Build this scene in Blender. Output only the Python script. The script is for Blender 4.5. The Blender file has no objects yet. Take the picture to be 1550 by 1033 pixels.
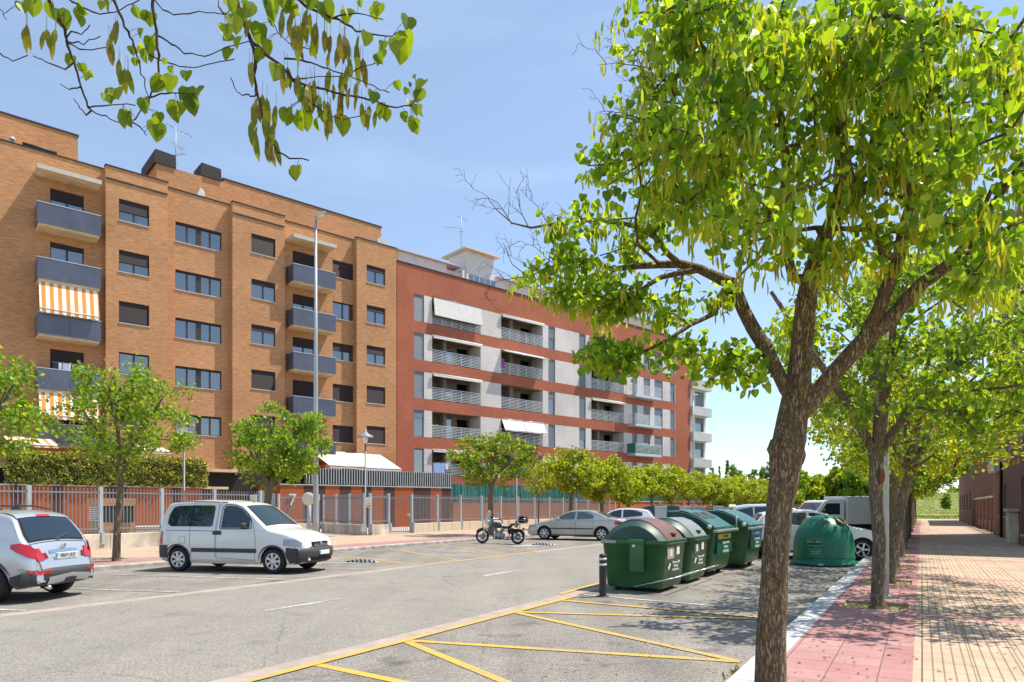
import bpy, math, random
from math import sin, cos, tan, pi, radians, sqrt, atan2, hypot
from mathutils import Vector, Matrix, noise
rnd = random.Random(7)
SC = bpy.context.scene
COL = SC.collection
# ---------------------------------------------------------------- camera
F = 1033.0; CU = 775.0; HV = 766.0; EYE = 1.6
cam_d = bpy.data.cameras.new('camera'); cam = bpy.data.objects.new('camera', cam_d); COL.objects.link(cam)
cam.location = (0, 0, EYE); cam.rotation_euler = (radians(90), 0, 0)
cam_d.sensor_width = 36.0; cam_d.lens = 36.0*F/1550.0
cam_d.shift_x = 0.0; cam_d.shift_y = (HV-516.5)/1550.0
cam_d.clip_start = 0.05; cam_d.clip_end = 6000
SC.camera = cam
# ---------------------------------------------------------------- sky and sun
SUN_AZ = Vector((0.966, 0.25, 0)).normalized(); SUN_EL = radians(62)
world = bpy.data.worlds.new("World"); SC.world = world; world.use_nodes = True
wn = world.node_tree.nodes; wl = world.node_tree.links
bgn = wn['Background']; sky = wn.new('ShaderNodeTexSky'); sky.sky_type = 'NISHITA'; sky.sun_disc = False
sky.sun_elevation = SUN_EL; sky.sun_rotation = atan2(SUN_AZ.x, SUN_AZ.y)
sky.altitude = 300; sky.air_density = .95; sky.dust_density = .12; sky.ozone_density = 2.2
_tc = wn.new('ShaderNodeTexCoord'); _mp = wn.new('ShaderNodeMapping'); _mp.inputs['Scale'].default_value = (1.2, 2.6, 7.0); _mp.inputs['Rotation'].default_value = (.2, .35, .5)
_nz = wn.new('ShaderNodeTexNoise'); _nz.inputs['Scale'].default_value = 1.6; _nz.inputs['Detail'].default_value = 7; _nz.inputs['Roughness'].default_value = .55
_mr = wn.new('ShaderNodeMapRange'); _mr.inputs[1].default_value = .48; _mr.inputs[2].default_value = .78; _mr.inputs[3].default_value = .2; _mr.inputs[4].default_value = .36
_mx = wn.new('ShaderNodeMixRGB'); _mx.inputs[2].default_value = (4.6, 5.6, 6.6, 1)      # thin high cloud over the blue
wl.new(_tc.outputs['Generated'], _mp.inputs[0]); wl.new(_mp.outputs[0], _nz.inputs[0]); wl.new(_nz.outputs[0], _mr.inputs[0]); wl.new(_mr.outputs[0], _mx.inputs[0]); wl.new(sky.outputs[0], _mx.inputs[1])
wl.new(_mx.outputs[0], bgn.inputs[0]); bgn.inputs[1].default_value = 0.142
sun_d = bpy.data.lights.new('sun', 'SUN'); sun = bpy.data.objects.new('sun', sun_d); COL.objects.link(sun)
sun_d.energy = 4.9; sun_d.angle = radians(0.53); sun_d.color = (1.0, 0.935, 0.82)
sdir = Vector((SUN_AZ.x*cos(SUN_EL), SUN_AZ.y*cos(SUN_EL), sin(SUN_EL)))
sun.rotation_euler = (-sdir).to_track_quat('-Z', 'Y').to_euler()
sun.location = (20, 0, 40)
SC.view_settings.view_transform = 'Standard'; SC.view_settings.look = 'None'
SC.view_settings.gamma = 1.0; SC.view_settings.exposure = 0.52
try: SC.cycles.max_bounces = 8; SC.cycles.transparent_max_bounces = 12
except Exception: pass
# ---------------------------------------------------------------- frames of reference
ST = radians(31.0); DS = Vector((sin(ST), cos(ST), 0)); DN = Vector((cos(ST), -sin(ST), 0))   # along the street, to the right of it
RST = -ST
def S(s, t, z=0.0): return Vector((DS.x*s+DN.x*t, DS.y*s+DN.y*t, z))
def toST(p): return (p.x*DS.x+p.y*DS.y, p.x*DN.x+p.y*DN.y)
def G(u, v, z=0.0):
    Y = F*(EYE-z)/(v-HV); return Vector(((u-CU)/F*Y, Y, z))
def UT(u, t, z=0.0):
    k = (u-CU)/F; Y = t/(k*DN.x+DN.y); return Vector((k*Y, Y, z))
def UY(u, v, Y): return Vector(((u-CU)/F*Y, Y, EYE+(HV-v)/F*Y))
BT = math.atan(1175.0/1033.0); BB = Vector((sin(BT), cos(BT), 0)); BM = Vector((cos(BT), -sin(BT), 0))  # along facade, out of facade
RB = pi/2-BT
KF = 73000.0; P0 = Vector(((600-CU)/F*KF/1350, KF/1350, 0)); D0 = P0.dot(BM)
def FY(u, off=0): k = (u-CU)/F; return (D0+off)/(k*BM.x+BM.y)
def FA(u, off=0): Y = FY(u, off); return Vector(((u-CU)/F*Y-P0.x, Y-P0.y, 0)).dot(BB)
def FZ(u, v, off=0): return EYE+(HV-v)/F*FY(u, off)
# ---------------------------------------------------------------- mesh builder
class MB:
    def __init__(s): s.v = []; s.f = []; s.sm = []; s.mi = []
    def add(s, vs, fs, smooth=False, m=0):
        b = len(s.v); s.v.extend([tuple(p) for p in vs])
        for f in fs: s.f.append([b+i for i in f]); s.sm.append(smooth); s.mi.append(m)
    def quad(s, a, b, c, d, m=0): s.add([a, b, c, d], [(0, 1, 2, 3)], False, m)
    def box(s, x0, x1, y0, y1, z0, z1, m=0, M=None):
        vs = [(x, y, z) for z in (z0, z1) for y in (y0, y1) for x in (x0, x1)]
        if M is not None: vs = [M @ Vector(p) for p in vs]
        s.add(vs, [(0, 2, 3, 1), (4, 5, 7, 6), (0, 1, 5, 4), (2, 6, 7, 3), (0, 4, 6, 2), (1, 3, 7, 5)], False, m)
    def rbox(s, x0, x1, y0, y1, z0, z1, r=.02, m=0, M=None):
        # box with chamfered edges
        X, Y, Z = (x0, x1), (y0, y1), (z0, z1); vs = []; idx = {}
        for i in (0, 1):
            for j in (0, 1):
                for k in (0, 1):
                    sx, sy, sz = (r if i == 0 else -r), (r if j == 0 else -r), (r if k == 0 else -r)
                    for a, p in enumerate(((X[i], Y[j]+sy, Z[k]+sz), (X[i]+sx, Y[j], Z[k]+sz), (X[i]+sx, Y[j]+sy, Z[k]))):
                        idx[(i, j, k, a)] = len(vs); vs.append(p)
        g = lambda i, j, k, a: idx[(i, j, k, a)]
        fs = []
        fs.append([g(0, 0, 0, 0), g(0, 0, 1, 0), g(0, 1, 1, 0), g(0, 1, 0, 0)]); fs.append([g(1, 0, 0, 0), g(1, 1, 0, 0), g(1, 1, 1, 0), g(1, 0, 1, 0)])
        fs.append([g(0, 0, 0, 1), g(1, 0, 0, 1), g(1, 0, 1, 1), g(0, 0, 1, 1)]); fs.append([g(0, 1, 0, 1), g(0, 1, 1, 1), g(1, 1, 1, 1), g(1, 1, 0, 1)])
        fs.append([g(0, 0, 0, 2), g(0, 1, 0, 2), g(1, 1, 0, 2), g(1, 0, 0, 2)]); fs.append([g(0, 0, 1, 2), g(1, 0, 1, 2), g(1, 1, 1, 2), g(0, 1, 1, 2)])
        for j in (0, 1):
            for k in (0, 1): fs.append([g(0, j, k, 1), g(1, j, k, 1), g(1, j, k, 2), g(0, j, k, 2)])
        for i in (0, 1):
            for k in (0, 1): fs.append([g(i, 0, k, 0), g(i, 1, k, 0), g(i, 1, k, 2), g(i, 0, k, 2)])
            for j in (0, 1): fs.append([g(i, j, 0, 0), g(i, j, 1, 0), g(i, j, 1, 1), g(i, j, 0, 1)])
        for i in (0, 1):
            for j in (0, 1):
                for k in (0, 1): fs.append([g(i, j, k, 0), g(i, j, k, 1), g(i, j, k, 2)])
        if M is not None: vs = [M @ Vector(p) for p in vs]
        s.add(vs, fs, False, m)
    def tube(s, pts, rad, n=8, m=0, cap=True, smooth=True):
        pts = [Vector(p) for p in pts]
        if not hasattr(rad, '__len__'): rad = [rad]*len(pts)
        rings = []; up = None
        for i, p in enumerate(pts):
            if i == 0: d = pts[1]-p
            elif i == len(pts)-1: d = p-pts[-2]
            else: d = (pts[i+1]-pts[i-1])
            d = d.normalized() if d.length > 1e-9 else Vector((0, 0, 1))
            if up is None: up = d.cross(Vector((0.13, 0.91, 0.31))).normalized()
            else:
                up = (up-d*up.dot(d))
                up = up.normalized() if up.length > 1e-6 else d.orthogonal().normalized()
            w = d.cross(up)
            rings.append([p+(up*cos(2*pi*j/n)+w*sin(2*pi*j/n))*rad[i] for j in range(n)])
        vs = [q for r in rings for q in r]; fs = []
        for i in range(len(pts)-1):
            for j in range(n):
                a = i*n+j; b = i*n+(j+1) % n; fs.append((a, b, b+n, a+n))
        if cap: fs.append(tuple(range(n-1, -1, -1))); fs.append(tuple(range((len(pts)-1)*n, len(pts)*n)))
        s.add(vs, fs, smooth, m)
    def lathe(s, prof, n=24, M=None, m=0, smooth=True):
        vs = []; fs = []
        for (r, z) in prof:
            for j in range(n): vs.append(Vector((r*cos(2*pi*j/n), r*sin(2*pi*j/n), z)))
        for i in range(len(prof)-1):
            for j in range(n):
                a = i*n+j; b = i*n+(j+1) % n; fs.append((a, b, b+n, a+n))
        if M is not None: vs = [M @ p for p in vs]
        s.add(vs, fs, smooth, m)
    def prism(s, poly, y0, y1, M=None, m=0, smooth=False):
        # poly in (x,z), extruded along y
        n = len(poly); vs = [Vector((x, y0, z)) for x, z in poly]+[Vector((x, y1, z)) for x, z in poly]
        fs = [tuple(range(n)), tuple(range(2*n-1, n-1, -1))]+[(i, i+n, (i+1) % n+n, (i+1) % n) for i in range(n)]
        if M is not None: vs = [M @ p for p in vs]
        s.add(vs, fs[:2], False, m); b = len(s.v)-2*n
        for f in fs[2:]: s.f.append([b+i for i in f]); s.sm.append(smooth); s.mi.append(m)
    def grid(s, rows, m=0, smooth=True, flip=False):
        R = len(rows); C = len(rows[0]); vs = [p for r in rows for p in r]; fs = []
        for i in range(R-1):
            for j in range(C-1):
                q = (i*C+j, i*C+j+1, (i+1)*C+j+1, (i+1)*C+j); fs.append(q[::-1] if flip else q)
        s.add(vs, fs, smooth, m)
    def build(s, name, mats, parent=None, loc=None, rotz=0.0, fixn=False):
        me = bpy.data.meshes.new(name); me.from_pydata(s.v, [], s.f)
        if not isinstance(mats, (list, tuple)): mats = [mats]
        for mt in mats: me.materials.append(mt)
        me.polygons.foreach_set('use_smooth', s.sm); me.polygons.foreach_set('material_index', s.mi)
        if fixn:
            import bmesh
            bm = bmesh.new(); bm.from_mesh(me); bmesh.ops.remove_doubles(bm, verts=bm.verts, dist=1e-5)
            bmesh.ops.recalc_face_normals(bm, faces=bm.faces); bm.to_mesh(me); bm.free()
        me.update()
        o = bpy.data.objects.new(name, me); COL.objects.link(o)
        if parent is not None: o.parent = parent
        if loc is not None: o.location = loc
        if rotz: o.rotation_euler = (0, 0, rotz)
        return o
def tag(o, label=None, cat=None, group=None, kind=None):
    if label: o['label'] = label
    if cat: o['category'] = cat
    if group: o['group'] = group
    if kind: o['kind'] = kind
    return o
def thing(name, label, cat, loc=(0, 0, 0), rotz=0.0, group=None):
    o = bpy.data.objects.new(name, None); COL.objects.link(o); o.empty_display_size = .3
    o.location = loc; o.rotation_euler = (0, 0, rotz); return tag(o, label, cat, group)
def copy_tree(o, parent=None):
    c = o.copy(); COL.objects.link(c); c.parent = parent
    for ch in KIDS.get(o.name, None) or [k for k in bpy.data.objects if k.parent == o]: copy_tree(ch, c)
    return c
KIDS = {}
# ---------------------------------------------------------------- materials
MATS = {}
def mat(name, col, rough=.7, var=.12, scale=3.0, metal=0.0, spec=.35, bump=0.0, bscale=40., stretch=(1, 1, 1), col2=None, coat=0.0, detail=5):
    if name in MATS: return MATS[name]
    m = bpy.data.materials.new(name); m.use_nodes = True; MATS[name] = m
    nt = m.node_tree; N = nt.nodes; L = nt.links; b = N['Principled BSDF']
    b.inputs['Roughness'].default_value = rough; b.inputs['Metallic'].default_value = metal
    b.inputs['Specular IOR Level'].default_value = spec; b.inputs['Coat Weight'].default_value = coat
    b.inputs['Coat Roughness'].default_value = .06
    tc = N.new('ShaderNodeTexCoord'); mp = N.new('ShaderNodeMapping'); L.new(tc.outputs['Object'], mp.inputs[0]); mp.inputs['Scale'].default_value = stretch
    nz = N.new('ShaderNodeTexNoise'); nz.inputs['Scale'].default_value = scale; nz.inputs['Detail'].default_value = detail; nz.inputs['Roughness'].default_value = .6
    L.new(mp.outputs[0], nz.inputs['Vector'])
    rp = N.new('ShaderNodeValToRGB'); L.new(nz.outputs['Fac'], rp.inputs[0])
    c2 = col2 or col
    rp.color_ramp.elements[0].position = .3; rp.color_ramp.elements[1].position = .7
    rp.color_ramp.elements[0].color = (*[max(0, c*(1-var)) for c in col], 1); rp.color_ramp.elements[1].color = (*[min(1, c*(1+var)) for c in c2], 1)
    L.new(rp.outputs[0], b.inputs['Base Color'])
    if bump:
        n2 = N.new('ShaderNodeTexNoise'); n2.inputs['Scale'].default_value = bscale; n2.inputs['Detail'].default_value = 4; L.new(mp.outputs[0], n2.inputs['Vector'])
        bp = N.new('ShaderNodeBump'); bp.inputs['Strength'].default_value = bump; bp.inputs['Distance'].default_value = .02
        L.new(n2.outputs['Fac'], bp.inputs['Height']); L.new(bp.outputs[0], b.inputs['Normal'])
    return m
def brick(name, c1, c2, mortar, bw=.25, bh=.055, ms=.008, streak=.3, vert=True, rough=.85, grime=.15, bump=.3):
    if name in MATS: return MATS[name]
    m = bpy.data.materials.new(name); m.use_nodes = True; MATS[name] = m
    nt = m.node_tree; N = nt.nodes; L = nt.links; b = N['Principled BSDF']; b.inputs['Roughness'].default_value = rough; b.inputs['Specular IOR Level'].default_value = .2
    tc = N.new('ShaderNodeTexCoord'); sp = N.new('ShaderNodeSeparateXYZ'); L.new(tc.outputs['Object'], sp.inputs[0])
    cb = N.new('ShaderNodeCombineXYZ')
    if vert:
        ad = N.new('ShaderNodeMath'); ad.operation = 'ADD'; L.new(sp.outputs[0], ad.inputs[0]); L.new(sp.outputs[1], ad.inputs[1])
        L.new(ad.outputs[0], cb.inputs[0]); L.new(sp.outputs[2], cb.inputs[1])
    else: L.new(sp.outputs[0], cb.inputs[0]); L.new(sp.outputs[1], cb.inputs[1])
    bt = N.new('ShaderNodeTexBrick'); L.new(cb.outputs[0], bt.inputs['Vector']); bt.inputs['Scale'].default_value = 1
    bt.inputs['Brick Width'].default_value = bw; bt.inputs['Row Height'].default_value = bh; bt.inputs['Mortar Size'].default_value = ms
    bt.inputs['Mortar Smooth'].default_value = .2; bt.inputs['Bias'].default_value = -.1
    bt.inputs['Color1'].default_value = (*c1, 1); bt.inputs['Color2'].default_value = (*c2, 1); bt.inputs['Mortar'].default_value = (*mortar, 1)
    # long streaks that differ from course to course, and broad weathering
    mp = N.new('ShaderNodeMapping'); L.new(cb.outputs[0], mp.inputs[0]); mp.inputs['Scale'].default_value = (1.6, 13, 1)
    nz = N.new('ShaderNodeTexNoise'); nz.inputs['Scale'].default_value = 1.3; nz.inputs['Detail'].default_value = 6; nz.inputs['Roughness'].default_value = .7; L.new(mp.outputs[0], nz.inputs[0])
    mr = N.new('ShaderNodeMapRange'); mr.inputs[1].default_value = .3; mr.inputs[2].default_value = .7; mr.inputs[3].default_value = 1-streak; mr.inputs[4].default_value = 1+streak*.6; L.new(nz.outputs[0], mr.inputs[0])
    n2 = N.new('ShaderNodeTexNoise'); n2.inputs['Scale'].default_value = .3; n2.inputs['Detail'].default_value = 5; L.new(cb.outputs[0], n2.inputs[0])
    m2 = N.new('ShaderNodeMapRange'); m2.inputs[1].default_value = .3; m2.inputs[2].default_value = .7; m2.inputs[3].default_value = 1-grime; m2.inputs[4].default_value = 1+grime*.5; L.new(n2.outputs[0], m2.inputs[0])
    mu = N.new('ShaderNodeMath'); mu.operation = 'MULTIPLY'; L.new(mr.outputs[0], mu.inputs[0]); L.new(m2.outputs[0], mu.inputs[1])
    hs = N.new('ShaderNodeHueSaturation'); L.new(bt.outputs[0], hs.inputs['Color']); L.new(mu.outputs[0], hs.inputs['Value']); L.new(hs.outputs[0], b.inputs['Base Color'])
    if bump:
        bp = N.new('ShaderNodeBump'); bp.inputs['Strength'].default_value = bump; bp.inputs['Distance'].default_value = .006; bp.invert = True
        L.new(bt.outputs['Fac'], bp.inputs['Height']); L.new(bp.outputs[0], b.inputs['Normal'])
    return m
def glass(name, tint=(.02, .03, .035), alpha=.35, rough=.03, ior=1.6):
    if name in MATS: return MATS[name]
    m = bpy.data.materials.new(name); m.use_nodes = True; MATS[name] = m
    nt = m.node_tree; N = nt.nodes; L = nt.links; b = N['Principled BSDF']
    b.inputs['Base Color'].default_value = (*tint, 1); b.inputs['Roughness'].default_value = rough; b.inputs['IOR'].default_value = ior
    b.inputs['Specular IOR Level'].default_value = .9
    tr = N.new('ShaderNodeBsdfTransparent'); tr.inputs[0].default_value = (.75, .82, .85, 1)
    lw = N.new('ShaderNodeLayerWeight'); lw.inputs[0].default_value = .35
    mr = N.new('ShaderNodeMapRange'); mr.inputs[3].default_value = 1-alpha; mr.inputs[4].default_value = 1; L.new(lw.outputs['Facing'], mr.inputs[0])
    mx = N.new('ShaderNodeMixShader'); L.new(mr.outputs[0], mx.inputs[0]); L.new(tr.outputs[0], mx.inputs[1]); L.new(b.outputs[0], mx.inputs[2])
    L.new(mx.outputs[0], N['Material Output'].inputs[0]); return m
def leafmat(name, c1, c2, c3, trans=.45, back=None):
    m = bpy.data.materials.new(name); m.use_nodes = True; MATS[name] = m
    nt = m.node_tree; N = nt.nodes; L = nt.links; b = N['Principled BSDF']; b.inputs['Roughness'].default_value = .42; b.inputs['Specular IOR Level'].default_value = .35
    g = N.new('ShaderNodeNewGeometry'); rp = N.new('ShaderNodeValToRGB'); L.new(g.outputs['Random Per Island'], rp.inputs[0])
    e = rp.color_ramp.elements; e[0].position = 0; e[0].color = (*c1, 1); e[1].position = 1; e[1].color = (*c3, 1); k = e.new(.55); k.color = (*c2, 1)
    L.new(rp.outputs[0], b.inputs['Base Color'])
    tl = N.new('ShaderNodeBsdfTranslucent'); mc = N.new('ShaderNodeMixRGB'); mc.blend_type = 'MULTIPLY'; mc.inputs[0].default_value = 1
    mc.inputs[2].default_value = (3.0, 2.6, .7, 1); L.new(rp.outputs[0], mc.inputs[1]); L.new(mc.outputs[0], tl.inputs[0])
    mx = N.new('ShaderNodeMixShader'); mx.inputs[0].default_value = trans; L.new(b.outputs[0], mx.inputs[1]); L.new(tl.outputs[0], mx.inputs[2])
    L.new(mx.outputs[0], N['Material Output'].inputs[0]); return m
def bark(name, c1, c2, lichen=(.32, .22, .05), scale=1.0, lich=.6):
    m = bpy.data.materials.new(name); m.use_nodes = True; MATS[name] = m
    nt = m.node_tree; N = nt.nodes; L = nt.links; b = N['Principled BSDF']; b.inputs['Roughness'].default_value = .9; b.inputs['Specular IOR Level'].default_value = .15
    tc = N.new('ShaderNodeTexCoord'); mp = N.new('ShaderNodeMapping'); mp.inputs['Scale'].default_value = (1, 1, .17); L.new(tc.outputs['Object'], mp.inputs[0])
    vo = N.new('ShaderNodeTexVoronoi'); vo.feature = 'DISTANCE_TO_EDGE'; vo.inputs['Scale'].default_value = 50*scale; vo.inputs['Randomness'].default_value = 1
    nz = N.new('ShaderNodeTexNoise'); nz.inputs['Scale'].default_value = 14*scale; nz.inputs['Detail'].default_value = 8; nz.inputs['Roughness'].default_value = .7; L.new(mp.outputs[0], nz.inputs[0])
    mm = N.new('ShaderNodeMixRGB'); mm.inputs[0].default_value = .16; L.new(mp.outputs[0], mm.inputs[1]); L.new(nz.outputs['Color'], mm.inputs[2]); L.new(mm.outputs[0], vo.inputs['Vector'])
    r1 = N.new('ShaderNodeMapRange'); r1.inputs[1].default_value = 0; r1.inputs[2].default_value = .22; L.new(vo.outputs['Distance'], r1.inputs[0])
    mu = N.new('ShaderNodeMath'); mu.operation = 'MULTIPLY_ADD'; mu.inputs[1].default_value = .75; L.new(r1.outputs[0], mu.inputs[0]); L.new(nz.outputs[0], mu.inputs[2])
    rp = N.new('ShaderNodeValToRGB'); e = rp.color_ramp.elements; e[0].position = .35; e[0].color = (*[c*.5 for c in c1], 1); e[1].position = 1.1; e[1].color = (*c2, 1); k = e.new(.68); k.color = (*c1, 1)
    L.new(mu.outputs[0], rp.inputs[0])
    n3 = N.new('ShaderNodeTexNoise'); n3.inputs['Scale'].default_value = 5.5; n3.inputs['Detail'].default_value = 9; n3.inputs['Roughness'].default_value = .75; L.new(tc.outputs['Object'], n3.inputs[0])
    r3 = N.new('ShaderNodeMapRange'); r3.inputs[1].default_value = .56; r3.inputs[2].default_value = .66; r3.inputs[4].default_value = lich; L.new(n3.outputs[0], r3.inputs[0])
    mx = N.new('ShaderNodeMixRGB'); mx.inputs[2].default_value = (*lichen, 1); L.new(r3.outputs[0], mx.inputs[0]); L.new(rp.outputs[0], mx.inputs[1])
    n4 = N.new('ShaderNodeTexNoise'); n4.inputs['Scale'].default_value = 9; n4.inputs['Detail'].default_value = 9; n4.inputs['Roughness'].default_value = .8
    m4 = N.new('ShaderNodeMapping'); m4.inputs['Location'].default_value = (7, 3, 2); L.new(tc.outputs['Object'], m4.inputs[0]); L.new(m4.outputs[0], n4.inputs[0])
    r4 = N.new('ShaderNodeMapRange'); r4.inputs[1].default_value = .6; r4.inputs[2].default_value = .68; r4.inputs[4].default_value = .5; L.new(n4.outputs[0], r4.inputs[0])
    mx2 = N.new('ShaderNodeMixRGB'); mx2.inputs[2].default_value = (.34, .33, .26, 1); L.new(r4.outputs[0], mx2.inputs[0]); L.new(mx.outputs[0], mx2.inputs[1]); L.new(mx2.outputs[0], b.inputs['Base Color'])
    bp = N.new('ShaderNodeBump'); bp.inputs['Strength'].default_value = .9; bp.inputs['Distance'].default_value = .02/scale; L.new(mu.outputs[0], bp.inputs['Height']); L.new(bp.outputs[0], b.inputs['Normal'])
    return m
def asphalt(name, col, fleck=.5, stain=.12):
    m = bpy.data.materials.new(name); m.use_nodes = True; MATS[name] = m
    nt = m.node_tree; N = nt.nodes; L = nt.links; b = N['Principled BSDF']; b.inputs['Roughness'].default_value = .85; b.inputs['Specular IOR Level'].default_value = .25
    tc = N.new('ShaderNodeTexCoord')
    v = N.new('ShaderNodeTexVoronoi'); v.inputs['Scale'].default_value = 95; L.new(tc.outputs['Object'], v.inputs[0])
    hs = N.new('ShaderNodeSeparateColor'); L.new(v.outputs['Color'], hs.inputs[0])
    nz = N.new('ShaderNodeTexNoise'); nz.inputs['Scale'].default_value = .55; nz.inputs['Detail'].default_value = 9; nz.inputs['Roughness'].default_value = .65; L.new(tc.outputs['Object'], nz.inputs[0])
    mp = N.new('ShaderNodeMapping'); mp.inputs['Rotation'].default_value = (0, 0, ST); mp.inputs['Scale'].default_value = (1.2, .06, 1); L.new(tc.outputs['Object'], mp.inputs[0])
    n2 = N.new('ShaderNodeTexNoise'); n2.inputs['Scale'].default_value = 1; n2.inputs['Detail'].default_value = 4; L.new(mp.outputs[0], n2.inputs[0])
    a = N.new('ShaderNodeMapRange'); a.inputs[3].default_value = 1-fleck; a.inputs[4].default_value = 1+fleck; L.new(hs.outputs[0], a.inputs[0])
    c = N.new('ShaderNodeMapRange'); c.inputs[1].default_value = .25; c.inputs[2].default_value = .75; c.inputs[3].default_value = 1-stain; c.inputs[4].default_value = 1+stain; L.new(nz.outputs[0], c.inputs[0])
    d = N.new('ShaderNodeMapRange'); d.inputs[1].default_value = .25; d.inputs[2].default_value = .75; d.inputs[3].default_value = 1-stain*.8; d.inputs[4].default_value = 1+stain*.8; L.new(n2.outputs[0], d.inputs[0])
    m1 = N.new('ShaderNodeMath'); m1.operation = 'MULTIPLY'; L.new(a.outputs[0], m1.inputs[0]); L.new(c.outputs[0], m1.inputs[1])
    m2 = N.new('ShaderNodeMath'); m2.operation = 'MULTIPLY'; L.new(m1.outputs[0], m2.inputs[0]); L.new(d.outputs[0], m2.inputs[1])
    # thin crack lines
    vc = N.new('ShaderNodeTexVoronoi'); vc.feature = 'DISTANCE_TO_EDGE'; vc.inputs['Scale'].default_value = .33
    nd = N.new('ShaderNodeTexNoise'); nd.inputs['Scale'].default_value = 1.7; nd.inputs['Detail'].default_value = 6; L.new(tc.outputs['Object'], nd.inputs[0])
    mm = N.new('ShaderNodeMixRGB'); mm.inputs[0].default_value = .25; L.new(tc.outputs['Object'], mm.inputs[1]); L.new(nd.outputs['Color'], mm.inputs[2]); L.new(mm.outputs[0], vc.inputs['Vector'])
    cr = N.new('ShaderNodeMapRange'); cr.inputs[1].default_value = 0; cr.inputs[2].default_value = .0035; cr.inputs[3].default_value = .72; cr.inputs[4].default_value = 1; L.new(vc.outputs['Distance'], cr.inputs[0])
    m3 = N.new('ShaderNodeMath'); m3.operation = 'MULTIPLY'; L.new(m2.outputs[0], m3.inputs[0]); L.new(cr.outputs[0], m3.inputs[1])
    ns = N.new('ShaderNodeTexNoise'); ns.inputs['Scale'].default_value = 1.35; ns.inputs['Detail'].default_value = 3; ns.inputs['Roughness'].default_value = .5; ml = N.new('ShaderNodeMapping'); ml.inputs['Location'].default_value = (3.3, 8.1, 0); L.new(tc.outputs['Object'], ml.inputs[0]); L.new(ml.outputs[0], ns.inputs[0])
    ms_ = N.new('ShaderNodeMapRange'); ms_.inputs[1].default_value = .6; ms_.inputs[2].default_value = .72; ms_.inputs[3].default_value = 1; ms_.inputs[4].default_value = 1-stain*1.8; L.new(ns.outputs[0], ms_.inputs[0])
    m4 = N.new('ShaderNodeMath'); m4.operation = 'MULTIPLY'; L.new(m3.outputs[0], m4.inputs[0]); L.new(ms_.outputs[0], m4.inputs[1]); m3 = m4
    h = N.new('ShaderNodeHueSaturation'); h.inputs['Color'].default_value = (*col, 1); L.new(m3.outputs[0], h.inputs['Value']); L.new(h.outputs[0], b.inputs['Base Color'])
    bp = N.new('ShaderNodeBump'); bp.inputs['Strength'].default_value = .5; bp.inputs['Distance'].default_value = .006; L.new(v.outputs['Distance'], bp.inputs['Height']); L.new(bp.outputs[0], b.inputs['Normal'])
    return m
def worn(name, col, under, cover=.55):
    # worn paint: flakes of the surface below show through
    m = bpy.data.materials.new(name); m.use_nodes = True; MATS[name] = m
    nt = m.node_tree; N = nt.nodes; L = nt.links; b = N['Principled BSDF']; b.inputs['Roughness'].default_value = .8
    tc = N.new('ShaderNodeTexCoord'); nz = N.new('ShaderNodeTexNoise'); nz.inputs['Scale'].default_value = 22; nz.inputs['Detail'].default_value = 8; nz.inputs['Roughness'].default_value = .8; L.new(tc.outputs['Object'], nz.inputs[0])
    n2 = N.new('ShaderNodeTexNoise'); n2.inputs['Scale'].default_value = 1.1; n2.inputs['Detail'].default_value = 4; L.new(tc.outputs['Object'], n2.inputs[0])
    ad = N.new('ShaderNodeMath'); ad.operation = 'MULTIPLY_ADD'; ad.inputs[1].default_value = .6; L.new(n2.outputs[0], ad.inputs[0]); L.new(nz.outputs[0], ad.inputs[2])
    mr = N.new('ShaderNodeMapRange'); mr.inputs[1].default_value = cover+.25; mr.inputs[2].default_value = cover+.42; L.new(ad.outputs[0], mr.inputs[0])
    mx = N.new('ShaderNodeMixRGB'); mx.inputs[1].default_value = (*col, 1); mx.inputs[2].default_value = (*under, 1); L.new(mr.outputs[0], mx.inputs[0]); L.new(mx.outputs[0], b.inputs['Base Color'])
    return m
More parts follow.
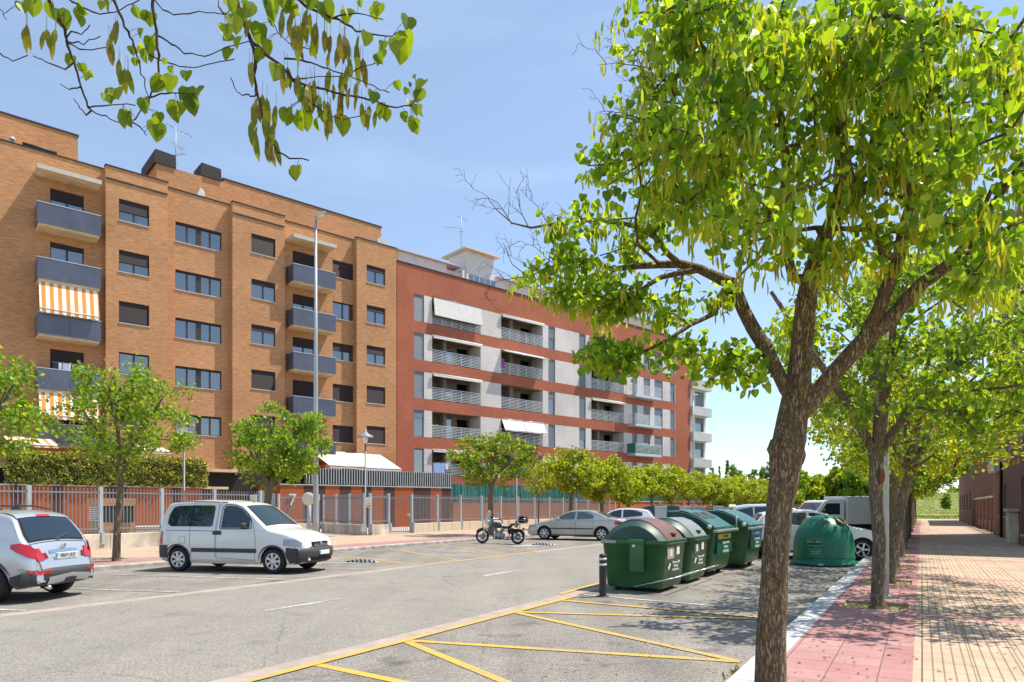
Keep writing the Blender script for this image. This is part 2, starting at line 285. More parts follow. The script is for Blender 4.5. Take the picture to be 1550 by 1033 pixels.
def tilemat(name, c1, c2, joint, tw, th, ms, rot=0.0, loc=(0, 0, 0), offset=0.0, groove=None, var=.15, bump=.4):
    m = bpy.data.materials.new(name); m.use_nodes = True; MATS[name] = m
    nt = m.node_tree; N = nt.nodes; L = nt.links; b = N['Principled BSDF']; b.inputs['Roughness'].default_value = .75; b.inputs['Specular IOR Level'].default_value = .25
    tc = N.new('ShaderNodeTexCoord'); mp = N.new('ShaderNodeMapping'); mp.inputs['Rotation'].default_value = (0, 0, rot); mp.inputs['Location'].default_value = loc; L.new(tc.outputs['Object'], mp.inputs[0])
    bt = N.new('ShaderNodeTexBrick'); bt.offset = offset; L.new(mp.outputs[0], bt.inputs[0]); bt.inputs['Scale'].default_value = 1
    bt.inputs['Brick Width'].default_value = tw; bt.inputs['Row Height'].default_value = th; bt.inputs['Mortar Size'].default_value = ms
    bt.inputs['Mortar Smooth'].default_value = .1; bt.inputs['Color1'].default_value = (*c1, 1); bt.inputs['Color2'].default_value = (*c2, 1); bt.inputs['Mortar'].default_value = (*joint, 1)
    nz = N.new('ShaderNodeTexNoise'); nz.inputs['Scale'].default_value = 2.2; nz.inputs['Detail'].default_value = 8; nz.inputs['Roughness'].default_value = .7; L.new(tc.outputs['Object'], nz.inputs[0])
    mr = N.new('ShaderNodeMapRange'); mr.inputs[1].default_value = .3; mr.inputs[2].default_value = .7; mr.inputs[3].default_value = 1-var; mr.inputs[4].default_value = 1+var*.6; L.new(nz.outputs[0], mr.inputs[0])
    val = mr.outputs[0]; hgt = bt.outputs['Fac']
    if groove:
        gb = N.new('ShaderNodeTexBrick'); gb.offset = 0; L.new(mp.outputs[0], gb.inputs[0]); gb.inputs['Scale'].default_value = 1
        gb.inputs['Brick Width'].default_value = groove[0]; gb.inputs['Row Height'].default_value = groove[1]; gb.inputs['Mortar Size'].default_value = groove[2]; gb.inputs['Mortar Smooth'].default_value = .3
        gm = N.new('ShaderNodeMapRange'); gm.inputs[3].default_value = 1; gm.inputs[4].default_value = groove[3]; L.new(gb.outputs['Fac'], gm.inputs[0])
        mu = N.new('ShaderNodeMath'); mu.operation = 'MULTIPLY'; L.new(val, mu.inputs[0]); L.new(gm.outputs[0], mu.inputs[1]); val = mu.outputs[0]
        mxh = N.new('ShaderNodeMath'); mxh.operation = 'MAXIMUM'; L.new(gb.outputs['Fac'], mxh.inputs[0]); L.new(bt.outputs['Fac'], mxh.inputs[1]); hgt = mxh.outputs[0]
    hs = N.new('ShaderNodeHueSaturation'); L.new(bt.outputs[0], hs.inputs['Color']); L.new(val, hs.inputs['Value']); L.new(hs.outputs[0], b.inputs['Base Color'])
    bp = N.new('ShaderNodeBump'); bp.inputs['Strength'].default_value = bump; bp.inputs['Distance'].default_value = .004; bp.invert = True; L.new(hgt, bp.inputs['Height']); L.new(bp.outputs[0], b.inputs['Normal'])
    return m
# ================================================================ GROUND
CR = .12                                   # kerb height
def strip(mb, s0, s1, t0, t1, z, n=1):
    mb.add([S(s0, t0, z), S(s0, t1, z), S(s1, t1, z), S(s1, t0, z)], [(0, 1, 2, 3)])
M_road = asphalt('asphalt_road', (.25, .23, .2), .4, .11)
M_lane = asphalt('asphalt_parking', (.225, .205, .18), .5, .28)
M_far = mat('dry_earth', (.21, .2, .1), .95, .3, .06, col2=(.16, .2, .06))
b = MB(); b.add([(-900, -60, -.05), (1400, -60, -.05), (1400, 3200, -.05), (-900, 3200, -.05)], [(0, 1, 2, 3)])
tag(b.build('ground', M_far), kind='structure')
b = MB(); strip(b, -25, 190, -17.42, -1.45, 0.0); tag(b.build('parking_lane', M_lane), kind='structure')
b = MB(); strip(b, -25, 190, -11.35, -5.55, .004); tag(b.build('road', M_road), kind='structure')
b = MB(); strip(b, -25, 190, -11.65, -11.35, .004); strip(b, -25, 190, -5.55, -5.3, .004)
tag(b.build('gutter_strip', mat('gutter_concrete', (.36, .29, .24), .85, .18, 3, bump=.3)), kind='structure')
# markings
M_yel = worn('yellow_paint', (.62, .36, .045), (.3, .25, .16), .5); M_wht = worn('white_paint', (.68, .66, .62), (.26, .24, .22), .42)
M_wht2 = worn('worn_white_paint', (.5, .48, .45), (.24, .22, .2), .28)
def line(mb, a, c, w, z=.008):
    a = Vector((a[0], a[1])); c = Vector((c[0], c[1])); d = (c-a).normalized(); n = Vector((-d.y, d.x))*w/2
    q = [a-n, a+n, c+n, c-n]; mb.add([S(p.x, p.y, z) for p in q], [(0, 1, 2, 3)] if True else [])
b = MB()
LV = [(4.88, 4.6), (6.28, 4.45), (6.28, 7.19), (8.8, 7.19), (8.8, 10.15), (10.3, 10.15)]
for i, (l, r) in enumerate(LV): line(b, (l, -5.27), (r, -1.6), .11, .0045+.0011*(i+1))
line(b, (-6, -5.24), (11.0, -5.24), .1, .012)
line(b, (11.0, -5.6), (13.6, -5.72), .1, .013)
line(b, (14.4, -11.42), (20.8, -11.42), .11, .0125)
for i, (x, y) in enumerate((((16.3, -17.0), (14.4, -11.4)), ((19.4, -17.0), (16.2, -11.4)), ((22.2, -17.0), (18.9, -11.4)), ((20.6, -11.5), (23.2, -17.0)))): line(b, x, y, .1, .0045+.0011*(i+1))
for i in range(4): line(b, (-1.5+i*1.5-2, -5.27), (-1.0+i*1.5-2, -1.6), .11, .0045+.0011*(i+1))
tag(b.build('yellow_road_marking', M_yel), kind='structure')
b = MB()
for i in range(-2, 22):
    line(b, (6.95+i*6.05, -8.55), (8.55+i*6.05, -8.55), .1, .009)
for i in range(-5, 3): line(b, (5.1+i*2.56-1.8, -17.3), (5.1+i*2.56, -11.68), .09)
line(b, (12.86-1.8, -17.3), (12.86, -11.68), .09)
for i in range(0, 38): line(b, (24.2+i*2.6-1.8, -17.3), (24.2+i*2.6, -11.68), .09)
line(b, (22.9, -13.8), (25.2, -12.9), .5, .0105); line(b, (12.5, -15.5), (14.6, -13.2), .35, .0105)
for k in range(6): line(b, (13.0+k*.28, -14.9+k*.05), (13.2+k*.28, -12.3), .05, .0115)
for i in range(0, 30): line(b, (21.0+i*2.6, -5.5), (20.6+i*2.6, -1.7), .09)
line(b, (11.15, -5.2), (10.95, -2.3), .09); line(b, (20.5, -5.5), (80, -5.5), .09, .0095)
tag(b.build('white_road_marking', M_wht), kind='structure')
# right kerb and pavement
M_kerb = mat('kerb_granite', (.4, .41, .42), .8, .2, 5, bump=.3, col2=(.47, .47, .46))
M_kerb2 = mat('kerb_dark_concrete', (.3, .28, .25), .85, .25, 3, bump=.4, col2=(.4, .38, .33))
def kerb(name, t_foot, t_back, s0, s1, step, m, gap=.006):
    mb = MB(); s = s0; sg = 1 if t_back > t_foot else -1
    while s < s1:
        e = min(s+step-gap, s1)
        pr = [(t_foot, -.04), (t_foot, CR-.03), (t_foot+sg*.03, CR), (t_back, CR), (t_back, -.04)]
        vs = [S(s, t, z) for t, z in pr]+[S(e, t, z) for t, z in pr]; n = 5
        mb.add(vs, [tuple(range(n)), tuple(range(2*n-1, n-1, -1))]+[(i, (i+1) % n, (i+1) % n+n, i+n) for i in range(n)])
        s += step
    return tag(mb.build(name, m, fixn=True), kind='structure')
kerb('kerb', -1.45, -1.17, -12, 150, 1.0, M_kerb)
TR = [4.94, 11.45, 15.2, 19.3, 23.0, 27.3, 31.6, 36, 40.5, 45, 49.5, 54, 59, 64, 69, 74]     # street trees along the right pavement (s)
M_pink = tilemat('pink_paving', (.38, .185, .175), (.43, .235, .22), (.18, .11, .1), .4, .4, .006, rot=ST, loc=(.33, .1, 0), var=.2)
M_cream = tilemat('cream_ribbed_paving', (.48, .34, .24), (.53, .39, .285), (.26, .17, .12), .4, .4, .006, rot=ST, groove=(.085, 6.0, .0085, .5), var=.2)
M_pink2 = tilemat('pink_band_paving', (.42, .21, .19), (.45, .25, .23), (.3, .19, .16), .4, .4, .006, rot=ST, var=.14)
b = MB(); pits = []
s = -12.0
PT0, PT1 = -1.17, -.07
for ts in TR:
    a, c = ts-.42, ts+.42
    strip(b, s, a, PT0, PT1, CR); strip(b, a, c, -.17, PT1, CR); strip(b, a, c, PT0, -1.02, CR)
    pits.append((a, c)); s = c
strip(b, s, 86, PT0, PT1, CR)
tag(b.build('pavement_edge_band', M_pink), kind='structure')
b = MB()
for a, c in pits:
    strip(b, a, c, -1.02, -.17, CR-.035)
    for (x0, y0, x1, y1) in ((a, -1.02, c, -1.02), (c, -1.02, c, -.17), (c, -.17, a, -.17), (a, -.17, a, -1.02)):
        b.add([S(x0, y0, CR-.035), S(x1, y1, CR-.035), S(x1, y1, CR), S(x0, y0, CR)], [(0, 1, 2, 3)])
tag(b.build('tree_pit_soil', mat('pit_soil', (.26, .2, .12), .95, .35, 9, bump=.6, bscale=30, col2=(.32, .28, .14))), kind='structure')
b = MB(); b2 = MB(); s = -12.0
while s < 86:
    e = s+5.75-.4; strip(b, s, min(e, 86), PT1, 3.2, CR)
    if e < 86: strip(b2, e, e+.4, PT1, 3.2, CR)
    s += 5.75
off = 0
tag(b.build('pavement', M_cream), kind='structure'); tag(b2.build('pavement_cross_band', M_pink2), kind='structure')
b = MB(); strip(b, 86, 92, -17.4, 30, .05); tag(b.build('cross_path', mat('pale_path', (.6, .53, .43), .85, .1, 1)), kind='structure')
# grass rising beyond the end of the street
M_grass = mat('grass_ground', (.12, .17, .03), .95, .4, .5, col2=(.2, .22, .05), bump=.5, bscale=8)
b = MB(); rows = []
for i in range(14):
    r = []
    for j in range(26):
        ss = 92+i*11; tt = -30+j*6; h = .02+.085*(ss-92)*min(1, (ss-92)/60)*.45+.2*noise.noise(Vector((ss*.05, tt*.05, 0)))*min(1, i)
        r.append(S(ss, tt, h))
    rows.append(r)
b.grid(rows, flip=True); tag(b.build('grass_slope', M_grass), kind='structure')
b = MB(); 
for i in range(1): strip(b, 104, 106.5, -10, 40, .45)
tag(b.build('park_path', MATS['pale_path']), kind='structure')
# left pavement: pink band by the kerb, cream beyond, behind it the courtyard
kerb('kerb_far_side', -17.4, -17.62, -12, 150, 1.0, M_kerb2)
M_lp = tilemat('left_cream_paving', (.43, .31, .225), (.47, .35, .26), (.42, .3, .2), .4, .4, .008, rot=ST, var=.14)
b = MB(); strip(b, -12, 150, -19.0, -17.62, CR); tag(b.build('far_pavement_edge_band', tilemat('left_pink_paving', (.36, .185, .18), (.4, .22, .21), (.28, .16, .15), .4, .4, .008, rot=ST)), kind='structure')
b = MB(); strip(b, -12, 150, -24.3, -19.0, CR); strip(b, 24, 150, -26.3, -24.3, CR); tag(b.build('far_pavement', M_lp), kind='structure')
b = MB(); strip(b, -30, 190, -60, -24.3, CR-.02); tag(b.build('courtyard', mat('courtyard_concrete', (.42, .38, .33), .85, .15, 1.2)), kind='structure')
# ================================================================ BUILDINGS
def text_mesh(name, s, size, mt, parent=None, M=None, ext=.004, align='CENTER'):
    cu = bpy.data.curves.new(name, 'FONT'); cu.body = s; cu.size = size; cu.extrude = ext; cu.align_x = align; cu.align_y = 'CENTER'
    o = bpy.data.objects.new('tmp_text', cu); COL.objects.link(o)
    dg = bpy.context.evaluated_depsgraph_get(); me = bpy.data.meshes.new_from_object(o.evaluated_get(dg))
    bpy.data.objects.remove(o); me.name = name
    if M is not None: me.transform(M)
    me.materials.clear(); me.materials.append(mt)
    q = bpy.data.objects.new(name, me); COL.objects.link(q)
    if parent is not None: q.parent = parent
    return q
def TM(p, xd, yd):
    # matrix that lays text (x right, y up) along xd, yd at p
    xd = Vector(xd).normalized(); yd = Vector(yd).normalized(); zd = xd.cross(yd)
    return Matrix(((xd.x, yd.x, zd.x, p[0]), (xd.y, yd.y, zd.y, p[1]), (xd.z, yd.z, zd.z, p[2]), (0, 0, 0, 1)))
def wall_holes(mb, x0, x1, z0, z1, holes, y=0.0, dep=.18, m=0, sides=0.0, reveal_m=None):
    xs = sorted({x0, x1, *[h[0] for h in holes], *[h[1] for h in holes]}); zs = sorted({z0, z1, *[h[2] for h in holes], *[h[3] for h in holes]})
    xs = [x for x in xs if x0-1e-6 <= x <= x1+1e-6]; zs = [z for z in zs if z0-1e-6 <= z <= z1+1e-6]
    for i in range(len(xs)-1):
        for j in range(len(zs)-1):
            cx = (xs[i]+xs[i+1])/2; cz = (zs[j]+zs[j+1])/2
            if any(h[0] < cx < h[1] and h[2] < cz < h[3] for h in holes): continue
            mb.quad((xs[i], y, zs[j]), (xs[i+1], y, zs[j]), (xs[i+1], y, zs[j+1]), (xs[i], y, zs[j+1]), m)
    rm = m if reveal_m is None else reveal_m
    for h in holes:
        d = h[4] if len(h) > 4 else dep
        if d <= 0: continue
        a, b_, c, e = h[:4]
        mb.quad((a, y, c), (a, y+d, c), (b_, y+d, c), (b_, y, c), rm); mb.quad((a, y, e), (b_, y, e), (b_, y+d, e), (a, y+d, e), rm)
        mb.quad((a, y, c), (a, y, e), (a, y+d, e), (a, y+d, c), rm); mb.quad((b_, y, c), (b_, y+d, c), (b_, y+d, e), (b_, y, e), rm)
    if sides:
        mb.quad((x0, y+sides, z0), (x0, y, z0), (x0, y, z1), (x0, y+sides, z1), m); mb.quad((x1, y, z0), (x1, y+sides, z0), (x1, y+sides, z1), (x1, y, z1), m)
        mb.quad((x0, y, z1), (x1, y, z1), (x1, y+sides, z1), (x0, y+sides, z1), m); mb.quad((x0, y, z0), (x0, y+sides, z0), (x1, y+sides, z0), (x1, y, z0), m)
M_obrick = brick('orange_brick', (.6, .3, .14), (.5, .228, .098), (.47, .28, .16), .25, .055, .007, .38)
M_rbrick = brick('red_brick', (.46, .145, .082), (.4, .115, .065), (.34, .14, .09), .25, .055, .006, .24)
M_gbrick = brick('grey_brick', (.7, .645, .625), (.64, .585, .565), (.5, .46, .44), .4, .1, .008, .1)
M_cap = mat('coping_metal', (.035, .028, .03), .7, .1); M_frame = mat('brown_frame', (.045, .035, .035), .45, .1)
M_shut = mat('shutter_brown', (.034, .022, .026), .6, .1, 4); M_sill = mat('pale_sill', (.5, .46, .4), .7, .1)
M_shutg = mat('shutter_grey', (.17, .2, .24), .45, .1); M_frameg = mat('grey_frame', (.2, .21, .22), .4, .1)
M_glass = glass('window_glass', (.015, .03, .045), .22, .03, 2.3); M_curt = mat('curtain_white', (.72, .72, .7), .9, .12, 5, stretch=(6, 6, .6))
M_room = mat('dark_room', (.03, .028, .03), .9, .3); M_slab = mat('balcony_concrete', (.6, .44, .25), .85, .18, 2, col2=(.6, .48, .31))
M_panel = mat('blue_grey_panel', (.085, .09, .125), .25, .18, 1.2, spec=.6); M_rail = mat('rail_metal', (.62, .62, .62), .4, .08, metal=.3)
M_white = mat('white_render', (.66, .63, .61), .85, .08, 1.5); M_alu = mat('pale_metal', (.55, .56, .57), .4, .08, metal=.4)
M_cloth = mat('awning_cream', (.6, .54, .43), .85, .06, 3); M_cloth2 = mat('awning_white', (.62, .6, .57), .85, .06, 3); M_dark = mat('dark_panel', (.035, .025, .025), .6, .2)
M_awstr = bpy.data.materials.new('striped_awning'); M_awstr.use_nodes = True
_n = M_awstr.node_tree.nodes; _l = M_awstr.node_tree.links; _b = _n['Principled BSDF']; _b.inputs['Roughness'].default_value = .85
_t = _n.new('ShaderNodeTexCoord'); _s = _n.new('ShaderNodeSeparateXYZ'); _l.new(_t.outputs['Object'], _s.inputs[0]); _m = _n.new('ShaderNodeMath'); _m.operation = 'MULTIPLY'; _m.inputs[1].default_value = 2.6; _l.new(_s.outputs[0], _m.inputs[0])
_f = _n.new('ShaderNodeMath'); _f.operation = 'FRACT'; _l.new(_m.outputs[0], _f.inputs[0]); _g = _n.new('ShaderNodeMath'); _g.operation = 'GREATER_THAN'; _g.inputs[1].default_value = .5; _l.new(_f.outputs[0], _g.inputs[0])
_x = _n.new('ShaderNodeMixRGB'); _x.inputs[1].default_value = (.66, .25, .05, 1); _x.inputs[2].default_value = (.8, .72, .6, 1); _l.new(_g.outputs[0], _x.inputs[0]); _l.new(_x.outputs[0], _b.inputs['Base Color'])
def window(par, x0, x1, z0, z1, y, lights=2, shut=0.0, curt=0.0, fm=None, sm=None, sill=True, door=False, name='window', curt_side=0, sash=None):
    """frame mesh with its pane, roller shutter, curtain and sill as sub-parts; the reveal is .18 deep"""
    fm = fm or M_frame; sm = sm or M_shut; yf = y+.11; w = .055
    b = MB(); b.box(x0+.002, x0+w, yf, yf+.06, z0+.002, z1-.002); b.box(x1-w, x1-.002, yf, yf+.06, z0+.002, z1-.002)
    b.box(x0+w, x1-w, yf, yf+.06, z0+.002, z0+w); b.box(x0+w, x1-w, yf, yf+.06, z1-w, z1-.002)
    for i in range(1, lights):
        xc = x0+(x1-x0)*i/lights; ww = .05 if not (lights == 4 and i == 2) else .16
        b.box(xc-ww, xc+ww, yf-.005, yf+.055, z0+w, z1-w)
    f = b.build(name, fm, par)
    g = MB(); g.quad((x0+w, yf+.03, z0+w), (x1-w, yf+.03, z0+w), (x1-w, yf+.03, z1-w), (x0+w, yf+.03, z1-w)); g.build('pane', M_glass, f)
    if shut > 0:
        s = MB(); zb = z1-(z1-z0)*shut; n = max(2, int((z1-zb)/.055)); prof = []
        for i in range(n):
            za = z1-.01-(z1-.01-zb)*i/n; zc = z1-.01-(z1-.01-zb)*(i+1)/n; ym = yf-.045
            s.quad((x0+.02, ym+.012, za), (x0+.02, ym, (za+zc)/2), (x1-.02, ym, (za+zc)/2), (x1-.02, ym+.012, za)); s.quad((x0+.02, ym, (za+zc)/2), (x0+.02, ym+.012, zc), (x1-.02, ym+.012, zc), (x1-.02, ym, (za+zc)/2))
        s.build('shutter', sm, f)
    if curt > 0:
        c = MB(); r0 = []; r1 = []; xa, xb = (x0+w, x0+w+(x1-x0-2*w)*curt) if curt_side == 0 else (x1-w-(x1-x0-2*w)*curt, x1-w)
        if curt >= .99: xa, xb = x0+w, x1-w
        n = max(4, int((xb-xa)/.06))
        for i in range(n+1): xx = xa+(xb-xa)*i/n; yy = yf+.16+.02*(i % 2); r0.append(Vector((xx, yy, z0+.02))); r1.append(Vector((xx, yy, z1-.05)))
        c.grid([r0, r1], smooth=True); c.build('curtain', M_curt, f)
    if sill and not door: s = MB(); s.box(x0-.03, x1+.03, y-.05, y+.1, z0-.045, z0+.004); s.build('sill', M_sill, f)
    return f
OB = thing('apartment_building', 'long orange brick apartment building with dark window shutters and blue grey balconies', 'building', P0, RB)
FL = [17.55-3.06*k for k in range(5)]; OTOP = 21.75
X = lambda u, off=0: FA(u, off)
secs = [(X(-45), X(160, .5), 0, 'A'), (X(160, .5), X(254, .5), .5, 'B'), (X(254, .5), X(352, .5), 0, 'C'), (X(352, .5), X(431, .5), .5, 'D'), (X(431, .5), X(540, .5), 0, 'E'), (X(540, .5), X(600, .5), .5, 'F')]
wins = {'A': [(X(76), X(127), 0.0, 2.2, 'door', 2)], 'B': [(X(180, .5), X(226, .5), 1.15, 2.45, 'win', 2)], 'C': [(X(265.5), X(335.5), .88, 2.15, 'win', 4)],
        'D': [(X(380.5, .5), X(417, .5), 1.15, 2.45, 'win', 2)], 'E': [(X(443), X(476), 0.0, 2.2, 'door', 2), (X(503.5), X(535), 1.02, 2.28, 'win', 2)], 'F': [(X(555, .5), X(583.3, .5), 1.05, 2.38, 'win', 2)]}
SH = {'A': [.28, .12, 1, .5, .5], 'B': [.55, .55, .92, 0.06, 1], 'C': [.12, .1, .1, .1, .1], 'D': [1, .25, .3, 1, 1], 'E0': [.9, .3, .3, .95, 1], 'E1': [1, 0.05, .45, 1, 1], 'F': [.28, .3, .45, 1, 1]}
CU_ = {'A': [.42, .42, 0, 0, 0], 'B': [0.3, 0, 0, 1, 0], 'C': [0, 0, 0, 0, 0], 'D': [0, 1, 1, 0, 0], 'E0': [0, .5, 0, 0, 0], 'E1': [0, 1, 0, 0, 0], 'F': [1, 1, .4, 0, 0]}
b = MB()
for (x0, x1, off, nm) in secs:
    holes = []
    for k in range(5):
        for wi, (a, c, h0, h1, kind, li) in enumerate(wins[nm]):
            holes.append((a, c, FL[k]+h0, FL[k]+h1, .18))
    top = OTOP+(.0 if off else -.08)
    wall_holes(b, x0, x1, 3.95, top, holes, y=-off, m=0, sides=(off+.3))
    for k in range(5):
        for wi, (a, c, h0, h1, kind, li) in enumerate(wins[nm]):
            key = nm if nm != 'E' else 'E%d' % wi
            window(OB, a, c, FL[k]+h0, FL[k]+h1, -off, li, SH[key][k], CU_[key][k], door=(kind == 'door'), curt_side=(1 if (nm == 'B' and k == 0) else 0))
# side, roof, back
xl, xr = X(-45), X(600, .5)
b.quad((xl, 14, 3.95), (xl, 0, 3.95), (xl, 0, OTOP), (xl, 14, OTOP)); b.quad((xr, 0, 0), (xr, 14, 0), (xr, 14, OTOP), (xr, 0, OTOP)); b.quad((xl, 14, 0), (xl, 14, OTOP), (xr, 14, OTOP), (xr, 14, 0))
b.quad((xl, .3, OTOP-.5), (xr, .3, OTOP-.5), (xr, 14, OTOP-.5), (xl, 14, OTOP-.5))
b.build('wall', M_obrick, OB)
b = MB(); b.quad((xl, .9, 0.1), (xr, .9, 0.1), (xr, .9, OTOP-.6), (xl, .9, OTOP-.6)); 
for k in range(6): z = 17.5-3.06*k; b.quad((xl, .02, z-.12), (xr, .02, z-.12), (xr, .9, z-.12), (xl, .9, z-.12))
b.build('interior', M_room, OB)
b = MB()
for (x0, x1, off, nm) in secs:
    top = OTOP+(.0 if off else -.08); b.box(x0-.03, x1+.03, -off-.05, -off+.33, top+.002, top+.07)
    if nm in 'BD': b.box(x0+.01, x1-.02, -off-.06, -off-.002, top-.78, top-.7)
b.build('parapet_coping', M_cap, OB)
b = MB(); b.box(xl, xr, -.1, 1.2, 3.72, 3.94); b.build('soffit_band', M_slab, OB)
b = MB(); b.box(xl+.1, xr-.1, 1.5, 13, .05, 3.7); b.build('ground_floor', M_dark, OB)
# roof storeys
b = MB()
x0, x1 = X(-40, -3), X(118, -3); zt = FZ(118, 207, -3); b.box(x0, x1, 3, 10, OTOP-.5, zt)
x2, x3 = X(338, -2.5), X(577, -2.5); zt2 = FZ(577, 345, -2.5); b.box(x2, x3, 2.5, 9, OTOP-.5, zt2)
x4, x5 = X(237, -1.2), X(305, -1.2); zt3 = FZ(237, 247, -1.2); b.box(x4, x5, 1.2, 4.5, OTOP-.5, zt3)
b.box(x5, x2-.002, 1.6, 6, OTOP-.5, zt3+.25)
b.build('roof_storey', M_obrick, OB)
b = MB(); b.box(x0-.05, x1+.05, 2.95, 10.05, zt+.002, zt+.1); b.box(x2-.05, x3+.05, 2.45, 9.05, zt2+.002, zt2+.1)
b.build('roof_coping', M_cap, OB)
for (a, c, zz, y0, y1) in ((x4-.15, X(266, -1.2), zt3, 1.1, 4.6), (x5+.05, X(338, -1.2), zt3+.25, 1.5, 3.2)):
    b = MB(); b.prism([(a, zz+.002), (c, zz+.002), (c-.05, zz+.8), (a+.05, zz+.85)], y0, y1); b.build('chimney_cap', M_cap, OB)
b = MB(); xs = X(598, .3); b.prism([(xs-1.15, OTOP-.4), (xs-.1, OTOP-.4), (xs-.1, OTOP+.75), (xs-.62, OTOP+1.15), (xs-1.15, OTOP+.75)], .4, 2.2); b.build('rooflight', M_alu, OB)
b = MB(); xs = X(293, -.9); b.prism([(xs, OTOP-.1), (xs+.7, OTOP-.1), (xs+.7, OTOP+.75), (xs+.45, OTOP+.95)], .9, 1.15); b.build('roof_vent', M_white, OB)
for (u, ht) in ((18, .35), (203, .2)): b = MB(); b.lathe([(.12, 0), (.12, ht), (.18, ht), (.18, ht+.12), (0, ht+.2)], 10, Matrix.Translation((X(u, -.5), .6, OTOP))); b.build('vent_pipe', M_alu, OB)
b = MB(); b.tube([(X(34, -.4), .4, OTOP+.25), (X(86, -.4), .4, OTOP+.25)], .1, 8); b.build('roof_pipe', M_dark, OB)
def antenna(par, x, y, z, h, dirs, m=M_alu):
    b = MB(); b.tube([(x, y, z), (x, y, z+h)], .03, 6)
    for (zz, dx, dy, L_, n, el) in dirs:
        d = Vector((dx, dy, 0)).normalized(); p = Vector((x, y, z+zz)); b.tube([p-d*L_*.35, p+d*L_*.65], .018, 5)
        pr = Vector((-d.y, d.x, 0))
        for i in range(n): q = p-d*L_*.35+d*L_*i/(n-1); e = el*(.5+.5*i/(n-1)); b.tube([q-pr*e/2, q+pr*e/2], .01, 4)
    return b.build('antenna', mat('galvanised', (.3, .31, .32), .5, .1, metal=.5), par)
antenna(OB, X(266, -2.5), 2.5, zt3, 3.4, [(3.3, 1, .3, 1.8, 6, .5), (2.2, 1, .6, 1.0, 5, .5), (1.5, .6, -1, 1.2, 8, .4), (1.0, -1, .2, .4, 3, .6)])
# balconies
M_rod = mat('dark_rail', (.12, .12, .13), .4, .1, metal=.3)
def balcony(par, x0, x1, zf, dep, y=0.0, k=0):
    s = MB(); s.prism([(x0+.06, zf-.42), (x1-.06, zf-.42), (x1-.06, zf-.24), (x0+.06, zf-.24)], y-dep+.06, y-.002); sl = s.build('balcony', M_slab, par)
    p = MB(); h0, h1 = zf-.3, zf+.84
    nx = 2; w = (x1-x0)/nx
    for i in range(nx): p.box(x0+i*w+.008, x0+(i+1)*w-.008, y-dep, y-dep+.02, h0, h1)
    p.box(x0, x0+.02, y-dep+.03, y-.02, h0, h1); p.box(x1-.02, x1, y-dep+.03, y-.02, h0, h1); p.build('balcony_panel', M_panel, sl)
    r = MB(); r.box(x0-.01, x1+.01, y-dep-.015, y-dep+.045, h1+.002, h1+.04); r.box(x0-.01, x0+.04, y-dep+.045, y-.01, h1+.002, h1+.04); r.box(x1-.04, x1+.01, y-dep+.045, y-.01, h1+.002, h1+.04)
    r.build('handrail', M_alu, sl); return sl
ax0, ax1 = X(56.5, 1.2), X(153, 1.2); ex0, ex1 = X(444, 1.2), X(508.5, 1.2)
for k in range(5): balcony(OB, ax0, ax1, FL[k], 1.2); balcony(OB, ex0, ex1, FL[k], 1.2)
for (a, c) in ((ax0, ax1), (ex0, ex1)):
    b = MB(); b.prism([(a, 20.22), (c, 20.22), (c, 20.4), (a, 20.4)], -1.25, -.002); b.box(a-.02, c+.02, -1.3, -1.25, 20.2, 20.44, 1); b.box(a-.02, a, -1.25, -.002, 20.2, 20.44, 1); b.build('canopy', [M_slab, MATS['pale_sill']], OB)
def awning(par, x0, x1, za, ya, zb, yb, m, val=.18, scallop=True, arms=True):
    b = MB(); n = 24; rows = [[], [], [], []]
    for i in range(n+1):
        x = x0+(x1-x0)*i/n; sag = .05*sin(pi*i/n)
        rows[0].append(Vector((x, ya, za))); rows[1].append(Vector((x, (ya+yb)/2, (za+zb)/2-sag))); rows[2].append(Vector((x, yb, zb)))
        rows[3].append(Vector((x, yb-.01, zb-val-(.05*abs(sin(i*pi/2.2)) if scallop else 0))))
    b.grid(rows, smooth=False); o = b.build('awning', m, par)
    if arms:
        a = MB()
        for x in (x0+.03, x1-.03): a.tube([(x, ya+.05, zb+.1), (x, yb, zb)], .018, 5)
        a.tube([(x0, yb, zb), (x1, yb, zb)], .025, 6); a.tube([(x0, ya, za), (x1, ya, za)], .045, 8); a.build('awning_arm', M_alu, o)
    return o
awning(OB, ax0+.08, ax1-.12, FL[1]-.42, -1.05, FL[2]+1.05, -1.45, M_awstr)
awning(OB, ax0+.08, ax1-.12, FL[3]-.42, -1.05, FL[4]+1.3, -1.5, M_awstr)
M_lineg = [mat('laundry_'+n, c, .9, .1) for n, c in (('lilac', (.5, .5, .68)), ('blue', (.06, .12, .3)), ('green', (.25, .5, .25)), ('white', (.7, .7, .7)), ('navy', (.02, .03, .06)), ('purple', (.4, .05, .3)), ('red', (.55, .04, .04)), ('bluewhite', (.3, .42, .7)))]
def laundry(par, x0, y, z, items):
    b = MB(); b.tube([(x0-.05, y, z+.01), (x0+sum(i[0]+.05 for i in items), y, z+.01)], .008, 5); o = b.build('washing_line', M_alu, par); x = x0
    for (w, h, mi) in items:
        c = MB(); r = [[Vector((x+w*i/6, y+.015*sin(i*2.1+j), z-h*j/3-.01*(i % 2))) for i in range(7)] for j in range(4)]; c.grid(r); c.build('laundry', M_lineg[mi], o); x += w+.05
laundry(OB, X(80, .9), -.9, FL[3]+1.3, [(.22, .5, 4), (.14, .35, 3), (.4, .55, 0), (.3, .5, 1), (.22, .55, 2)])
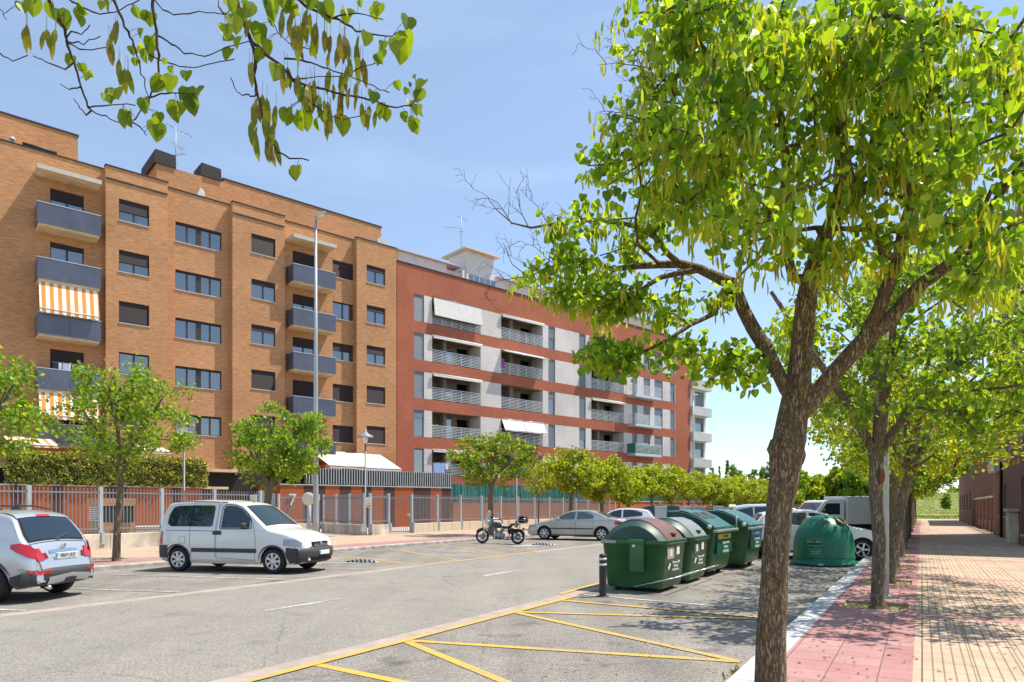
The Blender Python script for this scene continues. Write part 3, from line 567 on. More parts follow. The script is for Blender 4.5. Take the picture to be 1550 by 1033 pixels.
# terrace awnings behind the hedge and above the slatted podium
awning(OB, X(15, 4), X(90, 4), 5.35, -1.0, 4.75, -4.0, M_awstr, .1); awning(OB, X(222, 4), X(260, 4), 5.3, -1, 4.72, -4, M_cloth, .1)
awning(OB, X(498, 3.5), X(552, 3.5), 5.55, -.6, 4.35, -3.6, M_cloth, .15); awning(OB, X(541, 3.5), X(607, 3.5), 5.5, -.6, 4.3, -3.6, M_cloth2, .15)

# ---------------------------------------------------------------- red building
RBD = thing('apartment_building', 'red brick apartment building with pale grey window bands and recessed balconies', 'building', P0, RB)
RT = 21.0; x0r, x1r = X(600, 0)+.55, X(1045); TK = [18.8-3.13*k for k in range(5)]; WH = 2.17
sx0, sx1 = X(626.8), X(1022)
b = MB(); gb = MB()
strips = [(sx0, sx1, T-WH, T, 0) for T in TK]
wall_holes(b, x0r-.5, x1r, 3.9, RT, strips, 0.0, sides=.3)
b.quad((x0r-.5, 14, 3.9), (x0r-.5, 0, 3.9), (x0r-.5, 0, RT), (x0r-.5, 14, RT)); b.quad((x1r, 0, 3.9), (x1r, 14, 3.9), (x1r, 14, RT), (x1r, 0, RT)); b.quad((x0r, .3, RT-.4), (x1r, .3, RT-.4), (x1r, 14, RT-.4), (x0r, 14, RT-.4))
b.box(x0r-.5, x1r, 0.003, .25, .1, 3.9)
b.build('wall', M_rbrick, RBD)
WN = [(626.8, 642), (830, 840.3), (876.7, 886.6), (957, 964.5), (990.5, 1003), (1014.5, 1021.5)]
LG = [(654, 727.5), (758.5, 821.6), (895, 944.5)]; DR = [(974, 984)]
for k, T in enumerate(TK):
    holes = [(X(a), X(c), T-WH+.001, T-.001, .18) for a, c in WN+DR]+[(X(a), X(c), T-WH+.001, T-.001, 1.7) for a, c in LG]
    holes[0] = (sx0+.001, *holes[0][1:])
    wall_holes(gb, sx0, sx1, T-WH, T, holes, -.003)
gb.build('grey_band', M_gbrick, RBD)
b = MB(); b.box(x0r-.5, x1r+.05, -.06, .35, RT+.002, RT+.1); b.build('parapet_coping', M_cap, RBD)
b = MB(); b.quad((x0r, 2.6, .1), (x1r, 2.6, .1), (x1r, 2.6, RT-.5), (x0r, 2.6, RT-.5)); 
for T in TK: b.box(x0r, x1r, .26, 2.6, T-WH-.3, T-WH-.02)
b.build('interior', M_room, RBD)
M_loggia_shaded = mat('loggia_render_shaded', (.21, .165, .13), .9, .12, 1); M_greenery = leafmat('balcony_plant_leaf', (.08, .16, .03), (.13, .25, .04), (.2, .33, .06), .3)  # loggia render is darkened in colour to carry the shade of the recess
def slat_rail(mb, x0, x1, y, z0, z1, n=8, post=1.1):
    for i in range(n): z = z0+(z1-z0)*i/(n-1); mb.box(x0, x1, y-.012, y+.012, z-.022, z+.022)
    m_ = max(1, int(round((x1-x0)/post)))
    for i in range(m_+1): x = x0+.02+(x1-x0-.04)*i/m_; mb.box(x-.02, x+.02, y+.014, y+.05, z0-.08, z1+.02)
aw = {(0, 0): 'closed', (0, 1): 'roll', (0, 2): 'roll', (1, 0): 'roll', (1, 1): 'out1', (2, 0): 'out2', (1, 3): 'drop', (0, 4): 'roll', (2, 2): 'roll'}
for k, T in enumerate(TK):
    z0 = T-WH
    for wi, (a, c) in enumerate(WN):
        xa, xc = X(a), X(c)
        if wi == 0: xa = sx0+.001
        st = rnd.choice([1, 1, 1, .55, .3]) if not (wi == 0 and k < 3) else 1
        if wi == 0 and k >= 3: st = .05 if k == 4 else .3
        if k == 0 and wi == 1: st = .55
        window(RBD, xa, xc, z0+.001, T-.001, -.003, 1, st, (1 if st < .5 else 0), M_frameg, M_shutg, sill=False)
        s = MB()
    window(RBD, X(974), X(984), z0+.001, T-.001, -.003, 1, 1 if k == 1 or k == 4 else .4, 0, M_frameg, M_shutg, sill=False, door=True, name='balcony_door')
    for li, (a, c) in enumerate(LG):
        xa, xc = X(a), X(c); w = xc-xa
        b = MB(); d0, d1 = (xa+w*.33, xa+w*.62) if li == 0 else ((xa+w*.04, xa+w*.27) if li == 1 else (xa+w*.35, xa+w*.58))
        e0, e1 = xa+w*.72, xa+w*.97
        b.quad((xa, 1.62, z0), (xc, 1.62, z0), (xc, 1.62, T), (xa, 1.62, T)) if False else wall_holes(b, xa, xc, z0, T, [(d0, d1, z0+.001, T-.25, .05), (e0, e1, z0+.001, T-.2, .3)], 1.55)
        b.box(xa+w*(.3 if li != 1 else .29), xa+w*(.36 if li != 1 else .37), .55, 1.54, z0, T)
        b.quad((xa, 0, T-.004), (xa, 1.6, T-.004), (xc, 1.6, T-.004), (xc, 0, T-.004)); b.quad((xa, 0, z0+.004), (xc, 0, z0+.004), (xc, 1.6, z0+.004), (xa, 1.6, z0+.004))
        lo = b.build('loggia', M_loggia_shaded, RBD)
        window(lo, d0, d1, z0+.001, T-.25, 1.45, 2, rnd.choice([0, .2, .4]), rnd.choice([0, 0, 1]), M_frameg, M_shutg, sill=False, door=True, name='loggia_door')
        r = MB(); slat_rail(r, xa+.01, xc-.01, .03, z0+.1, z0+1.02, 8); r.build('railing', M_rail, lo)
        kind = aw.get((li, k))
        if kind == 'closed':
            q = MB(); n = 44; rr = [[Vector((xa+.05+(w-.1)*i/n, -.16-.012*(i % 2)-.18*j, T-.02-1.5*j)) for i in range(n+1)] for j in (0, 1)]; q.grid(rr, smooth=False); q.build('awning', M_cloth2, RBD)
            s = MB(); s.tube([(xa, -.12, T+.02), (xc, -.12, T+.02)], .06, 8); s.tube([(xa+.05, -.36, T-1.53), (xc-.05, -.36, T-1.53)], .03, 6); s.build('awning_roller', M_rod, RBD)
        elif kind == 'roll':
            q = MB(); q.tube([(xa-.05, -.16, T-.05), (xc+.05, -.16, T-.05)], .08, 8); q.box(xa, xc, -.26, -.18, T-.24, T-.1); q.build('awning_roller', M_cloth2, RBD)
        elif kind == 'out1': awning(RBD, xa+.02, xc+.05, T-.02, -.05, T-.35, -.9, M_cloth2, .06, False)
        elif kind == 'out2': awning(RBD, xa+.02, xc-.02, T-.02, -.05, T-.72, -1.3, M_cloth2, .08, False)
        elif kind == 'drop':
            awning(RBD, xa+.02, xa+w*.5-.02, T-.0, -.05, T-1.0, -.55, M_cloth2, .1, False); awning(RBD, xa+w*.5+.02, xc+.05, T-.0, -.05, T-1.0, -.55, M_cloth2, .1, False)
        if (li, k) in ((0, 3), (2, 2)):
            p = MB(); px_ = xa+w*(.1 if li == 0 else .45); p.box(px_-.35, px_+.35, .1, .35, z0+.02, z0+.75)
            for q_ in range(160):
                c_ = Vector((xa+w*(.1 if li == 0 else .45)+rnd.gauss(0, .2), .2+rnd.gauss(0, .07), z0+.85+rnd.gauss(0, .17))); e = Vector((rnd.gauss(0, 1), rnd.gauss(0, 1), rnd.gauss(0, 1))).normalized(); f_ = e.orthogonal().normalized(); p.add([c_-e*.09, c_+f_*.05, c_+e*.09, c_-f_*.05], [(0, 1, 2, 3)])
            p.build('balcony_plant', M_greenery, lo)
        if (li, k) == (0, 4): laundry(lo, xa+.1, -.06, z0+1.05, [(1.15, .8, 7), (.3, .5, 3)])
        if (li, k) == (1, 1): laundry(lo, xa+.05, -.04, z0+1.3, [(.3, .7, 5)])
        if (li, k) == (1, 0): laundry(lo, xa+w*.6, .1, z0+.55, [(.35, .35, 6)])
for k in range(1, 5):
    z0 = TK[k]-WH; xa, xc = X(962, 1.1), X(1001.5, 1.1)
    s = MB(); s.box(xa, xc, -1.1, -.005, z0-.3, z0-.02); sl = s.build('balcony', M_alu, RBD); r = MB(); slat_rail(r, xa, xc, -1.05, z0+.1, z0+1.0, 8)
    for i in range(8): z = z0+.1+.9*i/7; r.box(xa, xa+.02, -1.0, -.05, z-.02, z+.02)
    r.build('railing', M_rail, sl)
    if k == 3: q = MB(); q.box(xa-.03, xa, -1.1, -.01, z0, z0+1); q.box(xa+.1, xc-.1, -.95, -.93, z0, z0+.85); q.build('privacy_cloth', mat('teal_cloth', (.04, .16, .13), .8, .2), sl)
xb, xd = X(958, 1.0), X(1003, 1.0)
# penthouse
b = MB(); pz = FZ(603, 379.5, -2.2); pe = X(1004, -2.2)
b.box(X(603, -2.2), X(676, -2.2), 2.2, 9, RT-.4, pz); b.box(X(748, -2.2), pe, 2.2, 9, RT-.4, FZ(748, 420, -2.2))
pg0, pg1 = X(676, -2.2), X(748, -2.2); wall_holes(b, pg0, pg1, RT-.4, pz-.25, [(pg0+.2, pg0+1.5, RT-.3, RT+.75, .1), (X(707, -2.2)+.3, X(740, -2.2), RT-.3, RT+.75, .1)], 2.6)
tz = FZ(706, 379, -2.0); b.box(X(706, -2.0), X(747, -2.0), 2.0, 4.7, RT+.85, tz)
b.build('penthouse', M_white, RBD)
b = MB(); b.box(X(706, -2)-.5, X(747, -2)+.45, 1.5, 5.2, tz+.002, tz+.14); b.build('penthouse_roof', mat('roof_edge_cream', (.62, .56, .45), .8, .1), RBD)
b = MB(); b.box(X(603, -2.2)-.2, X(699, -2), 1.9, 9.2, pz+.002, pz+.12); b.box(X(752, -2), pe+.1, 1.9, 9.2, FZ(748, 420, -2.2)+.002, FZ(748, 420, -2.2)+.1); b.build('roof_edge', MATS['pale_metal'], RBD)
b = MB(); b.box(pg0+.1, pg1-.1, 2.72, 2.74, RT-.3, RT+.8); b.box(X(752, -2.2), X(776, -2.2), 2.16, 2.19, RT+.0, RT+.72); b.box(X(935, -2.2), X(950, -2.2), 2.16, 2.19, RT, RT+.6); b.build('penthouse_window', M_glass, RBD)
b = MB()
for i in range(5): x = X(709, -.6)+i*.62; b.box(x, x+.56, .55, .57, RT+.1, RT+.85)
b.build('glass_balustrade', M_glass, RBD)
b = MB(); b.box(X(701, -1.5), X(704, -1.5)+.02, 1.6, 1.75, RT, RT+1.5); b.build('duct', M_white, RBD)
antenna(RBD, X(701, -2.5), 2.8, tz, 3.3, [(3.2, 1, .2, 1.2, 7, .6), (2.2, -1, .6, 2.2, 8, .35), (1.9, 1, -.5, .5, 3, .5)])
# ---------------------------------------------------------------- far white wing
WB = thing('apartment_building', 'white apartment block with projecting bands at the far end of the red brick building', 'building', P0, RB)
xa, xc = x1r+.02, X(1070); 
bz = [(FZ(1045, v0), FZ(1045, v1)) for v0, v1 in ((573, 588), (615, 628), (654, 667), (694, 707), (733, 745))]
b = MB(); holes = []
for i in range(1, 5):
    zt_, zb_ = bz[i-1][0]+0, bz[i][1]
    holes.append((X(1056.5), X(1073)-.4, bz[i][0]+.25, bz[i-1][1]-.1, .25))
wall_holes(b, xa, X(1072.5), .1, bz[0][1]+.6, holes, 0.4); b.quad((X(1072.5), .4, .1), (X(1072.5), 14, .1), (X(1072.5), 14, bz[0][1]+.6), (X(1072.5), .4, bz[0][1]+.6)); b.quad((xa, .4, bz[0][1]+.6), (X(1072.5), .4, bz[0][1]+.6), (X(1072.5), 14, bz[0][1]+.6), (xa, 14, bz[0][1]+.6))
b.build('wall', M_white, WB)
b = MB()
for z1_, z0_ in bz: b.box(xa, X(1077.5, .3), -.3, 12, z0_, z1_)
b.build('projecting_band', mat('band_grey_white', (.5, .5, .495), .85, .1, 1.5), WB)
for i, h in enumerate(holes): window(WB, h[0], h[1], h[2], h[3], .5, 1, [1, .4, .45, 1][i], 0, M_frameg, M_shutg, sill=False)
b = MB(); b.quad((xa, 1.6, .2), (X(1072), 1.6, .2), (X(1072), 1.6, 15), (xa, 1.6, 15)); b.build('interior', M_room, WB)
b = MB(); b.prism([(xa, bz[0][0]+.01), (X(1072), bz[0][0]+.01), (X(1066), bz[0][0]+1.7), (xa, bz[0][0]+1.7)], 1.2, 10); b.build('roof', mat('grey_roof', (.22, .22, .24), .7, .15), WB)
# ---------------------------------------------------------------- podium, hedge, garden wall
M_opan = mat('orange_panel', (.34, .082, .024), .7, .12, 1.5); M_bpan = mat('brown_panel', (.075, .03, .025), .7, .15, 1.5)
def panel_wall(name, lab, x0, x1, off, z1, seq, extra=None, capm=None, cat='wall', depth=4.2):
    t = thing(name, lab, cat, P0, RB); b = MB(); x = x0; i = 0
    while x < x1-.01:
        w = seq[i % len(seq)]; e = min(x+w, x1); b.quad((x, -off, CR-.02), (e, -off, CR-.02), (e, -off, z1), (x, -off, z1), i % 2); x = e; i += 1
    b.quad((x0, -off+depth, CR-.02), (x0, -off, CR-.02), (x0, -off, z1), (x0, -off+depth, z1)); b.quad((x1, -off, CR-.02), (x1, -off+depth, CR-.02), (x1, -off+depth, z1), (x1, -off, z1))
    b.quad((x0, -off, z1), (x1, -off, z1), (x1, -off+depth, z1), (x0, -off+depth, z1)); b.build('wall', [M_opan, M_bpan], t)
    c = MB(); c.box(x0-.03, x1+.03, -off-.06, -off+.25, z1+.002, z1+.07); c.build('coping', M_alu, t); return t
pz1 = 2.92
pr = panel_wall('podium', 'orange and brown panelled podium with slatted white railing and the number 7', X(424, 5), X(683, 5), 5, pz1, [1.55, 1.5, 1.0, .85, .8, .75, .95, .9])
b = MB(); xx = X(463, 5)
b.box(X(461, 5), X(683, 5), -4.985, -4.96, pz1+.12, pz1+1.1, 1); n = int((X(683, 5)-X(463, 5))/.19)
for i in range(n+1): x = X(463, 5)+i*.19; b.box(x, x+.05, -5.06, -4.995, pz1+.1, pz1+1.14)
b.build('slatted_railing', [M_alu, mat('dark_backing', (.03, .035, .035), .6, .1)], pr)
text_mesh('house_number', '7', 1.05, MATS['white_render'], pr, TM((X(442.5, 5.1), -5.1, FZ(442, 757.5, 5.1)), (1, 0, 0), (0, 0, 1)), .05)
pl = panel_wall('podium', 'orange and brown panelled podium carrying the clipped hedge', X(-70, 5), X(306, 5), 5, 2.62, [2.2, .45, 1.2, .5, 1.9, 1.1])
# entrance
en = thing('entrance_canopy', 'dark recessed entrance with a pale canopy between the two podiums', 'canopy', P0, RB)
b = MB(); b.box(X(312, 2), X(372, 2), -2, 1.45, 3.75, 3.93); b.build('canopy_slab', M_slab, en)
b = MB(); b.box(X(309, 1), X(428, 1), -.9, -.7, CR, 3.74); b.build('back_panel', M_dark, en)
b = MB(); b.box(X(303, 4), X(345, 4), -4, -3, CR, 2.6); b.build('side_block', MATS['brown_panel'], en); b = MB(); b.box(X(301, 4.1), X(346, 4.1), -4.1, -2.9, 2.602, 2.75); b.build('block_coping', M_slab, en)
# louvred vent block and low benches in the yard
vb = thing('vent_block', 'orange brick vent block with white louvres behind the fence', 'vent block', UT(142, -28.5), RST-.3)
b = MB(); b.box(-1.15, 1.35, 0, 1.2, CR-.02, .95); b.box(-1.15, 1.35, 0, 1.2, 1.6, 1.9); b.build('brick_body', M_obrick, vb)
b = MB()
for i in range(7): z = .99+i*.088; b.box(-1.1, 1.3, .02, .06, z, z+.05)
b.box(-1.12, 1.32, .1, 1.15, .952, 1.598, 1); b.box(.05, .12, -.004, .02, .952, 1.598); b.build('louvre', [M_white, MATS['dark_backing']], vb)
for (u, t_, w_, lab) in ((250, -27.5, 2.6, 'long low pale bench wall behind the fence near the van'), (480, -33.8, 6.5, 'pale low planter wall in front of the orange podium')):
    o = thing('low_wall', lab, 'low wall', UT(u, t_), RB); b = MB(); b.rbox(-w_/2, w_/2, 0, .4, CR-.02, .62, .03); b.rbox(-w_/2-.05, w_/2+.05, -.05, .45, .64, .76, .02); b.build('wall', M_white, o)
# garden wall with teal screen
gw = thing('garden_wall', 'low orange garden wall topped by teal screening', 'wall', P0, RB)
b = MB(); b.box(X(686, 4), X(897, 4), -4, -3.8, CR-.02, 1.85); b.box(X(897, 1.5), X(1076, 1.5), -1.5, -1.3, CR-.02, 2.02)
for u in (938, 997, 1033, 1060): b.box(X(u, 1.6), X(u, 1.6)+.5, -1.62, -1.5, CR, 2.3 if u > 1000 else 2.0)
b.build('wall', mat('orange_render', (.43, .14, .06), .85, .14, .8), gw)
b = MB(); b.box(X(897, 1.5), X(1076, 1.5), -1.56, -1.24, 2.022, 2.1); b.build('coping', M_alu, gw)
M_teal = mat('teal_screen', (.02, .115, .1), .8, .5, 2.2, stretch=(9, 1, .8), bump=.6, bscale=9, col2=(.04, .17, .15))
b = MB(); n = 260; xx0, xx1 = X(655, 4), X(888, 4)
r0 = []; r1 = []
for i in range(n+1): x = xx0+(xx1-xx0)*i/n; y = -3.75-.05*abs(sin(i*1.9))-.03*rnd.random(); r0.append(Vector((x, y, 1.3))); r1.append(Vector((x, y+.06, FZ(700, 734, 4)+.1*rnd.random())))
b.grid([r0, r1], smooth=False); 
xx0, xx1 = X(938, 1.2), X(1062, 1.2); r0 = []; r1 = []
for i in range(n+1): x = xx0+(xx1-xx0)*i/n; y = -1.2-.05*abs(sin(i*1.9)); r0.append(Vector((x, y, 2.0))); r1.append(Vector((x, y, 3.1+.1*rnd.random())))
b.grid([r0, r1], smooth=False); b.build('privacy_screen', M_teal, gw)
# ================================================================ FENCES
M_fence = mat('fence_grey_paint', (.2, .215, .23), .45, .1, 3, spec=.4); M_post = mat('fence_post_paint', (.37, .41, .44), .45, .12, 2)
M_base = mat('wall_concrete', (.42, .37, .3), .9, .3, 1.1, bump=.35, bscale=14, col2=(.6, .54, .44), stretch=(1, 1, .6))
def fence_seg(par, p, q, base=True, panel=2.2, tall=2.22, rails=(.82, 2.05), z0=.7, bm=None, end_post=True, wz=.64):
    """p, q: (s, t). posts and picket panels are separate parts in the frame of par (street frame: x = t, y = s)"""
    P = Vector((p[1]-par['t0'], p[0]-par['s0'], 0)); Q = Vector((q[1]-par['t0'], q[0]-par['s0'], 0)); d = (Q-P); L_ = d.length; d.normalize()
    R = Matrix.Translation(P) @ Matrix.Rotation(atan2(d.y, d.x), 4, 'Z')
    if base:
        b = MB(); x = 0.0
        while x < L_-.01: e = min(x+1.8, L_); b.rbox(x+.004, e-.004, -.14, .14, CR-.03, wz, .015, 0, R); x = e
        b.build('base_wall', bm or M_base, par)
    n = max(1, int(round(L_/panel))); w = L_/n
    for i in range(n+1 if end_post else n):
        b = MB(); x = i*w; b.box(x-.055, x+.055, -.06, .06, CR if not base else .3, tall+.03, 0, R)
        if base: b.box(x-.075, x+.075, -.19, .08, .3, .36, 0, R); b.box(x-.055, x+.055, -.19, -.061, .36, .7, 0, R)
        b.build('post', M_post, par)
    for i in range(n):
        b = MB(); xa, xb = i*w+.058, (i+1)*w-.058
        for z in rails: b.box(xa, xb, -.022, .022, z-.025, z+.025, 0, R)
        k = int((xb-xa)/.118)
        for j in range(1, k): x = xa+(xb-xa)*j/k; b.box(x-.011, x+.011, -.012, .012, z0, tall-.02, 0, R)
        b.build('picket_panel', M_fence, par)
def fence(lab, group=None):
    o = thing('picket_fence', lab, 'fence', (0, 0, 0), RST, group); o['t0'] = 0.0; o['s0'] = 0.0; return o
f1 = fence('grey picket fence on a pale concrete base wall behind the silver car and white van')
fence_seg(f1, (4.0, -24.05), (19.3, -24.05), panel=2.35)
f2 = fence('grey picket fence stepping back around the entrance behind the tall street lamp')
fence_seg(f2, (19.6, -24.3), (24.3, -29.2), panel=1.7); fence_seg(f2, (24.6, -29.2), (27.4, -29.2)); fence_seg(f2, (27.6, -29.0), (25.55, -24.0), panel=1.8); fence_seg(f2, (25.8, -23.85), (27.2, -23.85), panel=1.4)
f3 = fence('long grey picket fence with a pale ribbed base wall behind the motorcycle')
M_ribbed = mat('ribbed_wall_concrete', (.56, .48, .37), .9, .15, 2.5, stretch=(5, 5, .6), bump=.4, bscale=6)
fence_seg(f3, (29.2, -23.95), (57.0, -24.1), panel=2.25, bm=M_ribbed)
for o in (f1, f2, f3):
    for k in ('t0', 's0'): del o[k]
gt = thing('gate', 'narrow grey picket gate standing open beside the fence end post', 'gate', S(27.25, -23.85, 0), RST+radians(62)); b = MB()
for x in (0.02, 1.15): b.box(x-.025, x+.025, -.02, .02, .2, 2.15)
for z in (.25, 2.0): b.box(.05, 1.12, -.02, .02, z-.025, z+.025)
for i in range(1, 10): x = .045+i*.108; b.box(x-.01, x+.01, -.01, .01, .28, 2.1)
b.build('gate_leaf', M_fence, gt); b = MB(); b.box(1.0, 1.14, -.05, .05, 1.05, 1.2); b.build('lock', M_post, gt)
# signs on fence posts
M_sgw = mat('sign_white', (.75, .73, .68), .5, .05); M_sgy = mat('sign_yellow', (.68, .45, .08), .5, .05); M_ink = mat('sign_ink', (.12, .1, .08), .6, .05)
def small_sign(lab, p, rz, w=.3, h=.5):
    t = thing('post_sign', lab, 'sign', p, rz); b = MB(); b.rbox(-w/2, w/2, -.02, 0, 0, h, .006); o = b.build('plate', M_sgw, t)
    b = MB(); b.box(-w/2+.02, w/2-.02, -.024, -.021, .02, .13); b.build('yellow_strip', M_sgy, t)
    b = MB(); b.lathe([(.062, 0), (.085, 0), (.085, .003), (.062, .003), (.062, 0)], 20, Matrix.Translation((0, -.021, .32)) @ Matrix.Rotation(pi/2, 4, 'X')); b.build('round_symbol', M_sgy, t)
    b = MB(); b.box(-.09, .09, -.0235, -.0215, .17, .19); b.box(-.09, .09, -.0245, -.0245+.001, .06, .08); b.build('small_print', M_ink, t)
small_sign('small white and yellow notice on the fence post behind the white van', UT(384, -23.8, 1.55), -.1)
small_sign('small white and yellow notice on the fence corner beside the path lamp', UT(558, -23.6, 1.52), -.1)
mr_ = thing('round_sign', 'round cream sign on a thick post partly hidden by the tall street lamp', 'sign', UT(468, -26.5, 0), 0)
b = MB(); b.tube([(0, 0, CR), (0, 0, 2.05)], .1, 12); b.build('post', M_post, mr_); b = MB(); b.lathe([(0, -.02), (.31, -.02), (.33, 0), (.31, .02), (0, .02)], 28, Matrix.Translation((0, -.13, 1.95)) @ Matrix.Rotation(pi/2, 4, 'X')); b.build('disc', mat('cream_disc', (.62, .56, .42), .5, .1), mr_)
# ================================================================ LAMPS
M_galv = mat('lamp_galvanised', (.4, .41, .42), .45, .12, 3, metal=.35, stretch=(1, 1, .2)); M_lhead = mat('lamp_head', (.5, .5, .49), .5, .1)
M_lglass = mat('lamp_glass', (.7, .72, .7), .15, .05, spec=.7)
def tall_lamp(lab, p, rz, r=1.0, H=13.95):
    t = thing('street_lamp', lab, 'street lamp', p, rz, 'tall street lamps'); n = 16; b = MB()
    b.tube([(0, 0, CR), (0, 0, 1.0), (0, 0, H*.55), (0, 0, H-.1)], [.125*r, .118*r, .085*r, .05*r], 14); b.build('pole', M_galv, t)
    b = MB(); b.lathe([(.2*r, CR), (.2*r, CR+.06), (.14*r, CR+.1)], 12); b.build('base_plate', M_galv, t)
    b = MB(); b.rbox(-.055*r, .055*r, -.135*r, -.1*r, .9, 1.35, .01); b.build('inspection_door', M_galv, t)
    h = MB(); rows = []
    for i in range(9):
        u = i/8; x = -.08+.62*u; w = .05+.12*sin(pi*min(1, u*.75+.12)); zz = H-.02+.12*u
        rows.append([Vector((x, w*cos(a), zz+.08*sin(a)*(1.1 if sin(a) > 0 else .45)*(w/.17))) for a in [2*pi*j/12 for j in range(13)]])
    h.grid(rows); hd = h.build('lamp_head', M_lhead, t)
    g = MB(); rows = []
    for i in range(5): u = .35+.5*i/4; x = -.08+.62*u; zz = H-.02+.12*u-.035; rows.append([Vector((x, .11*c, zz-.035*(1-c*c))) for c in (-1, -.5, 0, .5, 1)])
    g.grid(rows); g.build('lamp_glass', M_lglass, hd); return t
tall_lamp('tall tapering grey street lamp rising in front of the orange building behind the white van', UT(478, -22.2, 0), -.3)
tall_lamp('tall thin street lamp at the far white block', UT(1049.5, -22.0, 0), .3, .8, 14.0)
M_lamp = mat('path_lamp_metal', (.13, .14, .15), .45, .1, metal=.3)
def path_lamp(lab, p, H=5.6):
    t = thing('path_lamp', lab, 'path lamp', p, 0, 'small hat shaped path lamps'); b = MB(); b.tube([(0, 0, CR), (0, 0, .6), (0, 0, .62), (0, 0, H-.75)], [.09, .09, .05, .04], 10); b.build('pole', M_lamp, t)
    b = MB(); b.lathe([(.05, H-.75), (.13, H-.62), (.15, H-.4)], 14); b.build('lantern_glass', M_lglass, t)
    b = MB(); b.lathe([(.42, H-.42), (.4, H-.36), (.15, H-.22), (.08, H-.12), (.05, H), (0, H)], 18); b.lathe([(.42, H-.42), (.1, H-.4)], 18); b.build('lamp_hat', mat('lamp_hat_grey', (.25, .25, .25), .5, .1), t)
path_lamp('hat shaped path lamp beside the fence gate', UT(553, -24.9)); path_lamp('hat shaped path lamp behind the row of yellow green trees', UT(931, -23.2), 5.35)
path_lamp('path lamp whose thin pole stands at the fence right of the motorcycle', UT(782, -23.5), 5.4); path_lamp('path lamp whose thin pole stands in front of the clipped hedge', UT(278.5, -25.2), 5.2)
# ================================================================ BINS
M_bin = mat('bin_green', (.024, .11, .032), .36, .3, 2.6, spec=.5, col2=(.028, .1, .034)); M_lid = mat('bin_lid_teal', (.012, .06, .05), .48, .25, 1.5, spec=.5)
M_flap = mat('flap_faded_red', (.16, .075, .06), .5, .2, 5); M_flapw = mat('flap_grey', (.2, .23, .24), .45, .12, 5); M_bgreen = mat('bin_bright_green', (.03, .2, .06), .4, .1)
M_zinc = mat('zinc', (.42, .44, .44), .35, .12, metal=.6); M_tyre = mat('tyre_rubber', (.022, .021, .02), .8, .15, 8); M_tealg = mat('bin_teal_green', (.008, .09, .055), .32, .12, 1.5, spec=.5)
M_lbl = mat('label_white', (.72, .74, .7), .5, .05); M_lbly = mat('label_yellow', (.7, .48, .04), .5, .05); M_lblb = mat('label_blue', (.1, .32, .6), .5, .05)
def loft_box(mb, lev, r=.07, m=0):
    # lev: list of (z, x0, x1, y0, y1), rounded corners
    rows = []
    for (z, x0, x1, y0, y1) in lev:
        row = []
        for (cx, cy, a0) in ((x1-r, y1-r, 0), (x0+r, y1-r, pi/2), (x0+r, y0+r, pi), (x1-r, y0+r, 1.5*pi)):
            for i in range(4): a = a0+i*pi/6; row.append(Vector((cx+r*cos(a), cy+r*sin(a), z)))
        row.append(row[0].copy()); rows.append(row)
    mb.grid(rows, m, smooth=True)
    for r_, rev in ((rows[0], True), (rows[-1], False)): mb.add(r_[:-1], [tuple(range(len(r_)-1))[::(-1 if rev else 1)]], False, m)
def arc_lid(mb, prof, y0, y1, inset=.05, m=0, endb=.03):
    rows = []
    for i in range(9):
        u = i/8; y = y0+(y1-y0)*u; k = 1-min(1, max(0, (abs(u-.5)*2-.82)/.18))**2*inset
        rows.append([Vector((.68+(x-.66)*(1-(1-k)*.8), y, prof[0][1]+(z-prof[0][1])*(k))) for x, z in prof])
    mb.grid(rows, m, smooth=True)
    for r_ in (rows[0], rows[-1]):
        base = [Vector((p.x, p.y, min(r_[0].z, r_[-1].z))) for p in (r_[-1], r_[0])]
        mb.add(r_+base, [tuple(range(len(r_)+2))], False, m)
def wheel_small(par, x, y, r=.1):
    b = MB(); b.lathe([(0, -.025), (r*.8, -.03), (r, -.015), (r, .015), (r*.8, .03), (0, .025)], 16, Matrix.Translation((x, y, r)) @ Matrix.Rotation(pi/2, 4, 'X')); b.build('castor', M_tyre, par)
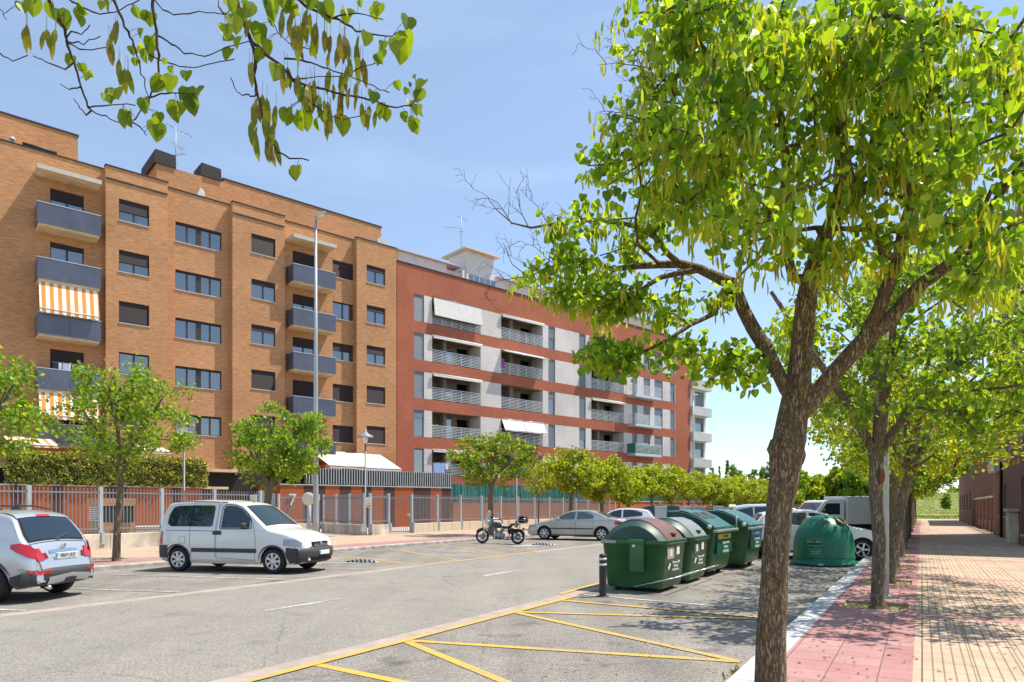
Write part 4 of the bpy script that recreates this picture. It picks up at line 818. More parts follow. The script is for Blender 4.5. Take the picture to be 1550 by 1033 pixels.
def bin_low(lab, s, flapm, sticker):
    Lg = 1.28; D = 1.24; c = S(s, -4.0-D, 0.0); t = thing('waste_container', lab, 'waste container', c, RST, 'green waste containers in a row'); b = MB()
    loft_box(b, [(.07, .1, D-.1, .06, Lg-.06), (.12, .07, D-.07, .04, Lg-.04), (.88, .0, D-.0, -.0, Lg), (.885, -.035, D+.035, -.03, Lg+.03), (.96, -.035, D+.035, -.03, Lg+.03)], .08); b.build('body', M_bin, t)
    prof = [(x*D/1.33, z) for x, z in [(-.04, .965), (.03, 1.06), (.16, 1.18), (.34, 1.28), (.55, 1.335), (.75, 1.335), (.95, 1.27), (1.12, 1.16), (1.25, 1.04), (1.34, .92), (1.36, .9)]]
    l = MB(); arc_lid(l, prof, .01, Lg-.01, .3); lid = l.build('lid', M_lid, t)
    f = MB(); rows = []
    for i in range(7):
        y = .16+(Lg-.32)*i/6; rows.append([Vector((x*D/1.33+.012, y, z+.014)) for x, z in [(.3, 1.262), (.55, 1.335), (.75, 1.335), (.95, 1.27), (1.12, 1.16), (1.25, 1.04), (1.33, .93)]])
    f.grid(rows, flip=True); 
    for rr in (rows[0], rows[-1]): f.add(rr+[p-Vector((.01, 0, .03)) for p in rr[::-1]], [tuple(range(14))])
    fl = f.build('flap', flapm, lid); h = MB(); h.rbox(1.12, 1.22, Lg/2-.09, Lg/2+.09, 1.02, 1.09, .015); h.build('flap_handle', M_dark, fl)
    b = MB(); b.rbox(.58, .86, -.1, .005, .36, .965, .03); b.rbox(.565, .875, -.115, -.09, .9, .975, .01); o = b.build('lifting_pocket', M_bin, t)
    b = MB(); b.rbox(.575, .865, -.118, -.1, .955, .985, .006); b.build('pocket_rim', M_bgreen, o); b = MB(); b.lathe([(0, 0), (.028, 0), (.028, .012), (0, .016)], 12, Matrix.Translation((.68, -.1, .86)) @ Matrix.Rotation(pi/2, 4, 'X')); b.build('pocket_button', M_lbl, o)
    b = MB(); b.box(.005, .3, -.043, -.031, .9, .95); b.build('rim_label', mat('label_grey', (.3, .33, .3), .5, .1), t)
    b = MB(); b.tube([(.66, -.06, .1), (1.0, -.06, .19), (D+.18, -.06, .3)], .012, 8); b.tube([(.66, Lg+.06, .1), (D+.18, Lg+.06, .3)], .012, 8); b.tube([(D+.18, -.09, .3), (D+.18, Lg+.09, .3)], .014, 8); b.build('pedal_bar', M_zinc, t)
    b = MB(); b.box(D+.002, D+.012, .12, .5, .62, .84); lb = b.build('label', sticker, t); b = MB(); b.box(D+.013, D+.016, .26, .38, .66, .8); b.box(D+.013, D+.016, .64, .82, .68, .84, 0); b.build('label_print', M_lbl, lb)
    text_mesh('lettering', 'Mancomunidad\nComarca\nde Pamplona', .07, M_lbl, t, TM((D-.0, .64, .47), (0, 1, 0), (.09, 0, 1)), .004)
    b = MB()
    for yy in (.12, .19, .155): b.lathe([(0, 0), (.035, 0), (.03, .006), (0, .006)], 8, Matrix.Translation((D-.01, yy+.12, .47+(yy-.155)*.9)) @ Matrix.Rotation(pi/2, 4, 'Y'))
    b.build('leaf_emblem', M_lbl, t)
    b = MB()
    for k in range(4): b.box(.12+k*.3, .135+k*.3, -.012+.0, .0, .2, .34)
    for xx, yy in ((.25, .2), (.25, Lg-.2), (D-.25, .2), (D-.25, Lg-.2)): wheel_small(t, xx, yy, .075)
    return t
bin_low('low green waste container with faded red flap nearest the black bollard', 12.05, M_flap, mat('label_pinkish', (.45, .36, .33), .5, .2))
bin_low('low green waste container with grey flap, second in the row', 13.75, M_flapw, mat('label_dark', (.1, .11, .11), .4, .2))
def bin_tall(lab, s, band, slots, tf=-3.95, Lg=1.75, open_=False):
    D = 1.38; c = S(s, tf-D, 0); t = thing('waste_container', lab, 'waste container', c, RST, 'green waste containers in a row'); b = MB()
    loft_box(b, [(.12, .12, D-.16, .05, Lg-.05), (.16, .08, D-.12, .03, Lg-.03), (.5, .05, D-.07, .01, Lg-.01), (1.05, .0, D, .0, Lg), (1.055, -.03, D+.03, -.02, Lg+.02), (1.12, -.03, D+.03, -.02, Lg+.02)], .07); b.build('body', M_bin, t)
    prof = [(-.03, 1.12), (-.01, 1.3), (.08, 1.43), (.25, 1.49), (.5, 1.49), (.75, 1.44), (1.0, 1.33), (1.2, 1.2), (1.36, 1.08)]
    l = MB(); arc_lid(l, prof, .0, Lg, .06); lid = l.build('lid', M_lid, t)
    f = MB(); rows = []; pp = [(.5, 1.495), (.75, 1.447), (1.0, 1.338), (1.2, 1.208), (1.39, 1.09)]
    for i in range(6): y = .08+(Lg-.16)*i/5; rows.append([Vector((x, y, z+.012)) for x, z in pp])
    f.grid(rows, flip=True); fl = f.build('lid_panel', M_tealg, lid)
    sm = MB()
    for y0 in ([.3, .95] if slots else []):
        rr = [[Vector((x+.0, y0+.45*k, z+.02)) for x, z in [(.78, 1.437), (.92, 1.376), (1.06, 1.302)]] for k in (0, 1)]; sm.grid(rr, flip=True)
    if slots: sm.build('slot', M_dark, fl)
    for y0 in (-.1, Lg+.04): b = MB(); b.rbox(.02, .3, y0, y0+.06, 1.1, 1.6, .01); b.rbox(.02, .3, min(y0, y0+.02)-.02, y0+.08, 1.54, 1.6, .01); b.build('lifting_plate', M_zinc, t)
    b = MB(); b.rbox(D-.02, D+.1, -.1, Lg+.1, 1.0, 1.06, .01); b.tube([(D+.05, Lg+.07, 1.03), (D+.05, Lg+.07, 1.35)], .02, 6); b.tube([(D-.2, Lg+.08, 1.05), (D-.35, Lg+.08, .25)], .035, 8); b.build('lifting_bar', M_zinc, t)
    b = MB(); b.box(D-.03, D+.004, .18, Lg-.22, .5, .98); pa = b.build('front_panel', M_tealg, t)
    b = MB(); b.box(D+.005, D+.015, .25, Lg-.35, .84, .95); b.build('label_band', band, pa)
    b = MB(); b.box(D+.016, D+.018, .7, Lg-.6, .87, .92); b.build('band_print', M_ink if band is M_lbly else M_lbl, pa)
    text_mesh('lettering', 'Mancomunidad\nComarca\nde Pamplona', .1, M_lbl, pa, TM((D+.006, Lg*.55, .65), (0, 1, 0), (.0, 0, 1)), .003)
    b = MB(); b.lathe([(0, 0), (.05, 0), (.04, .02), (0, .02)], 12, Matrix.Translation((D-.12, -.02, 1.13)) @ Matrix.Rotation(pi/2, 4, 'X')); b.build('hinge_cap', M_lbl, t)
    b = MB()
    for k in range(3): b.box(D-.06-.01*(2-k), D-.03-.01*(2-k), .2, Lg-.2, .22+k*.08, .235+k*.08)
    for xx, yy in ((.3, .25), (.3, Lg-.25), (D-.32, .25), (D-.32, Lg-.25)): wheel_small(t, xx, yy, .075); b2_ = MB(); b2_.box(xx-.03, xx+.03, yy-.03, yy+.03, .1, .14); b2_.build('castor_mount', M_zinc, t)
    return t
bin_tall('tall green container with twin slots and yellow label band, third in the row', 15.35, M_lbly, True)
bin_tall('tall dark green container with blue label band, last in the row', 17.75, M_lblb, False, -3.72, 1.75)
# glass igloo
ig = thing('glass_container', 'rounded green dome shaped glass recycling container by the kerb', 'glass container', S(20.3, -2.3, 0), 0); ig.scale = (.97, .97, 1.0)
M_dome = mat('dome_green', (.005, .15, .085), .4, .2, 1.2, spec=.45)
b = MB(); b.lathe([(.79, .02), (.86, .02), (.86, .07), (.8, .1), (.79, .2), (.785, .55), (.765, .72), (.71, .9), (.62, 1.06), (.5, 1.19), (.36, 1.28), (.2, 1.34), (.08, 1.36), (0, 1.36)], 48); b.build('shell', M_dome, ig)
b = MB(); b.lathe([(.8, .21), (.81, .23), (.8, .26)], 48); b.build('base_ring', M_dome, ig)
for ang in (-1.05, 2.1):
    d = Vector((cos(ang), sin(ang), 0)); nrm = (d*.62+Vector((0, 0, .78))).normalized(); p = d*.52+Vector((0, 0, 1.2)); Mx = Matrix.Translation(p) @ nrm.to_track_quat('Z', 'Y').to_matrix().to_4x4()
    b = MB(); b.lathe([(.1, 0), (.14, .0), (.14, .03), (.1, .04)], 20, Mx); h = b.build('mouth_rim', mat('mouth_rim', (.5, .38, .25), .5, .1), ig); b = MB(); b.lathe([(0, .012), (.105, .012)], 20, Mx); b.build('mouth', M_dark, h)
ca = atan2(-18.6, -8.5)+.02; R_ = .79
def curved(mb, a0, a1, z0, z1, r, n=8, m=0): mb.grid([[Vector((r*cos(a0+(a1-a0)*i/n), r*sin(a0+(a1-a0)*i/n), z)) for i in range(n+1)] for z in (z0, z1)], m)
b = MB(); curved(b, ca-.55, ca-.05, .55, .72, .79); lb = b.build('upper_label', mat('label_outline', (.22, .38, .16), .5, .05), ig)
b = MB(); curved(b, ca-.54, ca-.06, .562, .708, .7925); b.build('label_field', mat('label_green', (.01, .09, .03), .5, .05), lb)
b = MB(); curved(b, ca-.52, ca-.14, .3, .45, .795); lb2 = b.build('lower_label', MATS['label_outline'], ig); b = MB(); curved(b, ca-.51, ca-.15, .312, .438, .7975); b.build('label_field', MATS['label_green'], lb2)
aa = ca-.32; o1 = Vector((cos(aa), sin(aa), 0)); tx = Vector((-sin(aa), cos(aa), 0))
text_mesh('lettering', 'Vidrio - Beira', .065, M_lbl, lb, TM((o1.x*.8, o1.y*.8, .655), tx, (0, 0, 1)), .002); text_mesh('lettering', 'Mancomunidad\nde Pamplona', .045, M_lbl, lb2, TM((o1.x*.803+tx.x*.03, o1.y*.803+tx.y*.03, .375), tx, (0, 0, 1)), .002)
b = MB(); b.rbox(-.07, .07, -.03, .03, .03, .09, .01, 0, Matrix.Rotation(ca-.1+pi/2, 4, 'Z') @ Matrix.Translation((0, -.87, 0))); b.build('foot_bracket', M_zinc, ig)
# bollard, rubber separators
M_black = mat('bollard_black', (.03, .03, .032), .5, .15)
bo = thing('bollard', 'black bollard with white reflective bands beside the first green container', 'bollard', G(912.5, 903.5), 0)
b = MB(); b.lathe([(.065, 0), (.065, .72), (.058, .75), (0, .755)], 20); b.build('post', M_black, bo); b = MB(); b.lathe([(.11, .0), (.11, .015), (.07, .02)], 20); b.build('base_plate', M_black, bo)
for z in (.55, .65): b = MB(); b.lathe([(.066, z), (.067, z), (.067, z+.035), (.066, z+.035)], 20); b.build('reflective_band', M_lbl, bo)
def separator(lab, p, rz):
    t = thing('lane_separator', lab, 'lane separator', p, rz, 'black and white rubber lane separators'); n = 7; hw = .11; L_ = .85
    for mi, nm, mm in ((0, 'rubber_block', M_tyre), (1, 'white_stripe', M_zinc)):
        b = MB()
        for i in range(14):
            if (i//1) % 2 != mi: continue
            y0 = -L_/2+i*L_/14; y1 = y0+L_/14; e0 = sqrt(max(0.02, 1-(2*y0/L_)**2)); e1 = sqrt(max(0.02, 1-(2*y1/L_)**2)); rows = []
            for yy, e in ((y0, e0), (y1, e1)): rows.append([Vector((hw*e*cos(a), yy+.06*cos(a), .008+.09*e*sin(a))) for a in [pi*j/8 for j in range(9)]])
            b.grid(rows, smooth=False)
        b.build(nm, mm, t)
separator('black and white striped rubber separator on the road in front of the white van', S(14.3, -13.55, 0), RST-1.1)
separator('black and white striped rubber separator on the road behind the motorcycle', S(24.4, -13.2, 0), RST-1.1)
# ================================================================ VEHICLES
def lerp_list(L_, x):
    if x <= L_[0][0]: return L_[0][1]
    for (a, fa), (b_, fb) in zip(L_, L_[1:]):
        if x <= b_: return fa+(fb-fa)*(x-a)/(b_-a) if b_ > a else fb
    return L_[-1][1]
def paint(name, col, metal=.0, rough=.28, coat=.8):
    if name in MATS: return MATS[name]
    m = mat(name, col, rough, .03, .8, metal=metal, spec=.5, coat=coat); return m
M_cglass = bpy.data.materials.new('car_glass'); M_cglass.use_nodes = True
_b = M_cglass.node_tree.nodes['Principled BSDF']; _b.inputs['Base Color'].default_value = (.01, .022, .035, 1); _b.inputs['Roughness'].default_value = .04; _b.inputs['IOR'].default_value = 1.55; _b.inputs['Specular IOR Level'].default_value = .8
M_cglass_t = glass('car_glass_clear', (.03, .06, .065), .72, .03)
M_plas = mat('dark_plastic', (.045, .047, .052), .55, .12, 12, spec=.4); M_chrome = mat('chrome', (.7, .7, .7), .12, .02, metal=1.0); M_rim = mat('alloy_rim', (.5, .51, .52), .3, .05, metal=.7)
M_cap_ = mat('wheel_cover', (.68, .67, .65), .35, .06, metal=.3); M_red = mat('tail_light_red', (.45, .008, .012), .15, .05, coat=1); M_lens = mat('headlight_lens', (.26, .29, .31), .1, .1, 8, spec=.8, coat=1)
M_plate = mat('plate_white', (.75, .75, .73), .4, .03); M_amber = mat('amber_lens', (.6, .2, .02), .2, .05); M_seam = mat('seam_black', (.01, .01, .01), .8, .05); M_seat = mat('seat_fabric', (.16, .17, .18), .9, .2)
class Car:
    def __init__(s, lab, name, cat, loc, rz, L_, W, top, belt, plan, wx, wr, sill=.2, tumble=.17, crown=.05, cr=.09, body=None, group='cars parked in the street bays', arch=None, bulge=.03, flare=0.0):
        s.t = thing(name, lab, cat, loc, rz, group); s.L = L_; s.W = W/2; s.top_ = top; s.belt_ = belt; s.plan_ = plan; s.wx = wx; s.wr = wr; s.sill = sill; s.tum = tumble; s.crown = crown; s.cr = cr; s.bulge = bulge
        s.arch = arch or wr*1.16; s.roof = max(z for x, z in top); s.paint = body; s.flare = flare
        s.body()
    def sm(s, L_, x, w=.05): return sum(lerp_list(L_, x+w*(i-3)/3)*[1, 2, 3, 4, 3, 2, 1][i] for i in range(7))/16
    def top(s, x): return s.sm(s.top_, x, .06)
    def belt(s, x): return s.sm(s.belt_, x, .1)
    def plan(s, x): return s.sm(s.plan_, x, .05)*s.W
    def hw(s, x, z):
        zt = s.top(x); zs = min(s.belt(x), zt-s.cr*.8); p = s.plan(x)
        fl = 0
        if z <= zs: u = (z-s.sill)/max(.05, zs-s.sill); y = p-s.bulge*(2*u-1.05)**2*(1 if u > .5 else 1.5)
        else:
            y0 = p-s.bulge*.9; y = y0-s.tum*s.W*((z-zs)/max(.3, s.roof-s.belt(x)))*1.15
        return y
    def zbot(s, x):
        z = s.sill+.10*max(0, 1-x/.35)**2+.12*max(0, 1-(s.L-x)/.4)**2
        for w in s.wx:
            d = abs(x-w)
            if d < s.arch: z = max(z, s.wr+sqrt(s.arch**2-d*d)-.0)
        return z
    def ytop(s, x): zt = s.top(x); return max(.02, s.hw(x, zt-s.cr)-s.cr*.75)
    def surf(s, x, y):
        # height of the top surface
        yt = s.ytop(x); return s.top(x)-s.crown*(y/yt)**2*min(1, yt)
    def body(s):
        xs = set([.0]+[s.L*i/46 for i in range(47)]+[s.L-.01, .008, .02, .04, s.L-.02, s.L-.04, s.L-.07, s.L-.1, .07, .1])
        for w in s.wx:
            for i in range(17): xs.add(w-s.arch*cos(pi*i/16))
        for x, z in s.top_: xs.add(x); xs.add(x+.04); xs.add(x-.04)
        xs = sorted(x for x in xs if 0 <= x <= s.L); q = [xs[0]]
        for x in xs[1:]:
            if x-q[-1] > .006: q.append(x)
        xs = q; rows = []; NL = 9; NG = 6; NC = 5; NT = 5
        for x in xs:
            zt = s.top(x); zb = min(s.zbot(x), zt-.12); zc = max(zb+.03, zt-s.cr); zs = min(max(s.belt(x), zb+.02), zc-.01); row = [Vector((-x, s.hw(x, zb)-.05, zb-.0))]
            for i in range(NL): z = zb+(zs-zb)*i/(NL-1); row.append(Vector((-x, s.hw(x, z), z)))
            for i in range(1, NG): z = zs+(zc-zs)*i/(NG-1); row.append(Vector((-x, s.hw(x, z), z)))
            yc = s.hw(x, zc); yt = s.ytop(x); zt_ = zt-s.crown*min(1, yt)
            for i in range(1, NC): a = pi/2*i/(NC-1); row.append(Vector((-x, yt+(yc-yt)*cos(a), zc+(zt_-zc)*sin(a))))
            for i in range(1, NT+1): y = yt*(1-i/NT); row.append(Vector((-x, y, s.surf(x, y))))
            row = row+[Vector((p.x, -p.y, p.z)) for p in row[-2::-1]]; rows.append(row)
        b = MB(); b.grid(rows, smooth=True)
        for r, rev in ((rows[0], 0), (rows[-1], 1)): b.add(r, [tuple(range(len(r)))[::(-1 if rev else 1)]], False)
        s.bodyo = b.build('body', s.paint, s.t)
        u = MB(); u.box(-s.L+.3, -.3, -s.W*.8, s.W*.8, s.sill+.02, min(.7, s.belt(s.L/2)-.1)); u.build('underbody', M_seam, s.t)
    def side(s, nm, x0, x1, zb, zt, m, sg=(1, -1), off=.006, nx=14, nz=6, par=None, thick=None, xf=None):
        """panel that follows the flank between curves zb(x), zt(x)"""
        zb = zb if isinstance(zb, list) else [(0, zb)]; zt = zt if isinstance(zt, list) else [(0, zt)]; out = []
        for g in sg:
            b = MB(); rows = []
            for i in range(nx+1):
                x = x0+(x1-x0)*i/nx; a, c = lerp_list(zb, x), lerp_list(zt, x); rows.append([Vector((-x, g*(s.hw(x, a+(c-a)*j/nz)+off), a+(c-a)*j/nz)) for j in range(nz+1)])
            b.grid(rows, smooth=True, flip=(g < 0)); out.append(b.build(nm, m, par or s.t))
        return out
    def line(s, pts, w=.008, sg=(1, -1), par=None, m=None, nm='panel_gap'):
        for g in sg:
            b = MB(); P = []
            for (xa, za), (xb, zb) in zip(pts, pts[1:]):
                k = max(2, int(hypot(xb-xa, zb-za)/.08))
                for i in range(k): u = i/k; P.append((xa+(xb-xa)*u, za+(zb-za)*u))
            P.append(pts[-1]); V = []
            for i, (x, z) in enumerate(P):
                a = P[max(0, i-1)]; c = P[min(len(P)-1, i+1)]; dx, dz = c[0]-a[0], c[1]-a[1]; l = hypot(dx, dz) or 1; nx, nz = -dz/l*w/2, dx/l*w/2
                V.append([Vector((-(x+nx*e), g*(s.hw(x+nx*e, z+nz*e)+.003), z+nz*e)) for e in (-1, 1)])
            b.grid(V, smooth=False); b.build(nm, m or M_seam, par or s.bodyo)
    def patch(s, nm, x0, x1, y0, y1, m, off=.008, nx=10, ny=12, par=None, edge=None, sym=False):
        """panel on the top surface (windscreen, rear window, lamps)"""
        out = []
        for g in ((1, -1) if sym else (1,)):
            b = MB(); rows = []
            for i in range(nx+1):
                x = x0+(x1-x0)*i/nx; dz = (s.top(x+.02)-s.top(x-.02))/.04; l = hypot(1, dz); n = Vector((dz/l, 0, 1/l)); ya = y0(x) if callable(y0) else y0; yb = y1(x) if callable(y1) else y1
                rows.append([Vector((-x, g*(ya+(yb-ya)*j/ny), s.surf(x, ya+(yb-ya)*j/ny)))+n*off for j in range(ny+1)])
            b.grid(rows, smooth=True, flip=(g > 0)); out.append(b.build(nm, m, par or s.t))
        return out
    def screen(s, nm, x0, x1, m=None, mar=.05, par=None):
        fr = s.patch('screen_seal', x0-.015, x1+.015, lambda x: -(s.ytop(x)-mar+.03), lambda x: s.ytop(x)-mar+.03, M_seam, .004)[0]
        return s.patch(nm, x0, x1, lambda x: -(s.ytop(x)-mar), lambda x: s.ytop(x)-mar, m or M_cglass)[0]
    def wheels(s, spokes=6, cover=True, w=.2, inset=.02, both=True, dark=False):
        for x in s.wx:
            for g in (1, -1):
                y = g*(s.plan(x)-inset-w/2); M_ = Matrix.Translation((-x, y, s.wr)) @ Matrix.Rotation(-g*pi/2, 4, 'X'); r = s.wr; rr = r*.66
                b = MB(); b.lathe([(rr, w/2-.01), (rr+.01, w/2), (r*.9, w/2+.004), (r*.975, w/2-.025), (r, w/2-.05), (r, -w/2+.05), (r*.95, -w/2), (rr, -w/2)], 32, M_); wh = b.build('wheel', M_tyre, s.t)
                b = MB(); b.lathe([(rr, w/2-.012), (rr*.97, w/2-.004), (rr*.93, w/2-.02), (rr*.9, w/2-.05), (0, w/2-.055)], 32, M_, 1); b.lathe([(rr*1.0, w/2-.02), (rr*1.0, w/2), (rr*.9, w/2+.004), (rr*.9, w/2-.03)], 32, M_)
                for k in range(spokes):
                    a = 2*pi*k/spokes; R = M_ @ Matrix.Rotation(a, 4, 'Z')
                    pts = [(.05, -.02), (rr*.93, -.034 if cover else -.03), (rr*.93, .034 if cover else .03), (.05, .02)]
                    vs = [R @ Vector((px, py, w/2-.005-(.0 if px < .1 else .004))) for px, py in pts]+[R @ Vector((px, py*1.1, w/2-.05)) for px, py in pts]; b.add(vs, [(0, 1, 2, 3), (0, 4, 5, 1), (3, 2, 6, 7), (1, 5, 6, 2)])
                b.lathe([(.075, w/2-.03), (.07, w/2+.002), (.03, w/2+.008), (0, w/2+.008)], 16, M_); b.build('rim', [M_rim if not cover else M_cap_, M_seam], wh)
    def plate(s, x, z, txt, front=True, h=.11, w=.52, y=0, tilt=0.0):
        M_ = TM((-x, y, z), (0, 1 if front else -1, 0), (tilt if front else -tilt, 0, 1)); b = MB(); b.rbox(-w/2, w/2, -h/2, h/2, -.008, .006, .004, 0, M_); p = b.build('number_plate', M_plate, s.t)
        b = MB(); b.box(-w/2+.004, -w/2+.045, -h/2+.006, h/2-.006, .0065, .0085, 0, M_); b.build('blue_strip', M_lblb, p)
        if txt: text_mesh('plate_lettering', txt, h*.82, M_ink, p, TM((-x+(.009 if front else -.009), y+(.02 if front else -.02), z), (0, 1 if front else -1, 0), (tilt if front else -tilt, 0, 1)), .0015)
    def mirror(s, x, z, m=None, w=.2):
        for g in (1, -1):
            y = g*(s.hw(x, z)+.005); b = MB(); M_ = Matrix.Translation((-x, y, z)); b.rbox(-.05, .05, g*.03 if g > 0 else -.03-w, (.03+w) if g > 0 else -.03, -.01, .13, .03, 0, M_); b.rbox(-.03, .03, -.02 if g > 0 else -.05, .05 if g > 0 else .02, .0, .04, .01, 0, M_); b.build('mirror', m or M_plas, s.t)
    def handle(s, x, z, m=None, l=.16):
        for g in (1, -1): b = MB(); y = g*(s.hw(x, z)); b.rbox(-x-l/2, -x+l/2, y-.02, y+.025, z-.018, z+.018, .008); b.build('door_handle', m or M_plas, s.t)
HV_ = RST-radians(-16.9)     # heading of the angled bays
def bay(s, t, towards_road): return S(s, t, 0), (atan2(-.244, .969) if towards_road else atan2(.3, -.954))
# -------- white van (small multi purpose van) : front at local x=0, length towards -x
def near_van():
    top = [(0, .5), (.02, .62), (.08, .78), (.2, .9), (.55, 1.02), (.95, 1.1), (1.06, 1.16), (1.5, 1.5), (1.72, 1.66), (1.95, 1.74), (2.4, 1.79), (3.1, 1.8), (3.75, 1.77), (3.95, 1.71), (4.05, 1.4), (4.12, 1.0), (4.14, .6)]
    belt = [(0, .7), (.6, .9), (1.2, 1.06), (2, 1.1), (4.1, 1.12)]
    plan = [(0, .62), (.04, .74), (.15, .86), (.4, .945), (.8, .985), (1.3, 1), (3.6, 1), (3.95, .97), (4.08, .93), (4.14, .88)]
    hd = Vector((.969, -.244, 0)).normalized(); rz = atan2(hd.y, hd.x); nrm = Vector((.244, .969, 0))
    fw = Vector((-5.6, 16.05, 0)); c = fw+hd*.8+nrm*.76
    V = Car('white small van with dark side glass parked nose to the road', 'parked_van', 'van', c, rz, 4.14, 1.72, top, belt, plan, [.83, 3.52], .305, .22, .2, .05, .1, paint('van_white', (.7, .7, .69), rough=.3), bulge=.035)
    V.t.scale = (.97, .97, .975)
    for g in (1, -1): pass
    V.side('rear_bumper', 3.62+.2, 4.12, [(0, .34)], .66, M_plas, off=.014); b = MB()
    rows = [[Vector((-(4.155), y, z)) for y in (-.74, -.3, .3, .74)] for z in (.34, .66)]; b.grid(rows, flip=True); b.build('rear_bumper', M_plas, V.t)
    V.side('front_bumper', .012, .47, [(0, .3), (.3, .26), (.4, .25), (.47, .45)], [(0, .58), (.1, .6), (.3, .62), (.47, .64)], M_plas, off=.016)
    b = MB(); rows = []
    for j, (z, x) in enumerate(((.24, -.06), (.3, .03), (.38, .06), (.5, .075), (.6, .06), (.66, -.03))): rows.append([Vector((x-.2*(abs(y)/.8)**3.2, y, z)) for y in [-.81+1.62*i/20 for i in range(21)]])
    b.grid(rows); fb = b.build('front_bumper', M_plas, V.t)
    b = MB(); b.grid([[Vector((x-.2*(abs(y)/.8)**3.2+.008, y, z)) for y in [-.5+1.0*i/10 for i in range(11)]] for z, x in ((.31, .035), (.4, .065))]); b.build('air_intake', M_seam, fb)
    V.side('side_strip', 1.26, 3.1, .5, .6, M_plas, off=.016, nz=3)
    V.side('sill_strip', 1.3, 3.1, .235, .31, paint('sill_dust', (.5, .48, .44)), off=.004, nz=2)
    # windows
    g1 = V.side('front_side_window', 1.48, 2.27, [(1.45, 1.12), (1.6, 1.105), (2.2, 1.1)], [(1.48, 1.3), (1.62, 1.45), (1.78, 1.58), (1.95, 1.635), (2.2, 1.65), (2.27, 1.58)], M_cglass, off=.008)
    g2 = V.side('sliding_door_window', 2.52, 3.14, [(2.52, 1.16), (2.56, 1.13), (3.14, 1.13)], [(2.52, 1.6), (2.56, 1.65), (3.1, 1.655), (3.14, 1.65)], M_cglass, off=.008)
    g3 = V.side('rear_side_window', 3.17, 3.85, [(3.17, 1.13), (3.75, 1.13), (3.85, 1.2)], [(3.17, 1.65), (3.6, 1.64), (3.76, 1.6), (3.85, 1.4)], M_cglass, off=.008)
    for gg in (1, -1):
        for pts in ([(1.45, 1.28), (1.6, 1.46), (1.78, 1.61), (1.98, 1.665), (2.22, 1.675), (2.31, 1.6), (2.31, 1.1), (2.26, 1.075), (1.6, 1.08), (1.43, 1.1), (1.45, 1.28)],): V.line(pts, .022, (gg,), nm='window_seal')
    V.screen('windscreen', 1.1, 1.72, M_cglass_t, .06)
    b = MB(); b.box(-2.3, -1.15, -.66, .66, .8, 1.04); b.rbox(-2.1, -1.95, .15, .6, .9, 1.5, .05); b.rbox(-2.1, -1.95, -.6, -.15, .9, 1.5, .05); b.build('dashboard', M_seat, V.t)
    V.line([(1.32, .32), (1.28, .75), (1.33, 1.05), (1.42, 1.26), (1.6, 1.5), (1.78, 1.65), (2.0, 1.7), (2.36, 1.72), (2.4, 1.55), (2.4, .36), (1.32, .32)]); V.line([(2.43, .36), (2.43, 1.72), (3.16, 1.73), (3.16, .62), (3.1, .45)])
    V.line([(3.16, 1.13), (3.16, 1.65)], .03, nm='window_pillar'); V.line([(2.2, 1.73), (3.0, 1.755), (3.8, 1.73)], .02, nm='roof_gutter')
    V.line([(2.44, 1.02), (3.9, 1.03)], .012, nm='door_rail')
    V.side('tail_light', 3.99, 4.125, .68, 1.0, M_red, off=.016, nx=5); V.side('fuel_cap', 3.3, 3.45, .72, .87, paint('van_white', ()), off=.004, nx=3, nz=3); V.line([(3.29, .71), (3.46, .71), (3.46, .88), (3.29, .88), (3.29, .71)], .006)
    V.side('headlight', .12, .55, [(.12, .62), (.55, .7)], [(.12, .76), (.3, .84), (.55, .83)], M_lens, off=.012, nx=10)
    for g in (1, -1):
        b = MB(); rows = []
        for i in range(7): y = .36+.3*i/6; rows.append([Vector((.012-.14*((y)/.7)**2.4-(z-.62)*.55, g*y, z)) for z in (.625, .68, .74, .79)])
        b.grid(rows, flip=(g > 0)); b.build('headlight', M_lens, V.t)
    b = MB()
    for k in range(3): z = .655+k*.035; b.box(-.0-.1-k*.02+.06, .012-k*.02+.0, -.32, .32, z, z+.014)
    b.lathe([(0, 0), (.05, 0), (.05, .012), (0, .015)], 14, Matrix.Translation((.005, 0, .7)) @ Matrix.Rotation(pi/2, 4, 'Y')); b.build('grille', M_chrome, V.t)
    b = MB(); b.box(-.1, -.012, -.34, .34, .64, .76); b.build('grille_opening', M_seam, V.t)
    V.plate(-.095, .5, None, True, .1, .46); V.mirror(1.56, 1.1, w=.17); V.side('handle_recess', 2.25, 2.5, .93, 1.03, M_plas, off=.008, nx=3, nz=2); V.handle(2.33, .98, l=.1); V.handle(2.46, .98, l=.06); V.wheels(7, True, .18)
    for g in (1, -1): V.side('arch_trim', .83-.38, .83+.38, [(.83+.38*cos(pi*k/12), .305+.345*sin(pi*k/12)) for k in range(12, -1, -1)], [(.83+.4*cos(pi*k/12), .305+.395*sin(pi*k/12)) for k in range(12, -1, -1)], M_plas, (g,), .012, 24, 2)
    V.side('rear_arch_trim', 3.14, 3.9, [(3.52+.38*cos(pi*k/12), .305+.345*sin(pi*k/12)) for k in range(12, -1, -1)], [(3.52+.4*cos(pi*k/12), .305+.385*sin(pi*k/12)) for k in range(12, -1, -1)], M_plas, off=.012, nx=24, nz=2)
    b = MB(); b.tube([(-1.9, 0, 1.73), (-1.98, 0, 1.78), (-2.0, 0, 1.81)], .01, 6); b.build('aerial', M_plas, V.t)
    b = MB(); b.tube([(-1.18, .1, 1.13), (-1.3, .5, 1.24)], .009, 5); b.tube([(-1.16, -.35, 1.12), (-1.28, .08, 1.23)], .009, 5); b.build('wiper', M_plas, V.t)
near_van()
